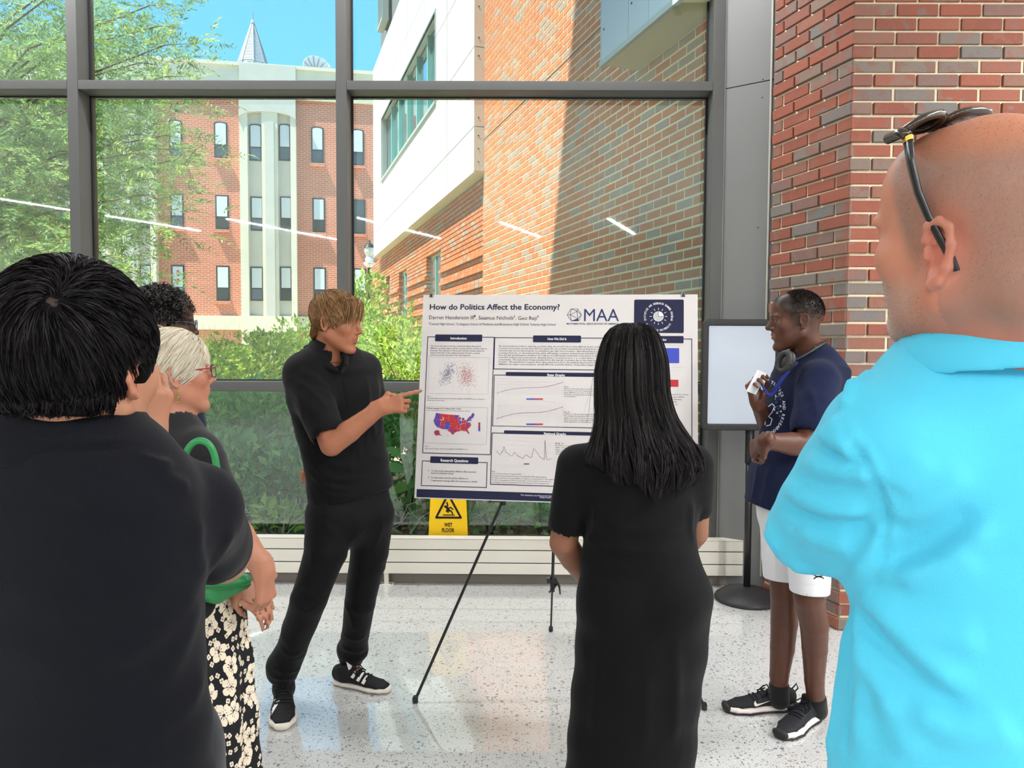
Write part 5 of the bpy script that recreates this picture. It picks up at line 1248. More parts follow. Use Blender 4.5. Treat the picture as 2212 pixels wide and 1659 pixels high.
def decal(name, pts, fcs, target, m, parent, off=.0012):
    """lay flat print on a surface: pts in pixels, thrown onto the target mesh"""
    P, Q = BVHS[target.name]; t = bvh(P, Q); vv = []; ok = []
    for x, y in pts:
        h_ = t.ray_cast(Vector(CAM), Vector(ray(x, y)).normalized()); ok.append(h_[0] is not None); vv.append(np.array(h_[0])-nrm(ray(x, y))*off if h_[0] is not None else np.zeros(3))
    fcs = [f for f in fcs if all(ok[i] for i in f) and max(np.linalg.norm(vv[f[0]]-vv[i]) for i in f) < .08]
    return put(name, mesh_np(name, vv, fcs, False), m, parent) if fcs else None
def grid_poly(poly, nu=10, nv=3):
    """strip between two pixel polylines of equal count"""
    a, b = poly; n = len(a); pts, f = [], []
    for j in range(nv+1):
        for i in range(n): pts.append((a[i][0]+(b[i][0]-a[i][0])*j/nv, a[i][1]+(b[i][1]-a[i][1])*j/nv))
    for j in range(nv):
        for i in range(n-1): q = j*n+i; f.append([q, q+1, q+n+1, q+n])
    return pts, f
def eyes(H, parent, iris=(.06, .035, .02, 1), which=(1, -1), brow_m=None):
    for q in which:
        c = H.P(.0768, q*.0315, .0012); o = B().lathe([(.0005*H.s, -.0132*H.s)]+[(.0132*H.s*math.cos(a), .0132*H.s*math.sin(a)) for a in np.linspace(-1.3, 1.3, 9)]+[(.0005*H.s, .0132*H.s)], c, 14, ax=(H.l, H.u, H.f)).obj('eye', mat('eye_white', srgb(186, 172, 164), .25, .4), parent, smooth=True)
        B().lathe([(.0062*H.s, .0112*H.s), (.0060*H.s, .0126*H.s), (.003*H.s, .0137*H.s), (.0003*H.s, .0139*H.s)], c, 12, ax=(H.l, H.u, nrm(H.f+H.l*q*.0))).obj('iris', mat('iris%.2f' % iris[0], iris, .15, .6), o, smooth=True)
        if brow_m is not None:
            n = 70; t = NR.random(n); b0 = np.stack([.0925-.016*(t-.25)**2*2-.006*t, q*(.014+.037*t), .0215+.010*np.sin(t*2.2)-.007*t+NR.normal(size=n)*.0016], 1); dr = np.stack([-.1-.2*t, q*np.ones(n), .5-1.0*t], 1)
            path = np.stack([b0+unit(dr)*s_ for s_ in (0, .004, .008)], 1); v, qd = strands(H.o+(path@H.ax)*H.s, .0007); put('eyebrow', mesh_np('eyebrow', v, quads=qd), brow_m, parent, kind='stuff')
def collar(S, c, side, front, rx, ry, up, hgt, t0, t1, drop=None, n=16, th=.006, lean=.0):
    side = nrm(side); front = nrm(front); up = nrm(up); pts = []
    for i in range(n+1):
        t = t0+(t1-t0)*i/n; rad = side*math.sin(t)+front*math.cos(t); pts.append((np.asarray(c)+side*rx*math.sin(t)+front*ry*math.cos(t)+up*(drop(t) if drop else 0), rad))
    for (a, ra), (b, rb) in zip(pts[:-1], pts[1:]): S.seg(a, b, (th, hgt), (th, hgt), .006, ra+rb+up*lean)
def shoe(parent, heel, f, L, up_m, sole_m, lace_m, sc=1., tongue_m=None, thick=.022, name='shoe', hightop=.0, flare=1.):
    f = nrm(f); l = nrm(np.cross(V(0, 0, 1), f)); P = lambda a, b, c: np.asarray(heel)+f*a*L+l*b*sc+V(0, 0, c*sc)
    so_ = SDF(); w_ = [(.03, .028), (.2, .034), (.45, .035), (.70, .046*flare), (.86, .040*flare), (.955, .026)]
    so_.chain([P(a, 0, thick*.55) for a, b in w_], [(b*sc, thick*.62*sc) for a, b in w_], .01, l); so_.cut(P(0, 0, 0.001), (0, 0, -1), .002); so_.cut(P(0, 0, thick), (0, 0, 1), .004)
    o = cloth('sole', so_, .004, sole_m, parent, it=2)
    u = SDF(); w2 = [(.05, .024, .055, .050), (.2, .029, .050, .052), (.42, .030, .042, .044), (.62, .037*flare, .026, .030), (.80, .037*flare, .019, .022), (.93, .024, .014, .014)]
    u.chain([P(a, 0, thick*.7+hh*.55) for a, b, hh, r in w2], [(b*sc, r*sc*.62) for a, b, hh, r in w2], .02, l)
    u.chain([P(.18, 0, .05), P(.17, 0, .085+hightop)], [(.036*sc, .034*sc), (.035*sc, .036*sc)], .02, l); u.cut(P(0, 0, thick*.8), (0, 0, -1), .002)
    u.cut(P(.17, 0, .085+hightop), V(0, 0, 1)-f*.25, .005)
    uo = cloth('upper', u, .004, up_m, parent, it=2)
    if tongue_m is not None:
        t = SDF(); t.chain([P(.30, 0, .075), P(.27, 0, .11), P(.25, 0, .128)], [(.022*sc, .006*sc), (.026*sc, .007*sc), (.024*sc, .006*sc)], .01, l); cloth('tongue', t, .0035, tongue_m, parent)
    bt = bvh(*BVHS[uo.name]); lc = 0
    for k in range(5):
        a = .36+.065*k; pts = []
        for b in np.linspace(-.024, .024, 7):
            h_ = bt.ray_cast(Vector(P(a+.012*(k % 2), b, .25)), Vector((0, 0, -1)))
            if h_[0] is not None: pts.append(np.array(h_[0])+V(0, 0, .0025))
        if len(pts) > 2: B().tube(pts, .0032*sc, 6).obj('lace', lace_m, parent, smooth=True)
    for q in (1, -1):
        h_ = bt.ray_cast(Vector(P(.36, 0, .25)), Vector((0, 0, -1)))
        if h_[0] is not None:
            b0 = np.array(h_[0])+V(0, 0, .004); B().tube([b0, b0+l*q*.02+V(0, 0, .012), b0+l*q*.035+f*.01+V(0, 0, .0), b0+l*q*.03+f*.03-V(0, 0, .012), b0+l*q*.012+f*.012+V(0, 0, .002), b0+l*q*.03+f*.04-V(0, 0, .015)], .0026*sc, 6).obj('lace', lace_m, parent, smooth=True)
    return uo, o
def core(S, neck, pel, side, sh1, sh2, legs=(), r=(.12, .085), lr=(.07, .05, .036, .036)):
    """torso and legs under the clothes, so that the body is one surface"""
    neck = np.asarray(neck); pel = np.asarray(pel); c = lerp(neck, pel, .22)
    S.chain([neck, c, lerp(neck, pel, .6), pel], [(.05, .05), (r[0], r[1]), (r[0]*.9, r[1]), (r[0], r[1])], .03, side)
    for q in (sh1, sh2): S.seg(c, q, .06, .05, .03)
    for lg in legs:
        S.seg(pel, lg[0], .08, .075, .03); S.chain(lg, [lr[min(i, 3)] for i in range(len(lg))], .03)
def head_at(px, py, Ye, f, u, sc, q):
    """head frame placed so that the ear on side q (1 left, -1 right) lands at a pixel and depth"""
    h = Fr((0, 0, 0), f, u, sc); h.o = at(px, py, Ye)-h.P(-.016, q*.080, -.008); return h
def hair_base(name, col): return mat(name, col, .8, .1, var=.25, vscale=120, bump=.5, bscale=260)
# ================================================================ PEOPLE
def person_presenter():
    Y = 3.0; base = onfloor(700, 1530); base[2] = 0
    t = thing('person', 'person in black polo and black trousers leaning back and pointing at the poster', 'person', tuple(base))
    sd = nrm(V(.82, .57, 0)); fr = nrm(V(.57, -.82, 0))
    # ---- skin
    H = Fr(at(729, 698, 2.98), (.95, -.20, -.10), (.03, 0, 1), .91)
    S = SDF(); head(S, H, nose=1.05, jaw=1.05, neck=at(709, 772, 3.02), neckr=.060)
    el, wr_ = at(716, 961, 2.79), at(822, 880, 2.82)
    S.chain([at(655, 800, 2.93), lerp(at(655, 800, 2.93), el, .6), el, lerp(el, wr_, .35), wr_], [.055, .050, .043, .043, .029], .012)
    tips, th = hand(S, lerp(el, wr_, 1.0), (.95, .03, .20), (.05, 1, -.25), 1, [(.05, .08, .06), (1.0, 1.35, .7), (1.15, 1.4, .8), (1.2, 1.4, .8)], .93, tc=(.2, .75))
    e2 = at(806, 925, 3.26); S.chain([at(787, 790, 3.12), e2, at(706, 1024, 3.27)], [.05, .042, .03], .012)
    hand(S, at(706, 1024, 3.27), (-1, 0, -.1), (0, 1, 0), 1, [(.5, .5, .3)]*4, .9)
    core(S, at(709, 772, 3.02), at(758, 1090, 3.03), sd, at(655, 800, 2.93), at(787, 790, 3.12), [[at(712, 1115, 2.98), at(665, 1300, 2.92), at(609, 1460, 3.06), at(609, 1500, 3.07)], [at(800, 1115, 3.06), at(777, 1300, 3.13), at(764, 1410, 3.25), at(757, 1466, 3.27)]])
    sk = np.array(srgb(160, 104, 76)[:3]); lipc = np.array(srgb(156, 88, 72)[:3])
    def colf(P):
        q = H.loc(P); c = np.tile(sk, (len(P), 1)); m = (smooth(q[:, 2], -.077, -.070)*smooth(-q[:, 2], .053, .057)*smooth(q[:, 0], .085, .089)*(np.abs(q[:, 1]) < .03))[:, None]
        c = c*(1-m)+lipc*m; r = np.exp(-((q[:, 0]-.07)**2+(q[:, 2]+.03)**2)/.0008)[:, None]*.08; return c*(1-r)+np.array(srgb(168, 92, 72)[:3])*r
    hb = H.P(0, 0, 0); wv_ = at(850, 870, 2.82)
    skin_part('body', S, .009, [(hb-V(.13, .13, .16), hb+V(.13, .13, .14), .0033), (wv_-.09, wv_+.11, .003)], skin_mat('skin_presenter', .08), t, colf)
    eyes(H, t, (.07, .09, .11, 1), (1, -1), hair_mat('brow_brown', srgb(110, 80, 52)))
    # ---- hair
    hm = hair_mat('hair_brown', srgb(146, 108, 70), .45, .35)
    C, R = (-.018, 0, .046), (.112, .087, .098)
    hs = SDF(); hs.ell(H.P(*C), np.array(R)*H.s*.97, H.ax, .01); hs.ell(H.P(.046, 0, .074), np.array((.045, .060, .030))*H.s, H.ax, .03)
    for q in (1, -1): hs.ell(H.P(-.03, q*.066, -.0), np.array((.05, .016, .045))*H.s, H.ax, .02)
    hs.ell(H.P(-.085, 0, -.045), np.array((.032, .055, .055))*H.s, H.ax, .02)
    hs.ell(H.P(.10, 0, -.02), np.array((.075, .11, .068))*H.s, H.ax, .015, 's')
    for q in (1, -1): hs.ell(H.P(-.012, q*.085, -.018), np.array((.026, .03, .036))*H.s, H.ax, .01, 's'); hs.ell(H.P(.012, q*.08, -.07), np.array((.05, .03, .06))*H.s, H.ax, .01, 's')
    hs.seg(H.P(-.03, 0, -.10), H.P(-.05, 0, -.2), .07*H.s, .08*H.s, .01, None, 's')
    cloth('hair', hs, .004, hair_base('hb_brown', srgb(96, 68, 42)), t, [wrinkle(.002, 160, (1, 1, 1))], it=1)
    n = 5200; d = unit(NR.normal(size=(n*2, 3))); loc = np.array(C)+d*np.array(R)
    front = (loc[:, 0] > .050) & (loc[:, 2] < .065); ear_ = (loc[:, 2] < .012) & (loc[:, 0] > -.045); low = loc[:, 2] < -.035; d = d[~(front | ear_ | low)][:n]
    cr = np.array((-.075, .01, .125))
    def df(p): v = unit(p-cr); v = v+np.array([.35, -.30, -.05]); return v
    path = scalp_flow(H, C, R, d, df, NR.uniform(.03, .075, len(d)), 8, .06, .7, .22)
    # fringe swept across the forehead
    v, q = strands(path, .0010); n2 = 900; fz = NR.uniform(-.055, .055, n2); r0 = np.stack([.035+NR.random(n2)*.040, fz, .122-NR.random(n2)*.03-8*fz**2], 1); st = []
    for k, s_ in enumerate(np.linspace(0, 1, 8)): st.append(r0+np.stack([.034*s_+.012*np.sin(s_*3)+0*fz, -.030*s_+0*fz, .010*np.sin(s_*2.6)-.064*s_**1.5*(1+.3*NR.normal(size=n2))], 1)+NR.normal(size=(n2, 3))*.002*s_)
    v2, q2 = strands(H.o+(np.stack(st, 1)@H.ax)*H.s, .0011); put('hair_strands', mesh_np('hair', np.concatenate([v, v2]), quads=np.concatenate([q, q2+len(v)])), hm, t, kind='stuff')
    # ---- polo shirt
    T = SDF(); secs = [((760, 1100, 3.04), .176, .120), ((757, 1050, 3.04), .176, .118), ((750, 1000, 3.03), .172, .116), ((735, 920, 3.02), .182, .120), ((722, 850, 3.01), .190, .118), ((716, 805, 3.01), .180, .108), ((712, 778, 3.01), .130, .085), ((710, 758, 3.01), .080, .072)]
    T.loft([(at(*c), a, b) for c, a, b in secs], sd, .02)
    sh = at(655, 806, 2.93); se = lerp(sh, el, .80); T.chain([sh, lerp(sh, el, .4), se], [.078, .074, .068], .035); T.seg(lerp(sh, el, .74), lerp(sh, el, .98), .054, .057, .004, None, 's')
    s2 = at(783, 800, 3.12); T.chain([s2, at(800, 868, 3.21)], [.080, .068], .03); T.seg(at(801, 862, 3.2), at(808, 900, 3.24), .050, .052, .004, None, 's')
    T.seg(at(712, 745, 3.02), at(716, 768, 2.98), (.063, .060), (.058, .055), .006, sd, 's'); T.seg(at(722, 772, 2.95), at(735, 808, 2.88), .030, .008, .01, None, 's')
    a, b = at(668, 1096, 3.0), at(856, 1052, 3.06); T.cut((a+b)/2, np.cross(b-a, V(0, 1, .0))*-1 if np.cross(b-a, V(0, 1, 0))[2] > 0 else np.cross(b-a, V(0, 1, 0)), .004)
    pm = fabric('polo_black', (.004, .004, .005, 1), .75, .2, sheen=.06)
    L = [(((675, 1003), (700, 1030), (760, 1040), (820, 1020)), .006, .012), (((668, 1020), (700, 1050), (770, 1062)), .006, .012), (((690, 985), (730, 1010), (790, 1005)), .005, .014), (((672, 1045), (720, 1075), (800, 1070)), .005, .013), (((760, 900), (775, 960), (780, 1010)), .004, .016), (((625, 840), (660, 870), (690, 905)), .004, .012), (((640, 820), (680, 850), (715, 890)), .004, .012), (((650, 800), (680, 815), (720, 850)), .004, .014), (((790, 810), (800, 900), (815, 960)), .005, .016), (((735, 815), (745, 860), (752, 900)), -.003, .006)]
    cloth('polo_shirt', T, .0055, pm, t, [wrinkle(.0022, 26, (1, 1, .8), 2.)], L)
    Cc = SDF(); cc = at(711, 757, 3.01)
    collar(Cc, cc, sd, fr, .074, .070, (-.12, .0, 1), .022, .35, 6.0, lambda q: -.030*(.5+.5*math.cos(q))+.006, 22, .0055, .45)
    collar(Cc, cc+V(0, 0, -.012), sd, fr, .085, .082, (-.12, 0, 1), .017, .45, 5.9, lambda q: -.034*(.5+.5*math.cos(q))+.004, 22, .005, .9)
    Cc.chain([at(664, 748, 2.97), at(688, 773, 2.925), at(712, 792, 2.895), at(729, 801, 2.88)], [(.007, .020), (.007, .020), (.006, .015), (.005, .008)], .012, fr); Cc.chain([at(748, 768, 2.96), at(748, 788, 2.90), at(738, 806, 2.872)], [(.007, .012), (.006, .011), (.005, .006)], .012, fr)
    cloth('collar', Cc, .004, pm, t)
    # ---- trousers
    G = SDF(); G.seg(at(757, 1075, 3.04), at(760, 1118, 3.03), (.165, .112), (.165, .115), .03, sd)
    rl = [(712, 1115, 2.98), (704, 1190, 2.95), (665, 1300, 2.92), (630, 1400, 3.0), (613, 1436, 3.04), (611, 1446, 3.05)]
    G.chain([at(*p) for p in rl], [.098, .084, .070, .061, .070, .066], .03)
    ll = [(800, 1115, 3.06), (799, 1190, 3.09), (777, 1300, 3.13), (765, 1385, 3.22), (762, 1402, 3.25), (759, 1420, 3.27)]
    G.chain([at(*p) for p in ll], [.098, .080, .065, .058, .068, .054], .03)
    L = [(((640, 1275), (670, 1290), (715, 1270)), .007, .012), (((635, 1300), (660, 1325), (700, 1300)), .007, .012), (((585, 1440), (620, 1455), (655, 1440)), .008, .010), (((580, 1460), (615, 1468), (650, 1462)), .007, .009), (((605, 1400), (630, 1420), (655, 1405)), .006, .012), (((735, 1395), (765, 1410), (798, 1398)), .008, .010), (((740, 1370), (770, 1385), (795, 1370)), .006, .010), (((745, 1300), (760, 1340), (770, 1370)), .005, .012), (((750, 1180), (775, 1150), (800, 1130)), .006, .014), (((690, 1120), (720, 1150), (748, 1178)), .005, .014), (((670, 1180), (680, 1240), (665, 1280)), .005, .012)]
    L = [(p_, a_*.65, w2) for p_, a_, w2 in L]
    cloth('trousers', G, .007, fabric('trouser_black', (.004, .004, .0052, 1), .65, .15, sheen=.05), t, [wrinkle(.0028, 22, (1, 1, .6), 5.)], L)
    # ---- sneakers
    bm = mat('sneaker_black', (.012, .012, .014, 1), .7, .25); wm = mat('sneaker_sole', srgb(224, 216, 204), .5, .3); st_m = mat('sneaker_white', srgb(236, 232, 228), .5, .3)
    toe = onfloor(610, 1580); f = nrm(V(.28, -.96, 0)); r1 = thing_part('shoe', t); u1, s1 = shoe(r1, toe-f*.30, f, .30, bm, wm, bm, 1.28, st_m)
    toe = onfloor(843, 1496); f = nrm(V(.95, -.31, 0)); r2 = thing_part('shoe', t); u2, s2_ = shoe(r2, toe-f*.275, f, .275, bm, wm, bm, 1.12, st_m)
    for (x0, y0), (x1, y1) in (((566, 1532), (581, 1504)), ((573, 1537), (590, 1508)), ((581, 1542), (599, 1512))):
        d_ = (5.5, 2.0); p, f_ = grid_poly(([(x0+(x1-x0)*k/6, y0+(y1-y0)*k/6) for k in range(7)], [(x0+d_[0]+(x1-x0)*k/6, y0+d_[1]+(y1-y0)*k/6) for k in range(7)])); decal('stripe', p, f_, u1, st_m, r1)
    for (x0, y0), (x1, y1) in (((757, 1463), (769, 1445)), ((769, 1470), (781, 1450)), ((780, 1476), (790, 1457))):
        p, f_ = grid_poly(([(x0+(x1-x0)*k/6, y0+(y1-y0)*k/6) for k in range(7)], [(x0+6+(x1-x0)*k/6, y0+3+(y1-y0)*k/6) for k in range(7)])); decal('stripe', p, f_, u2, st_m, r2)
    return t
def thing_part(name, parent, label=None):
    """a part that is itself made of pieces: an Empty below the thing"""
    o = bpy.data.objects.new(name, None); COL.objects.link(o); o.parent = parent; o.location = tuple(-WORLDLOC[parent.name]); WORLDLOC[o.name] = np.zeros(3)
    if label: o['label'] = label
    return o
def glyphs(chars):
    pend = [text2d(c, .02, 1) for c in set(chars) if (c, .02, 1) not in GLY]; pend = [p for p in pend if len(p) == 3]
    dg = bpy.context.evaluated_depsgraph_get(); dg.update()
    for key, o, cu in pend:
        me = o.evaluated_get(dg).to_mesh(); v = np.array([tuple(q.co[:2]) for q in me.vertices]); GLY[key] = (v, [list(p.vertices) for p in me.polygons])
    for key, o, cu in pend: bpy.data.objects.remove(o); bpy.data.curves.remove(cu)
def person_boy():
    base = onfloor(1690, 1570); base[2] = 0
    t = thing('person', 'person in navy printed t-shirt and white shorts holding a small card', 'person', tuple(base))
    fr = nrm(V(-.9, -.43, 0)); sd = nrm(V(.43, -.9, 0))
    H = Fr(at(1720, 692, 2.9), (-.97, .22, -.03), (-.06, 0, 1), .93)
    S = SDF(); head(S, H, nose=1.12, jaw=.9, lips=1.3, neck=at(1752, 775, 2.92), neckr=.054, ears=(1, -1))
    shl, el, wl = at(1772, 815, 2.76), at(1742, 962, 2.66), at(1652, 953, 2.60)
    S.chain([shl, lerp(shl, el, .55), el, lerp(el, wl, .35), wl], [.052, .046, .041, .042, .027], .012)
    hand(S, wl, (-.25, .85, -.5), (.8, .45, -.3), 1, [(.5, .6, .3), (.6, .6, .3), (.6, .6, .3), (.7, .6, .3)], .92, tc=(.2, .3))
    shr, er, wr_ = at(1705, 815, 3.1), at(1672, 950, 3.05), at(1636, 868, 2.86)
    S.chain([shr, er, lerp(er, wr_, .4), wr_], [.05, .042, .038, .027], .012)
    hand(S, wr_, (-.28, -.05, .95), (.35, -.85, .1), 1, [(.75, 1.0, .5), (.85, 1.0, .5), (.95, 1.0, .5), (1.05, 1.0, .5)], .88, tc=(.5, .6))
    ln = [at(1745, 1130, 2.8), at(1747, 1290, 2.78), at(1759, 1350, 2.82), at(1760, 1400, 2.86), at(1759, 1470, 2.91), at(1764, 1525, 2.95)]
    lf = [at(1692, 1130, 2.96), at(1695, 1285, 2.96), at(1694, 1345, 2.98), at(1690, 1400, 2.99), at(1683, 1460, 3.0), at(1683, 1500, 3.01)]
    core(S, at(1752, 775, 2.92), at(1718, 1075, 2.88), sd, shl, shr, [])
    for lg in (ln, lf): S.seg(at(1718, 1075, 2.88), lg[0], .08, .075, .03); S.chain(lg, [.075, .055, .053, .048, .038, .034], .04)
    sk = np.array(srgb(86, 54, 40)[:3]); lp_ = np.array(srgb(134, 84, 70)[:3]); hb = np.array(srgb(30, 24, 22)[:3]); pk = np.array(srgb(168, 112, 92)[:3])
    def colf(P):
        q = H.loc(P); c = np.tile(sk, (len(P), 1)); m = (smooth(q[:, 2], -.078, -.070)*smooth(-q[:, 2], .050, .056)*smooth(q[:, 0], .083, .089)*(np.abs(q[:, 1]) < .03))[:, None]; c = c*(1-m)+lp_*m
        # short faded hair: dark crown, thinning towards the nape and temples
        g = (.3+.7*smooth(q[:, 2], -.03, .055))*smooth(q[:, 2], -.075, -.05)*(np.linalg.norm(q, axis=1) < .2)*(1-smooth(q[:, 0]-(.048+(q[:, 2]-.03)*.78), -.004, .008))
        earm = np.exp(-((q[:, 0]+.016)**2/.0003+(q[:, 2]+.008)**2/.0009))*(np.abs(q[:, 1]) > .070); g = (g*(1-np.clip(earm*1.5, 0, 1)))[:, None]
        tip = np.exp(-(np.linalg.norm(P-at(1618, 825, 2.84), axis=1)/.04)**2)[:, None]*.5; c = c*(1-tip)+pk*tip
        return c*(1-.85*g)+hb*.85*g
    hc = H.P(0, 0, 0); w1, w2 = at(1622, 840, 2.85), at(1625, 960, 2.62)
    skin_part('body', S, .009, [(hc-V(.14, .14, .16), hc+V(.14, .14, .14), .0033), (w1-.075, w1+.075, .003), (w2-.07, w2+.06, .0033), (at(1620, 1280, 2.8)-V(0, .12, .5), at(1800, 1280, 2.9)+V(0, .12, .05), .006)], skin_mat('skin_boy', .05, .42), t, colf)
    hm = hair_mat('hair_black_short', srgb(28, 24, 23), .6, .3); eyes(H, t, (.02, .012, .01, 1), (1, -1), hm)
    # cropped hair on the crown
    n = 12000; d = unit(NR.normal(size=(n*2, 3))); C, R = (-.012, 0, .036), (.0995, .0775, .0915); loc = np.array(C)+d*np.array(R); ok = (loc[:, 2] > .030+.018*NR.normal(size=len(loc))) & (loc[:, 0] < .048+(loc[:, 2]-.03)*.78); d = d[ok][:n]; loc = np.array(C)+d*np.array(R)
    tip = loc+unit(d+NR.normal(size=d.shape)*.35+np.array([.4, 0, 0]))*NR.uniform(.002, .0045, (len(d), 1)); path = np.stack([loc-d*.002, (loc+tip)/2, tip], 1); v, q = strands(H.o+(path@H.ax)*H.s, .0009)
    put('hair_strands', mesh_np('hair', v, quads=q), hm, t, kind='stuff')
    # ---- t-shirt
    T = SDF(); secs = [((1700, 1092, 2.88), .160, .158), ((1708, 1040, 2.88), .165, .150), ((1722, 980, 2.89), .165, .140), ((1736, 910, 2.9), .170, .135), ((1745, 850, 2.91), .175, .125), ((1750, 805, 2.91), .165, .102), ((1752, 783, 2.92), .115, .080), ((1752, 770, 2.92), .070, .062)]
    T.loft([(at(*c), a, b) for c, a, b in secs], sd, .02); se = lerp(shl, el, .72)
    T.chain([shl+V(.0, .01, -.01), lerp(shl, el, .4), se], [.074, .072, .070], .03); T.seg(lerp(shl, el, .68), lerp(shl, el, .95), .054, .058, .004, None, 's')
    T.chain([shr, lerp(shr, er, .6)], [.07, .066], .03); T.seg(H.P(-.04, 0, -.10), at(1751, 772, 2.915), (.055, .055), (.060, .062), .006, sd, 's')
    a, b = at(1610, 1086, 2.8), at(1700, 1112, 2.8); nn = np.cross(b-a, V(0, 1, 0)); T.cut(a, nn if nn[2] < 0 else -nn, .004)
    L = [(((1640, 1000), (1632, 1050), (1622, 1085)), .006, .012), (((1665, 1005), (1655, 1060), (1645, 1100)), .007, .014), (((1690, 1010), (1680, 1060), (1672, 1105)), .006, .014), (((1745, 830), (1760, 870), (1768, 910)), .004, .012), (((1720, 830), (1730, 870), (1725, 905)), .004, .012), (((1700, 860), (1690, 900), (1700, 930)), .004, .012), (((1735, 800), (1715, 850), (1708, 905)), .004, .01), (((1775, 930), (1770, 1000), (1750, 1060)), .005, .014)]
    ts = cloth('t_shirt', T, .006, fabric('tee_navy', srgb(21, 28, 54), .85, .2, sheen=.05), t, [wrinkle(.0022, 24, (1, 1, .7), 3.)], L)
    # print: ring of letters, stars, outlined figure
    ring = 'STATISTICS AND RESEARCH SUMMER PROGRAM'; glyphs(ring.replace(' ', '')); pts, fc = [], []
    cx, cy, rx, ry = 1655, 880, 39, 57
    for i, ch in enumerate(ring[3:27]):
        if ch == ' ': continue
        a = math.radians(-70+i*7.3); v, f = GLY[(ch, .02, 1)]; v = v-np.array([(v[:, 0].min()+v[:, 0].max())/2, .35]); e_ = np.array([math.cos(a)*.85, math.sin(a)]); tn = np.array([-math.sin(a)*.85, math.cos(a)]); tn /= np.linalg.norm(tn); e_ /= np.linalg.norm(e_)
        n0 = len(pts); pts += [(cx+rx*math.cos(a)+tn[0]*p[0]*9.5+e_[0]*p[1]*9, cy+ry*math.sin(a)+tn[1]*p[0]*9.5+e_[1]*p[1]*9) for p in v]; fc += [[j+n0 for j in q] for q in f]
    tp = mat('tee_print', srgb(206, 208, 222), .8); decal('print_lettering', pts, fc, ts, tp, t)
    st, sf = [], []
    for k in range(26):
        x, y = rnd.uniform(1672, 1688), rnd.uniform(850, 900); r = rnd.choice((.7, .9, 1.8)); n0 = len(st); st += [(x-r, y), (x, y-r*1.4), (x+r, y), (x, y+r*1.4)]; sf.append([n0, n0+1, n0+2, n0+3])
    decal('print_stars', st, sf, ts, tp, t)
    fig = [(1652, 918), (1656, 895), (1660, 878), (1668, 872), (1673, 878), (1668, 890), (1660, 900), (1668, 905), (1664, 918), (1655, 920)]; pl, ql = [], []
    for p0, p1 in zip(fig[:-1], fig[1:]):
        d = nrm(np.array(p1)-np.array(p0)); nn = np.array([-d[1], d[0]])*.9; n0 = len(pl); pl += [tuple(np.array(p0)-nn), tuple(np.array(p1)-nn), tuple(np.array(p1)+nn), tuple(np.array(p0)+nn)]; ql.append([n0, n0+1, n0+2, n0+3])
    decal('print_figure', pl, ql, ts, tp, t)
    # ---- shorts
    G = SDF(); G.seg(at(1712, 1060, 2.88), at(1715, 1110, 2.88), (.15, .13), (.15, .13), .03, sd)
    G.chain([at(1745, 1120, 2.81), at(1748, 1200, 2.79), at(1749, 1276, 2.78)], [.095, .080, .071], .03); G.chain([at(1692, 1120, 2.95), at(1687, 1200, 2.95), at(1685, 1268, 2.95)], [.092, .074, .061], .02)
    G.cut(at(1749, 1279, 2.78), (0, 0, -1), .003); G.seg(at(1749, 1266, 2.78), at(1749, 1290, 2.78), .062, .064, .003, None, 's'); G.seg(at(1685, 1262, 2.95), at(1685, 1285, 2.95), .053, .055, .003, None, 's')
    L = [(((1660, 1150), (1672, 1200), (1675, 1255)), .005, .012), (((1705, 1130), (1712, 1200), (1712, 1270)), -.006, .010), (((1715, 1262), (1750, 1268), (1786, 1262)), -.002, .004), (((1663, 1256), (1685, 1260), (1706, 1257)), -.002, .004)]
    sh = cloth('shorts', G, .006, fabric('shorts_white', srgb(222, 222, 226), .8, .15), t, [wrinkle(.002, 22, (1, 1, .5), 8.)], L)
    lg = mat('ink_black'); arc = lambda pp: pp
    for poly in (([(1758, 1240), (1763, 1243.5), (1768, 1244), (1774, 1243.5), (1779, 1240)], [(1757, 1242), (1763, 1246.5), (1768, 1247), (1774, 1246.5), (1780, 1242)]), ([(1759, 1251.5), (1763, 1248), (1768, 1247), (1774, 1248), (1779, 1251)], [(1757, 1249.5), (1763, 1245), (1768, 1244.5), (1774, 1245), (1780.5, 1249)])):
        p, f = grid_poly(poly); decal('shorts_logo', p, f, sh, lg, t)
    # ---- socks and trainers
    sm = fabric('sock_black', (.012, .012, .013, 1), .9, .3)
    for lgp, r in ((ln, .041), (lf, .041)):
        K = SDF(); d = nrm(lgp[-1]-lgp[-2]); K.seg(lgp[-1]-d*.035, lgp[-1]+d*.02, r, r+.001, .01); cloth('sock', K, .005, sm, t)
    bm = mat('trainer_black', (.011, .012, .015, 1), .65, .3, bump=.35, bscale=350, bdist=.002); wm = mat('trainer_white', srgb(226, 214, 208), .45, .3); ow = mat('trainer_out', (.015, .015, .016, 1), .6)
    toe = onfloor(1566, 1536); f = nrm(V(-.985, -.1, 0)); r1 = thing_part('shoe', t); L1 = .295; u1, s1 = shoe(r1, toe-f*L1, f, L1, bm, wm, bm, 1.12, None, .026)
    toe2 = onfloor(1684, 1597); f2 = nrm(V(-.76, -.65, 0)); r2 = thing_part('shoe', t); u2, s2 = shoe(r2, toe2-f2*L1, f2, L1, bm, wm, bm, 1.12, None, .026)
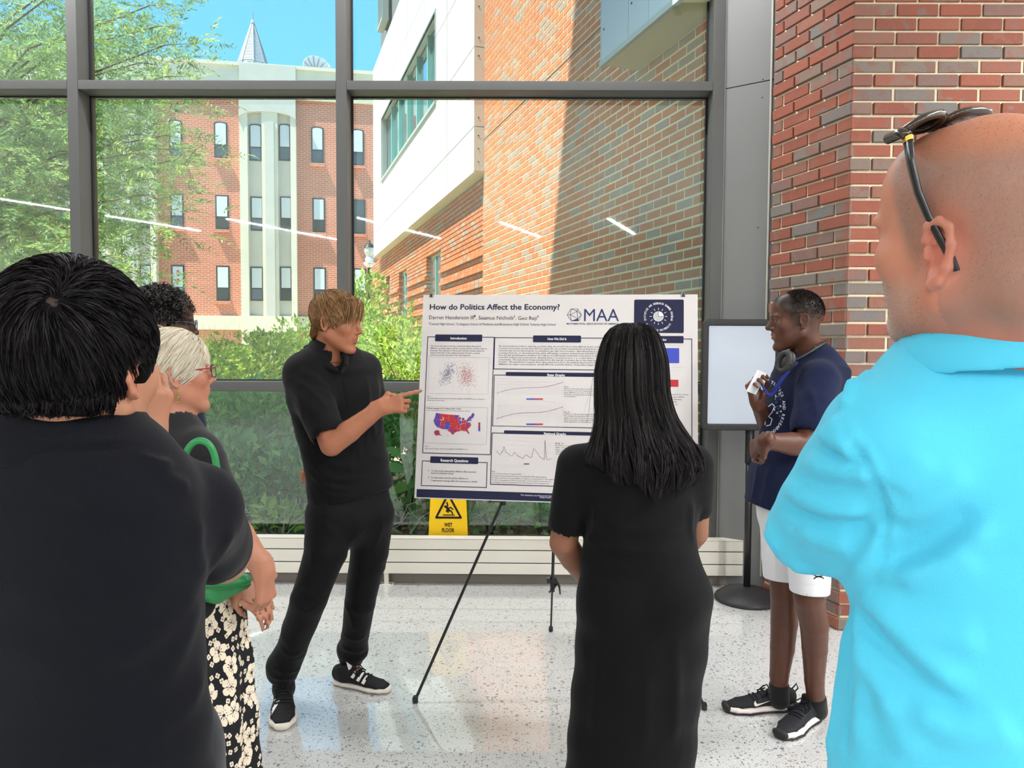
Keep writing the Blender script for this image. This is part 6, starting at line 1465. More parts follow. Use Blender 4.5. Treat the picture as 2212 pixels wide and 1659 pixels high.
    for r_, tt, ff in ((r1, toe, f), (r2, toe2, f2)):
        l_ = np.cross(V(0, 0, 1), ff); he = tt-ff*L1; O = SDF(); w_ = [(.02, .032), (.2, .038), (.45, .037), (.70, .050), (.9, .040), (.99, .022)]; O.chain([he+ff*a*L1+V(0, 0, .004) for a, b in w_], [(b*1.1, .007) for a, b in w_], .006, l_); O.ell(he+ff*.985*L1+V(0, 0, .022), (.016, .034, .018), np.array([ff, l_, V(0, 0, 1)]), .01)
        O.ell(he+ff*.10*L1+V(0, 0, .02), (.05, .0375, .017), np.array([ff, l_, V(0, 0, 1)]), .01); O.cut((0, 0, .0008), (0, 0, -1), .001); cloth('outsole', O, .004, ow, r_)
        B().tube([he+ff*.02*L1+V(0, 0, .085), he-ff*.012+V(0, 0, .105), he-ff*.02+V(0, 0, .085), he-ff*.005+V(0, 0, .07)], .003, 6).obj('heel_tab', bm, r_)
    sw = [(1631, 1514), (1629, 1519), (1630, 1525), (1634, 1526.5), (1642, 1523), (1655, 1517.5), (1668, 1513)]; sw2 = [(1632, 1514.5), (1633, 1518), (1635, 1520.5), (1639, 1520.3), (1646, 1518.8), (1656, 1515.8), (1668, 1512.6)]
    p, q = grid_poly((sw, sw2)); decal('swoosh', p, q, u1, wm, r1)
    o1 = [(1751, 1556), (1752, 1568), (1757, 1580), (1762, 1583), (1770, 1572), (1778, 1556), (1784, 1540)]
    for dx in (0, 4.5):
        a = [(x+dx*(1 if i < 4 else -.6), y-dx*.8) for i, (x, y) in enumerate(o1)]; b_ = [(x+1.4, y-.3) for x, y in a]; p, q = grid_poly((a, b_), nv=1); decal('swoosh', p, q, u2, wm, r2)
    # ---- headphones
    hp = thing('headphones', 'black over-ear headphones hanging around the neck of the navy t-shirt wearer', 'headphones', tuple(at(1700, 790, 2.8)))
    c = at(1700, 783, 2.80); ax = nrm(V(-.85, -.5, .12)); e1 = nrm(np.cross(V(0, 0, 1), ax)); e2 = nrm(np.cross(ax, e1)+e1*.35); e1 = np.cross(e2, ax)
    hk = mat('headphone_black', (.02, .02, .022, 1), .4); pd = mat('headphone_pad', (.03, .03, .032, 1), .55)
    K = SDF(); K.ell(c, (.036, .046, .020), np.array([e1, e2, ax]), .01); cloth('ear_cup', K, .003, hk, hp)
    rg = B(); pts = [c+ax*.018+e1*.026*math.cos(a)+e2*.036*math.sin(a) for a in np.linspace(0, 2*math.pi, 25)]; rg.tube(pts, .011, 8, False); rg.obj('ear_pad', pd, hp, smooth=True)
    B().lathe([(.024, 0), (.024, .002)], c+ax*.012, 20, ax=(e1, e2*1.3, ax)).obj('mesh_inner', mat('headphone_inner', srgb(150, 146, 142), .7), hp)
    c2 = at(1690, 790, 3.03); K = SDF(); K.ell(c2, (.036, .046, .020), np.array([e1, e2, ax]), .01); cloth('ear_cup', K, .004, hk, hp)
    nk = at(1765, 765, 2.92); bd = [c+V(.012, .0, .0), at(1733, 770, 2.80), at(1765, 750, 2.82), at(1785, 738, 2.90), at(1782, 742, 2.99), at(1755, 762, 3.05), at(1715, 782, 3.05), c2]
    B().tube(curve(bd, 5), np.interp(np.linspace(0, 7, 36), range(8), [.007, .010, .012, .014, .014, .012, .009, .007]), 8, flat=.55).obj('headband', hk, hp, smooth=True)
    q = lerp(bd[1], bd[2], .85); B().tube([q-V(.003, 0, .004), q+V(.003, 0, .004)], .0135, 8, flat=.6).obj('slider', mat('steel'), hp)
    # ---- card on lanyard
    cd_ = thing('name_card', 'small white card with a dark blue lanyard held up in the raised hand', 'card', tuple(at(1630, 825, 2.82)))
    p0, p1 = at(1617, 847, 2.815), at(1641, 801, 2.80); up = nrm(p1-p0); s_ = nrm(np.cross(up, V(.4, -.9, .1))); nn = np.cross(s_, up); F = lambda a, b, c: p0+up*a+s_*b+nn*c; Lc = np.linalg.norm(p1-p0)
    soften(B().fbox(F, 0, Lc, -.012, .035, -.0015, .0015).obj('card', mat('card_white', srgb(230, 232, 236), .2, .5), cd_), .002, 2)
    ln_m = fabric('lanyard_blue', srgb(28, 36, 110), .6, .2); a = F(Lc*.55, .034, 0)
    B().tube(curve([a, at(1650, 838, 2.78), at(1660, 852, 2.77), at(1672, 848, 2.775), at(1688, 822, 2.775), at(1705, 800, 2.78), at(1722, 782, 2.80)]), .006, 6, flat=.3).obj('lanyard', ln_m, cd_)
    B().tube([at(1660, 852, 2.80), at(1676, 835, 2.80), at(1694, 808, 2.805), at(1710, 790, 2.82)], .006, 6, flat=.3).obj('lanyard', ln_m, cd_)
    return t
def row_interp(rows, y):
    ys = [r[0] for r in rows]; return tuple(np.interp(y, ys, [r[j] for r in rows]) for j in range(1, len(rows[0])))
def person_dress():
    Y = 2.3; px = Y/FPX
    t = thing('person', 'person with long black hair in a long black dress seen from behind', 'person', (at(1365, 1700, Y)[0], Y, 0))
    sd = V(1, .06, 0); H = Fr(at(1364, 792, 2.352), (-.30, .95, -.02), (0, 0, 1), .92)
    S = SDF(); head(S, H, neck=at(1372, 925, 2.33), neckr=.056)
    shl, el, wl = at(1248, 1005, 2.32), at(1217, 1172, 2.33), at(1275, 1262, 2.52); shr, er, wr_ = at(1496, 1005, 2.32), at(1500, 1150, 2.38), at(1420, 1250, 2.56)
    for a, b, c, q in ((shl, el, wl, 1), (shr, er, wr_, -1)): S.chain([a, lerp(a, b, .6), b, lerp(b, c, .35), c], [.056, .050, .044, .043, .028], .012)
    hand(S, wl, (.9, .3, -.1), (0, -1, .3), 1, [(.4, .5, .3)]*4, .9); hand(S, wr_, (-.9, .25, -.1), (0, -1, .3), -1, [(.4, .5, .3)]*4, .9)
    core(S, at(1372, 925, 2.33), at(1385, 1260, 2.35), sd, shl, shr, [[V(at(1330, 1300, Y)[0], 2.33, .8), V(at(1325, 1500, Y)[0], 2.33, .45), V(at(1325, 1500, Y)[0], 2.33, .05)], [V(at(1430, 1300, Y)[0], 2.36, .8), V(at(1420, 1500, Y)[0], 2.36, .45), V(at(1420, 1500, Y)[0], 2.36, .05)]])
    sk = np.array(srgb(136, 94, 72)[:3]); hc = H.P(0, 0, 0)
    skin_part('body', S, .009, [(hc-.14, hc+.14, .005)], skin_mat('skin_dress', .06), t, lambda P: np.tile(sk, (len(P), 1)))
    for xx in (1325, 1420):
        he = V(at(xx, 1500, Y)[0], 2.30 if xx < 1400 else 2.33, 0); r = thing_part('shoe', t); shoe(r, he, V(-.2, .95, 0), .25, mat('flat_black', (.012, .012, .012, 1), .5), mat('flat_sole', (.03, .025, .02, 1), .6), mat('flat_black'), .95, None, .014)
    D = SDF(); secs = [((1376, 930), .060, .055), ((1376, 955), .110, .080), ((1378, 990), .172, .108), ((1381, 1050), .180, .122), ((1385, 1105), .176, .128), ((1381, 1165), .172, .130), ((1380, 1210), .184, .135), ((1393, 1290), .212, .155), ((1384, 1400), .206, .155), ((1373, 1500), .203, .150), ((1365, 1600), .203, .150), ((1358, 1700), .207, .152), ((1354, 1752), .212, .155)]
    D.loft([(at(*c, Y+.02), a, b) for c, a, b in secs], sd, .02)
    D.chain([shl, lerp(shl, el, .45), lerp(shl, el, .76)], [.066, .062, .060], .035); D.seg(lerp(shl, el, .70), lerp(shl, el, .95), .048, .052, .004, None, 's')
    D.chain([shr, lerp(shr, er, .4), lerp(shr, er, .62)], [.066, .060, .058], .035); D.seg(lerp(shr, er, .58), lerp(shr, er, .85), .046, .050, .004, None, 's')
    for q in (-1, 1): D.ell(at(1385+q*58, 1300, 2.27), (.10, .10, .11), None, .05)
    D.cut(V(0, 0, .05), (0, 0, -1), .004)
    L = [(((1262, 1165), (1320, 1185), (1400, 1195), (1480, 1180)), .006, .016), (((1270, 1120), (1330, 1140), (1420, 1150), (1500, 1120)), .005, .016), (((1285, 1085), (1290, 1140), (1265, 1180)), .006, .014), (((1495, 1080), (1490, 1140), (1503, 1180)), .006, .014), (((1260, 1225), (1310, 1215), (1380, 1235)), .005, .018), (((1300, 1380), (1290, 1500), (1280, 1640)), .006, .022), (((1460, 1380), (1462, 1500), (1455, 1640)), .007, .022), (((1400, 1450), (1395, 1550), (1390, 1650)), .005, .02), (((1225, 1030), (1240, 1080), (1250, 1125)), .004, .014)]
    cloth('dress', D, .0075, fabric('dress_black', (.0032, .0032, .004, 1), .8, .25, sheen=.05), t, [wrinkle(.0020, 16, (1, 1, .5), 4.)], L)
    # ---- long hair
    hm = hair_mat('hair_black_long', srgb(24, 20, 20), .5, .22, .5)
    rows = [(695, 1366, 10, 2.335, .010), (700, 1366, 30, 2.335, .03), (708, 1366, 46, 2.335, .055), (722, 1366, 58, 2.335, .08), (745, 1366, 68, 2.335, .102), (775, 1366, 76, 2.335, .116), (805, 1365, 80, 2.335, .122), (850, 1366, 81, 2.33, .120), (900, 1374, 88, 2.32, .110), (940, 1381, 104, 2.30, .102), (975, 1390, 122, 2.275, .090), (1010, 1396, 134, 2.262, .082), (1040, 1396, 128, 2.255, .080), (1065, 1398, 108, 2.25, .078), (1095, 1404, 70, 2.25, .078)]
    G = SDF(); prev = None
    G.ell(at(1366, 786, 2.335), (.104, .112, .116), None, .02)
    for y, cx, hw, yc, dp in rows[6:12]:
        kf = .93 if y < 880 else .84; p = (at(cx, y, yc), hw*px*kf, dp*kf)
        if prev: G.seg(prev[0], p[0], (prev[1], prev[2]), (p[1], p[2]), .01, V(1, 0, 0))
        prev = p
    G.ell(H.P(.095, .01, -.04), (.05, .085, .085), H.ax, .02, 's')
    G.cut(at(1396, 1016, Y), (0, 0, -1), .02)
    cloth('hair', G, .006, hair_base('hb_dress', (.004, .0032, .0032, 1)), t, [wrinkle(.003, 60, (1, 1, .12), 1.)])
    n = 9000; k = 15; s_ = NR.uniform(-1, 1, n); s_ = np.sign(s_)*np.abs(s_)**.85; lay = NR.normal(size=n)*.03
    y0 = 697+NR.random(n)**2*60*np.abs(s_)+NR.random(n)*14; y1 = 1000+88*np.clip(1-np.abs(s_-.25)*.75, 0, 1)-NR.random(n)**2*110+10*np.sin(s_*9)
    ph = NR.random(n)*.8+np.floor((s_+1)*7)*1.9; u = np.linspace(0, 1, k)**1.25; pth = np.zeros((n, k, 3)); cl = np.floor((s_+1)*9+NR.normal(size=n)*.3); off = np.sin(cl*12.9)*.06
    for j in range(k):
        y = y0+(y1-y0)*u[j]; cx, hw, yc, dp = row_interp(rows, y); low = np.clip((y-840)/200, 0, 1)
        sx = np.clip(s_+off*low+.055*low*np.sin(y*.035+ph), -1.08, 1.08); back = np.sqrt(np.clip(1-np.clip(np.abs(sx), 0, 1)**2, 0, 1))
        dep = yc-back*dp*(1.0+lay*.5)-.006-.008*low*np.cos(y*.05+ph); xx = cx+sx*hw*(1+lay*.4)
        d = CF[None]+CR[None]*((xx-1106)/FPX)[:, None]+CU[None]*((829.5-y)/FPX)[:, None]; pth[:, j] = CAM+d*(dep/d[:, 1])[:, None]
    v, q = strands(pth, .0012)
    n2 = 160; fl = pth[NR.choice(n, n2)].copy(); ev = NR.normal(size=(n2, 1, 3))*np.array([.022, .012, .006])*(u[None, :, None]**1.5); fl += ev; v2, q2 = strands(fl, .00045)
    put('hair_strands', mesh_np('hair', np.concatenate([v, v2]), quads=np.concatenate([q, q2+len(v)])), hm, t, kind='stuff')
    return t
def person_left():
    """dark-haired man seen from behind, close to the camera on the left"""
    t = thing('person', 'person with thick short black hair in a navy polo raising one hand to the mouth', 'person', (at(150, 1000, 1.03)[0], 1.08, 0))
    f = nrm(V(.42, .9, 0)); sd = nrm(V(.93, -.32, 0)); H = head_at(281, 803, .975, (.10, .99, -.05), (0, 0, 1), 1.0, -1)
    S = SDF(); head(S, H, neck=at(145, 985, 1.0), neckr=.056, ear=1.12, fat=1.12)
    shr, er, wr_ = at(400, 1108, 1.08), at(485, 1210, 1.42), at(318, 958, 1.24); shl, el, wl = at(-130, 1075, 1.02), at(-180, 1400, 1.1), at(-50, 1300, 1.35)
    S.chain([shr, lerp(shr, er, .6), er, lerp(er, wr_, .4), wr_], [.056, .052, .044, .044, .030], .012); S.chain([shl, el, lerp(el, wl, .4), wl], [.056, .044, .044, .030], .012)
    hand(S, wr_, (.10, .05, 1), (-.85, .35, .1), 1, [(.35, .55, .3), (.4, .6, .35), (.45, .65, .35), (.5, .65, .35)], 1.0, tc=(.3, .45)); hand(S, wl, (.8, .5, 0), (0, -.5, 1), -1, [(.4, .5, .3)]*4, 1.)
    z0 = lambda x, y, z: V(at(x, 1000, 1.03)[0], y, z)
    core(S, at(150, 985, 1.0), z0(160, 1.1, .92), sd, shr, shl, [[z0(250, 1.1, .85), z0(250, 1.1, .48), z0(255, 1.1, .08)], [z0(60, 1.08, .85), z0(50, 1.08, .48), z0(45, 1.08, .08)]], (.15, .1))
    sk = np.array(srgb(164, 116, 90)[:3]); pk = np.array(srgb(176, 98, 78)[:3]); hb = np.array(srgb(26, 22, 22)[:3])
    def colf(P):
        q = H.loc(P); e_ = (np.exp(-((q[:, 0]+.016)**2+(q[:, 2]+.012)**2)/.0006)*(np.abs(q[:, 1]) > .066))[:, None]*.6; c = np.tile(sk, (len(P), 1)); return c*(1-e_)+pk*e_
    hc = H.P(0, 0, 0); hw = at(325, 860, 1.24)
    skin_part('body', S, .010, [(hc-V(.14, .14, .17), hc+V(.14, .14, .12), .0036), (hw-V(.09, .1, .12), hw+V(.09, .1, .12), .003)], skin_mat('skin_left', .08), t, colf)
    eyes(H, t, (.02, .012, .01, 1))
    # hair: thick, whorl with a thin spot on the crown
    hm = hair_mat('hair_black_thick', srgb(17, 14, 15), .5, .14, .4); C, R = (-.022, 0, .034), (.112, .094, .108)
    wv_ = np.array(hitplane(110, 648, H.P(-.115, 0, .05), -H.f)); wl_ = H.loc(wv_); wd = unit((wl_-np.array(C))/np.array(R))
    G = SDF(); G.ell(H.P(*C), np.array(R)*.965, H.ax, .01); G.ell(H.P(-.060, 0, -.050), (.036, .060, .048), H.ax, .03)
    for q in (1, -1): G.ell(H.P(.035, q*.066, .025), (.03, .014, .04), H.ax, .02)
    G.ell(H.P(.11, 0, -.03), (.07, .12, .085), H.ax, .02, 's')
    for q in (1, -1): G.ell(H.P(-.010, q*.095, -.022), (.024, .04, .040), H.ax, .01, 's'); G.ell(H.P(.02, q*.09, -.08), (.05, .045, .055), H.ax, .01, 's')
    G.cut(H.P(0, 0, -.060), (-.1, 0, -1), .01); cloth('hair', G, .004, hair_base('hb_left', (.003, .0025, .003, 1)), t, [wrinkle(.003, 90, (1, 1, .4), 2.)])
    n = 13000; d = unit(NR.normal(size=(n*2, 3))); loc = np.array(C)+d*np.array(R); bad = ((loc[:, 0] > .055) & (loc[:, 2] < .05)) | ((loc[:, 2] < .012) & (loc[:, 0] > -.045)) | (loc[:, 2] < -.06)
    nearw = np.linalg.norm(d-wd, axis=1); thin = NR.random(len(d)) > .15+.85*smooth(nearw, .0, .15); d = d[~(bad | thin)][:n]
    cw = np.array(C)+wd*np.array(R)
    def df(p): v = unit(p-cw); r = unit(np.cross(wd, p-cw)); return v+r*.35+np.array([0, 0, -.25])
    path = scalp_flow(H, C, R, d, df, NR.uniform(.035, .075, len(d))*np.where((d[:, 2]*R[2]+C[2] < .065) & (d[:, 0]*R[0]+C[0] > -.055) & (d[:, 0]*R[0]+C[0] < .03), .35, 1.), 8, .05, .9, .16, 1.0)
    v, q = strands(path, .00085); nb = 1500; th = NR.uniform(-1.3, 1.3, nb); r0 = np.stack([-.085*np.cos(th)-.02, .082*np.sin(th), -.022-NR.random(nb)*.025], 1); st = [r0+np.array([-.004, 0, -.022])*s_+NR.normal(size=(nb, 3))*.002*s_+np.stack([.014*s_**2*np.ones(nb), -.01*np.sign(th)*s_**2, 0*th], 1) for s_ in np.linspace(0, 1, 6)]
    v2, q2 = strands(H.o+(np.stack(st, 1)@H.ax)*H.s, .0009); put('hair_strands', mesh_np('hair', np.concatenate([v, v2]), quads=np.concatenate([q, q2+len(v)])), hm, t, kind='stuff')
    sp_ = SDF(); sp_.ell(lerp(H.P(*cw), H.P(*C), .030), (.009, .008, .003), np.array([nrm(np.cross(V(.3, .2, 1), wd@H.ax)), nrm(np.cross(wd@H.ax, np.cross(V(.3, .2, 1), wd@H.ax))), wd@H.ax]), .004); cloth('scalp', sp_, .003, mat('scalp_skin', srgb(44, 30, 25), .7), t)
    # polo
    T = SDF(); secs = [((152, 930, 1.0), .078, .074), ((152, 965, 1.0), .105, .085), ((152, 1000, 1.01), .165, .105), ((150, 1060, 1.02), .205, .120), ((150, 1180, 1.03), .205, .130), ((155, 1300, 1.04), .196, .130), ((160, 1420, 1.05), .198, .132), ((165, 1560, 1.05), .208, .136), ((168, 1700, 1.05), .215, .14), ((168, 1850, 1.05), .215, .14)]
    T.loft([(at(*c), a, b) for c, a, b in secs], sd, .02)
    se = lerp(shr, er, .62); T.chain([at(370, 1085, 1.07), shr+V(.005, 0, 0), lerp(shr, er, .35), se], [.066, .078, .072, .068], .04); T.seg(lerp(shr, er, .5), lerp(shr, er, .9), .056, .060, .004, None, 's'); T.ell(at(470, 1195, 1.2), (.03, .05, .045), None, .03)
    T.chain([shl, lerp(shl, el, .6)], [.08, .075], .04); T.ell(at(140, 940, 1.0)+V(0, 0, .122), (.14, .14, .115), None, .008, 's'); T.cut(V(0, 0, .80), (0, 0, -1), .006)
    L = [(((60, 1010), (150, 1060), (260, 1110)), .004, .014), (((330, 1000), (370, 1040), (420, 1060)), .006, .012), (((430, 1260), (380, 1330), (300, 1400), (200, 1440)), .006, .020), (((430, 1290), (390, 1400), (330, 1500)), .006, .020), (((440, 1250), (420, 1180), (430, 1100)), .006, .014), (((450, 1230), (480, 1190), (505, 1130)), .006, .014), (((440, 1450), (400, 1540), (300, 1590)), .006, .018), (((300, 985), (330, 1000), (385, 1005)), .006, .008), (((-60, 950), (40, 964), (140, 970), (230, 968), (290, 958)), -.006, .005), (((-60, 938), (40, 952), (140, 958), (230, 956), (290, 946)), .005, .006)]
    pm = fabric('polo_navy', srgb(9, 10, 17), .85, .3, 500., sheen=.05); cloth('polo_shirt', T, .0065, pm, t, [wrinkle(.0022, 14, (1, 1, .7), 6.)], L)
    Cc = SDF(); collar(Cc, at(140, 935, 1.0), sd, f, .090, .088, (0, 0, 1), .030, .5, 5.8, None, 48, .006, .2); collar(Cc, at(140, 941, 1.0), sd, f, .099, .097, (0, 0, 1), .027, .5, 5.8, None, 48, .005, .3); cloth('collar', Cc, .004, pm, t, it=8)
    G = SDF(); G.seg(z0(160, 1.1, .88), z0(160, 1.1, .80), (.19, .13), (.19, .13), .03, sd); tm = fabric('chino_dark', srgb(36, 36, 42), .8, .2)
    for x_, y_ in ((250, 1.1), (55, 1.03)): G.chain([z0(x_, y_, .82), z0(x_, y_, .48), z0(x_, y_, .07)], [.095, .075, .065], .03)
    cloth('trousers', G, .01, tm, t, [wrinkle(.003, 14, (1, 1, .5))])
    for x_, y_ in ((250, 1.01), (50, 1.04)): r = thing_part('shoe', t); he = z0(x_, y_, 0)-f*.02; shoe(r, he, f, .29, mat('loafer', srgb(40, 32, 28), .5), mat('loafer_sole', srgb(30, 26, 24), .6), mat('loafer'), 1.0)
    return t
def person_cyan():
    """man with shaved head in a cyan polo, arms crossed, close on the right"""
    t = thing('person', 'person with shaved head in a bright cyan polo with crossed arms', 'person', (at(2180, 1000, 1.06)[0], 1.06, 0))
    f = nrm(V(-.62, .78, 0)); sd = nrm(V(.80, .60, 0)); H = head_at(2026, 548, .80, (-.43, .90, .16), (-.18, -.07, 1), 1.03, 1)
    S = SDF(); head(S, H, nose=1.1, jaw=1.25, neck=at(2160, 770, .885), neckr=.066, ear=1.12, fat=1.1, brow=1.2)
    S.seg(H.P(-.05, 0, -.03), at(2165, 745, .885), .064, .070, .04); S.ell(H.P(-.085, 0, -.055), (.03, .06, .035), H.ax, .03)
    shl, el, wl = at(1922, 955, .88), at(1736, 1158, 1.02), at(1880, 1140, 1.18); shr, er, wr_ = at(2480, 930, 1.05), at(2400, 1180, 1.28), at(1965, 1060, 1.09)
    S.chain([shl, lerp(shl, el, .6), el, lerp(el, wl, .4), wl], [.060, .055, .047, .046, .032], .012); S.chain([shr, er, lerp(er, wr_, .4), wr_], [.060, .047, .046, .032], .012)
    hand(S, wl, (.9, .3, .1), (0, -1, 0), 1, [(.3, .4, .3)]*4, 1.05); hand(S, at(1952, 1045, 1.09), (-.97, .02, .10), (-.1, -.9, -.3), -1, [(.25, .35, .3), (.3, .4, .3), (.35, .4, .3), (.4, .4, .3)], 1.0, tc=(.1, .2))
    z0 = lambda dx, z: V(at(2200, 1000, .97)[0]+dx, .99, z)
    core(S, at(2160, 770, .90), z0(0, .95), sd, shl, shr, [[z0(-.1, .88), z0(-.1, .48), z0(-.1, .08)], [z0(.1, .88), z0(.1, .48), z0(.1, .08)]], (.12, .075))
    sk = np.array(srgb(184, 124, 100)[:3]); rd = np.array(srgb(178, 90, 68)[:3]); hr = np.array(srgb(128, 104, 92)[:3]); gy = np.array(srgb(196, 186, 178)[:3]); brn = np.array(srgb(172, 112, 78)[:3]); lp_ = np.array(srgb(208, 134, 116)[:3])
    def colf(P):
        q = H.loc(P); n = len(P); c = np.tile(sk, (n, 1)); nz = np.array([noise.noise(Vector(p*260)) for p in q])*.7 if n < 260000 else np.zeros(n)
        hd = (np.linalg.norm(q-np.array([0, 0, .0]), axis=1) < .21)
        ear_ = np.exp(-((q[:, 0]+.018)**2/.0005+(q[:, 2]+.008)**2/.0014))*(np.abs(q[:, 1]) > .066)
        # buzzed hair: sides and back, thin on top
        hl = (1-smooth(q[:, 0]-(.040+(q[:, 2]-.03)*.35), -.006, .012))*smooth(q[:, 2]+.06*(q[:, 0] < -.02), -.05, .0)*hd; top = smooth(q[:, 2], .075, .118); hl = hl*(1-.55*top)*(.8+.2*nz)
        hl = np.clip(hl*(1-np.clip(ear_*1.6, 0, 1)), 0, 1)[:, None]; hcol = hr*(1-top[:, None])+brn*top[:, None]; c = c*(1-.9*hl)+hcol*.9*hl
        bd = smooth(-q[:, 2], .030, .062)*smooth(q[:, 0]+.25*(q[:, 2]+.05), -.004, .03)*(1-smooth(-q[:, 2], .125, .15))*hd*(1-ear_); bd = np.clip(bd*(.85+.25*nz), 0, 1)[:, None]; wh = smooth(q[:, 0], .055, .09)[:, None]; bc = np.array(srgb(172, 148, 134)[:3])*(1-wh)+gy*wh; c = c*(1-.7*bd)+bc*.7*bd
        m = (smooth(q[:, 2], -.076, -.070)*smooth(-q[:, 2], .053, .057)*smooth(q[:, 0], .087, .091)*(np.abs(q[:, 1]) < .03))[:, None]; c = c*(1-m)+lp_*m
        e_ = np.clip(ear_, 0, 1)[:, None]*.55; c = c*(1-e_)+np.array(srgb(190, 100, 86)[:3])*e_
        nk = smooth(-q[:, 2], .07, .12)*(1-smooth(q[:, 0], .03, .06)); nk = np.clip(nk, 0, 1)[:, None]*.55; return c*(1-nk)+rd*nk
    hc = H.P(0, 0, 0); hw = at(1735, 1020, 1.09)
    skin_part('body', S, .010, [(hc-V(.17, .17, .19), hc+V(.17, .17, .18), .0034), (hw-.08, hw+.08, .0033)], skin_mat('skin_cyan', .08, .48, bump=.12), t, colf)
    eyes(H, t, (.07, .09, .11, 1), (1, -1), hair_mat('brow_grey', srgb(110, 92, 78)))
    # stubble: very short hairs over the scalp sides, back and beard
    P, Q = BVHS['body' if 'body' in BVHS and False else [k for k in BVHS if k.startswith('body')][-1]]; Nn = vnorm(P, Q); q = H.loc(P)
    ok = np.nonzero((np.linalg.norm(q, axis=1) < .20) & (((q[:, 0] < .036+(q[:, 2]-.03)*.35) & (q[:, 2] > -.035)) | ((q[:, 2] < -.05) & (q[:, 2] > -.128) & (q[:, 0] > .0))) & ~((np.abs(q[:, 1]) > .070) & (np.abs(q[:, 0]+.018) < .026) & (np.abs(q[:, 2]+.008) < .045)))[0]
    pick = NR.choice(ok, min(14000, len(ok)), replace=False); b0 = P[pick]+NR.normal(size=(len(pick), 3))*.0008; dr = unit(Nn[pick]*.45+NR.normal(size=(len(pick), 3))*.25+np.array([0, 0, -.6])); path = np.stack([b0-Nn[pick]*.0008, b0+dr*.0013, b0+dr*.0026], 1); v, qq = strands(path, .00017)
    put('hair_strands', mesh_np('hair', v, quads=qq), hair_mat('stubble', srgb(140, 116, 98), .5, .3, .5), t, kind='stuff')
    # ---- polo
    T = SDF(); yb = .92; kx = yb/FPX; secs = [(2150, 762, 150, .090), (2165, 790, 205, .100), (2185, 830, 290, .115), (2190, 900, 322, .125), (2190, 1050, 338, .135), (2190, 1250, 352, .140), (2190, 1400, 370, .145), (2190, 1540, 392, .150), (2190, 1659, 420, .155), (2190, 1800, 440, .16), (2190, 1950, 445, .16)]
    T.loft([(at(cx, y, yb), hw_*kx*.97, dp) for cx, y, hw_, dp in secs], nrm(V(.97, .22, 0)), .02)
    se = lerp(shl, el, .95); T.chain([at(1985, 905, .90), shl, lerp(shl, el, .35), lerp(shl, el, .7), se], [.068, .078, .071, .063, .056], .05); T.seg(lerp(shl, el, .92), lerp(shl, el, 1.2)+V(0, .05, 0), .046, .050, .004, None, 's')
    T.ell(at(1880, 1150, .93), (.055, .07, .065), None, .05)
    T.chain([shr, lerp(shr, er, .8)], [.09, .075], .05); T.ell(at(2168, 752, .885)+V(0, 0, .118), (.135, .135, .115), None, .008, 's'); T.cut(V(0, 0, .74), (0, 0, -1), .006)
    w_ = lambda *p: [(1600+x/1.66, 660+y/1.66) for x, y in p]
    L = [(w_((345, 380), (400, 480), (480, 600), (530, 740), (520, 880), (490, 965)), -.0045, .0055), (w_((362, 372), (418, 475), (497, 592), (548, 735), (538, 880), (512, 962)), .003, .006),
         (w_((130, 630), (220, 690), (350, 730), (500, 725)), .010, .016), (w_((150, 690), (260, 760), (400, 790), (520, 760)), -.006, .014), (w_((230, 560), (330, 590), (430, 590), (490, 640)), .008, .012), (w_((290, 450), (360, 500), (430, 560)), .008, .011), (w_((300, 520), (380, 545), (450, 600)), -.006, .009), (w_((330, 400), (375, 450), (410, 520)), .007, .009), (w_((420, 265), (390, 320), (370, 380)), .006, .008), (w_((480, 240), (440, 260), (400, 330)), .005, .008),
         (w_((400, 970), (470, 900), (500, 820), (530, 760)), .007, .012), (w_((480, 970), (640, 935), (800, 850), (930, 745)), .010, .014), (w_((500, 945), (650, 890), (780, 790), (860, 700)), -.007, .014), (w_((540, 760), (640, 720), (740, 640), (820, 560)), .007, .016), (w_((540, 650), (620, 600), (680, 520)), .005, .016), (w_((560, 980), (720, 960), (880, 880)), .007, .016),
         (w_((430, 1010), (520, 1130), (660, 1270), (860, 1440)), .011, .017), (w_((450, 1060), (540, 1220), (680, 1370), (860, 1480)), -.007, .016), (w_((480, 1040), (600, 1140), (760, 1200), (900, 1190)), .008, .018), (w_((415, 1030), (440, 1200), (500, 1360), (600, 1500)), .008, .014), (w_((600, 1420), (740, 1520), (900, 1540), (1010, 1500)), .009, .020), (w_((385, 1010), (375, 1250), (345, 1500), (310, 1655)), .006, .012), (w_((412, 1030), (392, 1250), (388, 1450), (372, 1655)), -.005, .006), (w_((440, 1200), (440, 1400), (420, 1655)), .007, .014), (w_((520, 1400), (560, 1500), (640, 1650)), .006, .018), (w_((860, 180), (960, 300), (1016, 370)), .003, .03), (w_((100, 700), (85, 780), (150, 900)), .005, .012), (w_((160, 930), (240, 945), (380, 965)), .005, .012), (w_((200, 800), (330, 850), (420, 860)), .007, .016)]
    L = [(p_, a_*1.45, w2) for p_, a_, w2 in L]
    pm = fabric('polo_cyan', srgb(80, 188, 218), .75, .3, 420., var=.02, sheen=.1); po = cloth('polo_shirt', T, .0063, pm, t, [wrinkle(.0016, 13, (1, 1, .7), 9.)], L)
    Cc = SDF(); cc = at(2168, 752, .885); up = nrm(V(.12, -.05, 1)); collar(Cc, cc+V(0, 0, .004), sd, f, .100, .098, up, .026, .35, 5.9, lambda q: -.012*math.cos(q), 56, .006, .22); collar(Cc, cc+V(0, 0, -.003), sd, f, .111, .109, up, .024, .35, 5.9, lambda q: -.012*math.cos(q), 56, .0055, .35); cloth('collar', Cc, .004, pm, t, [wrinkle(.001, 30)], it=8)
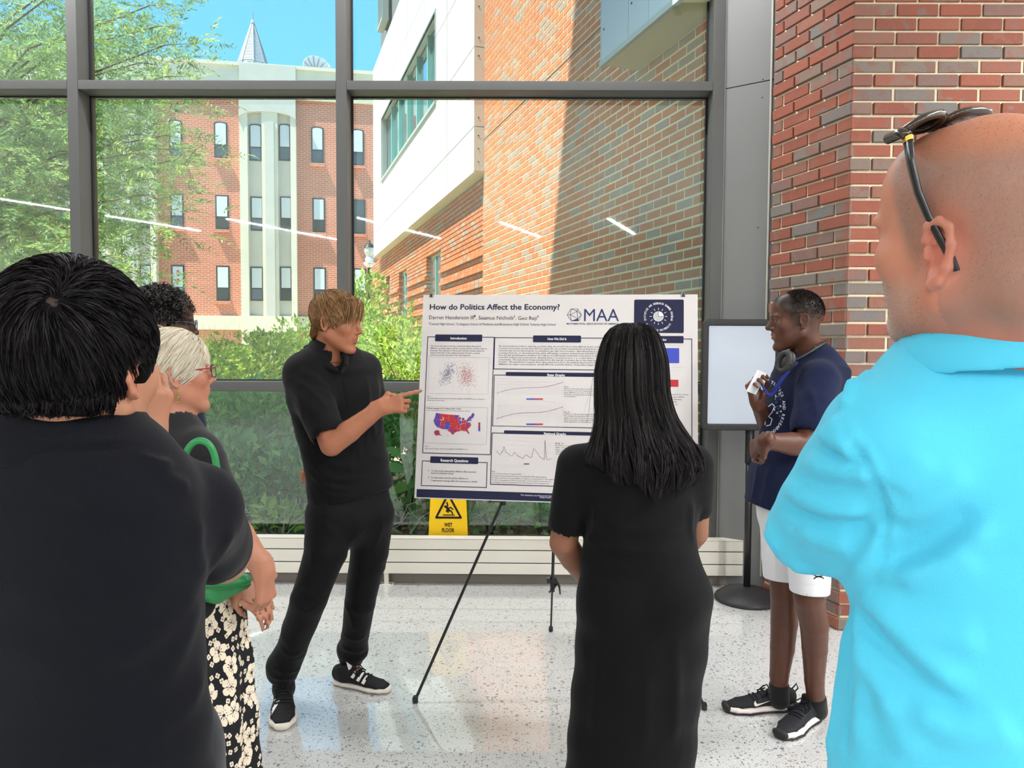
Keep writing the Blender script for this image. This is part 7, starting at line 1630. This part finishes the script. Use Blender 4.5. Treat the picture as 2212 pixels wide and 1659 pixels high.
    G = SDF(); tm = fabric('khaki', srgb(150, 136, 112), .8, .2); G.seg(z0(0, .9), z0(0, .8), (.16, .11), (.16, .11), .03, V(1, .2, 0))
    for dx in (-.09, .09): G.chain([z0(dx, .84), z0(dx, .48), z0(dx, .07)], [.09, .08, .068], .03)
    cloth('trousers', G, .011, tm, t)
    for dx in (-.1, .1): r = thing_part('shoe', t); shoe(r, z0(dx, 0)-f*.07, f, .30, mat('brown_shoe', srgb(90, 64, 44), .5), mat('brown_sole', srgb(40, 32, 26), .6), mat('brown_shoe'), 1.08)
    # ---- sunglasses pushed up on the head
    sg = thing('sunglasses', 'tortoiseshell sunglasses pushed up on the shaved head', 'sunglasses', tuple(H.P(.03, 0, .12)))
    ft = mat('tortoise', srgb(44, 30, 18), .2, .6, var=.8, vscale=70); bk = mat('temple_black', (.014, .014, .016, 1), .25, .6); gd = mat('gold', srgb(200, 160, 70), .25, metal=1.)
    ln_ = mat('smoke_lens', (.012, .011, .012, 1), .06, .7)
    hL = H.P(.028, .076, .112); hR = H.P(.028, -.076, .112)
    for q, hh in ((1, hL), (-1, hR)):
        pts = [hh, H.P(.018, q*.082, .085), H.P(.006, q*.085, .055), H.P(-.008, q*.086, .030), H.P(-.022, q*.086, .008), H.P(-.034, q*.084, -.012), H.P(-.038, q*.081, -.024)]
        B().tube(pts, [.0075, .007, .0062, .0058, .0060, .0062, .005], 10, flat=.45).obj('temple', bk, sg, smooth=True)
        B().tube([lerp(pts[0], pts[1], .05), lerp(pts[0], pts[1], .22)], .0082, 10, flat=.5).obj('hinge', gd, sg)
    e2 = nrm(H.f*.93-H.u*.36)
    for q in (1, -1):
        c = H.P(.050, q*.0365, .123); e1 = nrm(H.l*q-H.u*.10-H.f*.10); e2_ = nrm(e2-e1*(e2@e1))
        ring = [c+e1*.033*math.copysign(abs(math.cos(a))**.7, math.cos(a))+e2_*(.022*math.copysign(abs(math.sin(a))**.7, math.sin(a)))+H.u*(-.006*math.cos(a)**2) for a in np.linspace(0, 2*math.pi, 33)]
        B().tube(ring, .0048, 8, False).obj('lens_rim', ft, sg, smooth=True); b = B(); b.add([c+H.u*.003]+ring[:-1], [[0, 1+i, 1+(i+1) % 32] for i in range(32)]); b.obj('lens', ln_, sg, smooth=True)
        hh = hL if q == 1 else hR; B().tube([ring[3], lerp(ring[0], hh, .5)+H.u*.003, hh], .006, 8).obj('end_piece', ft, sg, smooth=True)
    B().tube([H.P(.045, .007, .125), H.P(.043, 0, .128), H.P(.045, -.007, .125)], .0042, 8).obj('bridge', ft, sg, smooth=True)
    return t
def floral_mat():
    m = bpy.data.materials.new('floral_print'); g = N(m); c = g.coord('Object'); sp_ = g.n('ShaderNodeSeparateXYZ'); g.l(c, sp_.inputs[0])
    an = g.math('MULTIPLY', g.math('ADD', sp_.outputs[0], g.math('MULTIPLY', sp_.outputs[1], 1.0)), 1.0); cb = g.n('ShaderNodeCombineXYZ'); g.l(an, cb.inputs[0]); g.l(sp_.outputs[2], cb.inputs[1]); vec = cb.outputs[0]
    def flower(scale, seed, Rr, npet, off):
        mp = g.n('ShaderNodeMapping'); g.l(vec, mp.inputs[0]); mp.inputs['Location'].default_value = (off, off*.7, 0); mp.inputs['Scale'].default_value = (scale, scale, 1)
        v = g.n('ShaderNodeTexVoronoi', voronoi_dimensions='2D'); v.inputs['Scale'].default_value = 1.; v.inputs['Randomness'].default_value = .75; g.l(mp.outputs[0], v.inputs['Vector'])
        sb = g.n('ShaderNodeVectorMath', operation='SUBTRACT'); g.l(mp.outputs[0], sb.inputs[0]); g.l(v.outputs['Position'], sb.inputs[1]); s2 = g.n('ShaderNodeSeparateXYZ'); g.l(sb.outputs[0], s2.inputs[0])
        sc_ = g.n('ShaderNodeSeparateColor'); g.l(v.outputs['Color'], sc_.inputs[0]); a = g.math('ADD', g.math('ARCTAN2', s2.outputs[1], s2.outputs[0]), g.math('MULTIPLY', sc_.outputs[0], 6.28)); r = v.outputs['Distance']
        pet = g.math('ABSOLUTE', g.math('SINE', g.math('MULTIPLY', a, npet/2))); wob = g.math('MULTIPLY', g.noise(vec, scale*5, 2), .12)
        edge = g.math('ADD', g.math('MULTIPLY_ADD', g.math('POWER', pet, .45), Rr*.45, Rr*.5), g.math('SUBTRACT', wob, .06)); ins = g.math('LESS_THAN', r, edge)
        line = g.math('LESS_THAN', pet, g.math('DIVIDE', .022, g.math('MAXIMUM', r, .05))); cen = g.math('LESS_THAN', r, Rr*.16); ray_ = g.math('MULTIPLY', g.math('LESS_THAN', r, Rr*.45), g.math('GREATER_THAN', g.math('SINE', g.math('MULTIPLY', a, 9.)), .75))
        dark = g.math('MAXIMUM', g.math('MAXIMUM', line, cen), ray_); return g.math('MULTIPLY', ins, g.math('SUBTRACT', 1., dark))
    k = g.math('MAXIMUM', flower(13.5, 0, .42, 5, 3.3), flower(36., 0, .30, 4, 7.7)); col = g.mix(k, (.012, .012, .014, 1), srgb(226, 212, 190))
    g.end(g.bsdf(col, .75, .2)); MATS['floral_print'] = m; return m
def person_white_hair():
    t = thing('person', 'person with white swept-back hair and a black floral skirt holding a green bag', 'person', (at(400, 1500, 2.0)[0], 2.0, 0))
    f = nrm(V(.75, .66, 0)); sd = nrm(V(.66, -.75, 0)); H = Fr(at(379, 806, 2.0), (.80, .58, .06), (0, 0, 1), .86)
    S = SDF(); head(S, H, neck=at(372, 915, 2.0), neckr=.052, ear=1.1)
    shr, er, wr_ = at(432, 985, 1.94), at(488, 1118, 1.86), at(570, 1232, 1.86); shl, el, wl = at(300, 975, 2.1), at(330, 1150, 2.2), at(515, 1262, 1.98)
    S.chain([shr, lerp(shr, er, .6), er, lerp(er, wr_, .35), wr_], [.050, .044, .040, .038, .027], .012); S.chain([shl, el, lerp(el, wl, .4), wl], [.05, .040, .038, .027], .012)
    hand(S, wr_, (.0, .12, -1), (-.85, .35, -.1), 1, [(.65, .8, .4), (.7, .85, .4), (.75, .9, .4), (.8, .9, .4)], .90, tc=(.3, .5)); hand(S, wl, (.75, -.1, -.62), (-.4, .5, -.5), -1, [(.3, .5, .3), (.35, .5, .3), (.4, .5, .3), (.4, .5, .3)], .86)
    zz = lambda px_, z: V(at(px_, 1300, 2.)[0], 2.02, z); core(S, at(372, 915, 2.0), zz(395, .92), sd, shr, shl, [[zz(430, .85), zz(440, .45), zz(440, .06)], [zz(350, .85), zz(350, .45), zz(350, .06)]])
    sk = np.array(srgb(168, 116, 92)[:3]); rd = np.array(srgb(170, 96, 78)[:3])
    def colf(P): q = H.loc(P); e_ = np.exp(-((q[:, 0]-.05)**2+(q[:, 2]+.04)**2)/.002)[:, None]*.4; return np.tile(sk, (len(P), 1))*(1-e_)+rd*e_
    hc = H.P(0, 0, 0); hw = at(565, 1270, 1.88)
    skin_part('body', S, .009, [(hc-V(.13, .13, .15), hc+V(.13, .13, .13), .0034), (hw-.08, hw+.08, .0034), (at(490, 1118, 1.86)-.06, at(575, 1232, 1.86)+.06, .005)], skin_mat('skin_wh', .08), t, colf); eyes(H, t, (.07, .09, .1, 1))
    hm = hair_mat('hair_white', srgb(208, 198, 178), .4, .4, .14); C, R = (-.010, 0, .042), (.112, .090, .102)
    G = SDF(); G.ell(H.P(*C), np.array(R)*H.s*.97, H.ax, .01); G.ell(H.P(-.068, 0, -.03), np.array((.055, .074, .08))*H.s, H.ax, .03); G.ell(H.P(.115, 0, -.045), np.array((.06, .11, .085))*H.s, H.ax, .015, 's')
    for q in (1, -1): G.ell(H.P(-.005, q*.088, -.026), np.array((.026, .03, .035))*H.s, H.ax, .01, 's'); G.ell(H.P(.02, q*.08, -.075), np.array((.05, .035, .05))*H.s, H.ax, .01, 's')
    G.cut(H.P(0, 0, -.085), (-.3, 0, -1), .01); cloth('hair', G, .0045, hair_base('hb_white', srgb(176, 164, 142)), t, [wrinkle(.002, 80, (1, 1, 1.5))])
    n = 5500; d = unit(NR.normal(size=(n*2, 3))); loc = np.array(C)+d*np.array(R); bad = ((loc[:, 0] > .070) & (loc[:, 2] < .040)) | ((loc[:, 2] < .006) & (loc[:, 0] > -.04)) | (loc[:, 2] < -.06); d = d[~bad][:n]
    def df(p): return np.stack([-.9+0*p[:, 0], .25*np.sign(p[:, 1]), -.65+0*p[:, 0]-2.*np.clip(-p[:, 0], 0, 1)], 1)
    path = scalp_flow(H, C, R, d, df, NR.uniform(.05, .10, len(d)), 9, .02, .6, .10); v, q = strands(path, .00085)
    n2 = 60; ix = NR.choice(len(path), n2); fly = path[ix].copy(); fly[:, :, 2] += (np.linspace(0, 1, 9)*np.linspace(1, 0, 9)*4)[None]*NR.uniform(.005, .02, (n2, 1)); v2, q2 = strands(fly, .0004)
    put('hair_strands', mesh_np('hair', np.concatenate([v, v2]), quads=np.concatenate([q, q2+len(v)])), hm, t, kind='stuff')
    T = SDF(); T.loft([(at(372, 915, 2.0), .056, .054), (at(372, 935, 2.0), .10, .075), (at(370, 975, 2.0), .165, .10), (at(375, 1080, 2.01), .165, .115), (at(385, 1200, 2.02), .150, .115), (at(395, 1290, 2.02), .158, .12)], sd, .02)
    T.chain([shr, lerp(shr, er, .5), lerp(shr, er, .85)], [.062, .056, .052], .03); T.chain([shl, lerp(shl, el, .8)], [.06, .054], .03); T.seg(at(372, 905, 2.0), at(374, 925, 1.99), .056, .056, .005, None, 's'); cloth('black_top', T, .007, fabric('top_black', (.012, .012, .013, 1), .85, .2), t, [wrinkle(.0025, 22)])
    K = SDF(); K.loft([(at(398, 1240, 2.02), .148, .118), (at(403, 1330, 2.02), .160, .125), (at(410, 1430, 2.02), .168, .135), (at(416, 1550, 2.02), .172, .145), (at(420, 1659, 2.02), .175, .15), (at(424, 1800, 2.02), .180, .155), (zz(420, .22), .185, .16)], nrm(V(1, -.2, 0)), .02); K.cut(V(0, 0, .2), (0, 0, -1), .004)
    cloth('floral_skirt', K, .008, floral_mat(), t, [lambda P: .010*np.sin(np.arctan2(P[:, 1]-2.02, P[:, 0]-at(408, 1450, 2.02)[0])*11+np.sin(P[:, 2]*4))*smooth(1.0-P[:, 2], .05, .6)])
    for px_ in (440, 350): r = thing_part('shoe', t); shoe(r, zz(px_, 0)-f*.04-V(0, .02, 0), f, .25, mat('flat_black', (.012, .012, .012, 1), .5), mat('flat_sole', (.03, .025, .02, 1), .6), mat('flat_black'), .95, None, .014)
    # ---- glasses, earring, watch, ring, bag
    gl = thing('eyeglasses', 'red-armed eyeglasses worn by the white-haired person', 'glasses', tuple(H.P(.09, 0, 0))); rm = mat('glasses_red', srgb(150, 22, 36), .3, .5); lm = mat('clear_lens', (.8, .85, .85, 1), .02, .6, Alpha=.25)
    for q in (1, -1):
        B().tube([H.P(.104, q*.066, .012), H.P(.06, q*.074, .010), H.P(.0, q*.078, .008), H.P(-.012, q*.078, -.004)], .0028, 6, flat=.7).obj('temple', rm, gl); c = H.P(.107, q*.034, .0); rg = [c+(H.l*.028*math.copysign(abs(math.cos(a))**.6, math.cos(a))+H.u*.020*math.copysign(abs(math.sin(a))**.6, math.sin(a)))*H.s for a in np.linspace(0, 2*math.pi, 21)]
        B().tube(rg, .0016, 6, False).obj('rim', mat('glasses_grey', srgb(70, 80, 90), .3), gl); B().add([c]+rg[:-1], [[0, i+1, (i+1) % 20+1] for i in range(20)]).obj('lens', lm, gl)
    B().tube([H.P(.108, .008, .004), H.P(.112, 0, .006), H.P(.108, -.008, .004)], .0016, 6).obj('bridge', mat('glasses_grey'), gl)
    e0 = H.P(-.012, -.083, -.043); er_ = thing('earring', 'dangling gold and green earring below the white hair', 'earring', tuple(e0)); gd = mat('gold')
    B().tube([e0+V(0, 0, .004), e0-V(0, 0, .004)], .0022, 6).obj('hook', gd, er_)
    for k in range(5): B().lathe([(.0004, -.004), (.0026, 0), (.0004, .004)], e0-V(0, 0, .010+k*.0068), 6).obj('bead', gd if k % 2 == 0 else mat('green_bead', srgb(60, 120, 80), .3), er_)
    wt = thing('wristwatch', 'small gold bracelet watch on the forearm beside the navy sleeve', 'watch', tuple(at(514, 1114, 1.84))); c = lerp(er, wr_, .12); d = nrm(wr_-er); e1 = nrm(np.cross(d, V(0, 1, .3))); e2 = np.cross(d, e1); B().tube([c+(e1*math.cos(a)+e2*math.sin(a))*.0425 for a in np.linspace(0, 6.2832, 21)], .004, 6, False).obj('band', gd, wt)
    B().lathe([(.013, 0), (.013, .006), (.011, .008)], c+nrm(V(.3, -1, .4)-d*0)*.041, 14, ax=(d, nrm(np.cross(d, V(.3, -1, .4))), nrm(V(.3, -1, .4)))).obj('case', gd, wt)
    bg = thing('handbag', 'soft green leather handbag with a round tube handle', 'handbag', tuple(at(480, 1300, 1.93))); gm = mat('green_leather', srgb(38, 128, 70), .4, .45, var=.05, bump=.1, bscale=220)
    K = SDF(); bx = nrm(V(1, -.15, .12)); K.chain([at(415, 1258, 1.95), at(470, 1262, 1.93), at(528, 1256, 1.92)], [(.045, .034), (.050, .038), (.022, .018)], .03, V(0, .3, 1)); cloth('body', K, .005, gm, bg)
    B().tube([at(425, 1268, 1.895), at(480, 1272, 1.885), at(542, 1262, 1.90)], .003, 6).obj('piping', mat('green_dark', srgb(28, 104, 56), .4), bg)
    B().tube(curve([at(425, 1240, 1.95), at(402, 1120, 1.92), at(396, 1010, 1.84), at(404, 975, 1.83), at(418, 957, 1.825), at(434, 952, 1.825), at(451, 960, 1.825), at(462, 980, 1.83), at(468, 1010, 1.84), at(485, 1120, 1.91), at(505, 1240, 1.93)]), .0088, 10).obj('handle', gm, bg, smooth=True)
    rg = thing('ring', 'gold ring on the hand below the green bag', 'ring', tuple(at(573, 1277, 1.86))); B().tube([at(572, 1279, 1.865)+V(.0, 0, 0)+(V(.7, -.7, 0)*math.cos(a)+V(.3, .3, .9)*math.sin(a)*.9)*.0105 for a in np.linspace(0, 6.2832, 17)], .002, 6, False).obj('band', gd, rg)
    return t
def person_curly():
    t = thing('person', 'person with dark curly hair and glasses partly hidden behind the white-haired person', 'person', (at(345, 1500, 2.62)[0], 2.62, 0))
    f = nrm(V(.75, .66, 0)); sd = nrm(V(.66, -.75, 0)); H = Fr(at(357, 700, 2.62), (.86, .5, -.03), (0, 0, 1), .92)
    S = SDF(); head(S, H, neck=at(345, 790, 2.64), neckr=.054)
    shr, er, wr_ = at(398, 850, 2.52), at(412, 985, 2.48), at(350, 945, 2.40); shl, el, wl = at(300, 850, 2.75), at(330, 985, 2.82), at(400, 938, 2.52)
    S.chain([shr, er, wr_], [.05, .042, .028], .012); S.chain([shl, el, wl], [.05, .042, .028], .012)
    hand(S, wl, (.9, -.35, .0), (-.3, -.7, -.5), 1, [(.3, .45, .3), (.35, .5, .3), (.4, .5, .3), (.45, .5, .3)], .95); hand(S, wr_, (-.9, .3, 0), (0, .5, .5), 1, [(.3, .4, .3)]*4, .9)
    zz = lambda px_, z, y=2.62: V(at(px_, 1300, 2.62)[0], y, z); core(S, at(345, 790, 2.64), zz(345, .95), sd, shr, shl, [[zz(385, .88), zz(400, .48), zz(470, .1, 2.72)], [zz(310, .88), zz(310, .48), zz(310, .08)]])
    sk = np.array(srgb(76, 50, 38)[:3]); pal_ = np.array(srgb(178, 122, 100)[:3])
    def colf(P): e_ = np.exp(-(np.linalg.norm(P-at(425, 930, 2.48), axis=1)/.07)**2)[:, None]; return np.tile(sk, (len(P), 1))*(1-e_)+pal_*e_
    hc = H.P(0, 0, 0); skin_part('body', S, .010, [(hc-.14, hc+.14, .005)], skin_mat('skin_curly', .05), t, colf); eyes(H, t, (.02, .012, .01, 1))
    hm = hair_mat('hair_curly', srgb(24, 19, 18), .45, .4, .5); C, R = (-.018, 0, .045), (.106, .090, .098)
    G = SDF(); G.ell(H.P(*C), np.array(R)*H.s*.95, H.ax, .01); G.ell(H.P(.11, 0, -.04), np.array((.075, .12, .075))*H.s, H.ax, .015, 's'); G.cut(H.P(0, 0, -.04), (-.4, 0, -1), .01); cloth('hair', G, .005, hair_base('hb_curly', (.004, .0035, .0035, 1)), t, [wrinkle(.005, 150)])
    n = 1500; d = unit(NR.normal(size=(n*2, 3))); loc = np.array(C)+d*np.array(R)*.97; bad = ((loc[:, 0] > .070) & (loc[:, 2] < .055)) | ((loc[:, 2] < .01) & (loc[:, 0] > -.03)) | (loc[:, 2] < -.03); d = d[~bad][:n]; loc = np.array(C)+d*np.array(R)*.97; n = len(d); k = 14; u = np.linspace(0, 1, k); ph = NR.random((n, 1))*6.28; e1 = unit(np.cross(d, NR.normal(size=(n, 3)))); e2 = np.cross(d, e1); rr = NR.uniform(.004, .008, (n, 1)); L = NR.uniform(.012, .03, (n, 1))
    ang = ph+u[None]*9; path = loc[:, None]+d[:, None]*(L*u[None])[..., None]+e1[:, None]*(rr*np.cos(ang))[..., None]+e2[:, None]*(rr*np.sin(ang))[..., None]+np.array([0, 0, -.006])*(u**2)[None, :, None]; v, q = strands(H.o+(path@H.ax)*H.s, .0013)
    put('hair_strands', mesh_np('hair', v, quads=q), hm, t, kind='stuff')
    T = SDF(); T.loft([(at(345, 795, 2.64), .07, .065), (at(345, 815, 2.64), .12, .085), (at(346, 850, 2.64), .185, .108), (at(348, 950, 2.64), .18, .12), (at(350, 1100, 2.64), .17, .12), (zz(348, .86), .175, .125)], sd, .02); T.chain([shr, er, lerp(er, wr_, .7)], [.062, .054, .045], .03); T.chain([shl, el, lerp(el, wl, .8)], [.062, .054, .045], .03)
    cloth('navy_shirt', T, .008, fabric('shirt_navy', srgb(24, 30, 52), .85, .2), t, [wrinkle(.003, 22)])
    G = SDF(); G.seg(zz(348, .92), zz(348, .86), (.165, .12), (.165, .12), .03, sd); G.chain([zz(385, .86), zz(400, .48), zz(468, .1, 2.72)], [.09, .07, .06], .03); G.chain([zz(310, .86), zz(310, .48), zz(310, .09)], [.09, .07, .06], .03); cloth('trousers', G, .01, fabric('trouser_grey', srgb(40, 42, 50), .85, .2), t)
    wm = mat('shoe_white', srgb(232, 232, 232), .45, .3)
    r = thing_part('shoe', t); toe = onfloor(529, 1652); ff = nrm(V(.35, -.94, 0)); shoe(r, toe-ff*.29, ff, .29, wm, wm, wm, 1.1); r = thing_part('shoe', t); shoe(r, zz(310, 0)-f*.05, f, .28, wm, wm, wm, 1.05)
    gl = thing('eyeglasses', 'thin dark eyeglasses on the curly-haired person', 'glasses', tuple(H.P(.1, 0, 0))); gm = mat('glasses_grey', srgb(70, 80, 90), .3); lm = mat('clear_lens', (.8, .85, .85, 1), .02, .6, Alpha=.25)
    for q in (1, -1):
        B().tube([H.P(.104, q*.064, .008), H.P(.05, q*.074, .010), H.P(-.005, q*.078, .006)], .002, 6).obj('temple', gm, gl); c = H.P(.107, q*.034, .0); rg = [c+(H.l*.027*math.copysign(abs(math.cos(a))**.6, math.cos(a))+H.u*.019*math.copysign(abs(math.sin(a))**.6, math.sin(a)))*H.s for a in np.linspace(0, 2*math.pi, 21)]
        B().tube(rg, .0016, 6, False).obj('rim', gm, gl); B().add([c]+rg[:-1], [[0, i+1, (i+1) % 20+1] for i in range(20)]).obj('lens', lm, gl)
    B().tube([H.P(.108, .008, .004), H.P(.112, 0, .006), H.P(.108, -.008, .004)], .0016, 6).obj('bridge', gm, gl)
    return t
person_presenter(); person_boy(); person_dress(); person_left(); person_cyan(); person_white_hair(); person_curly()
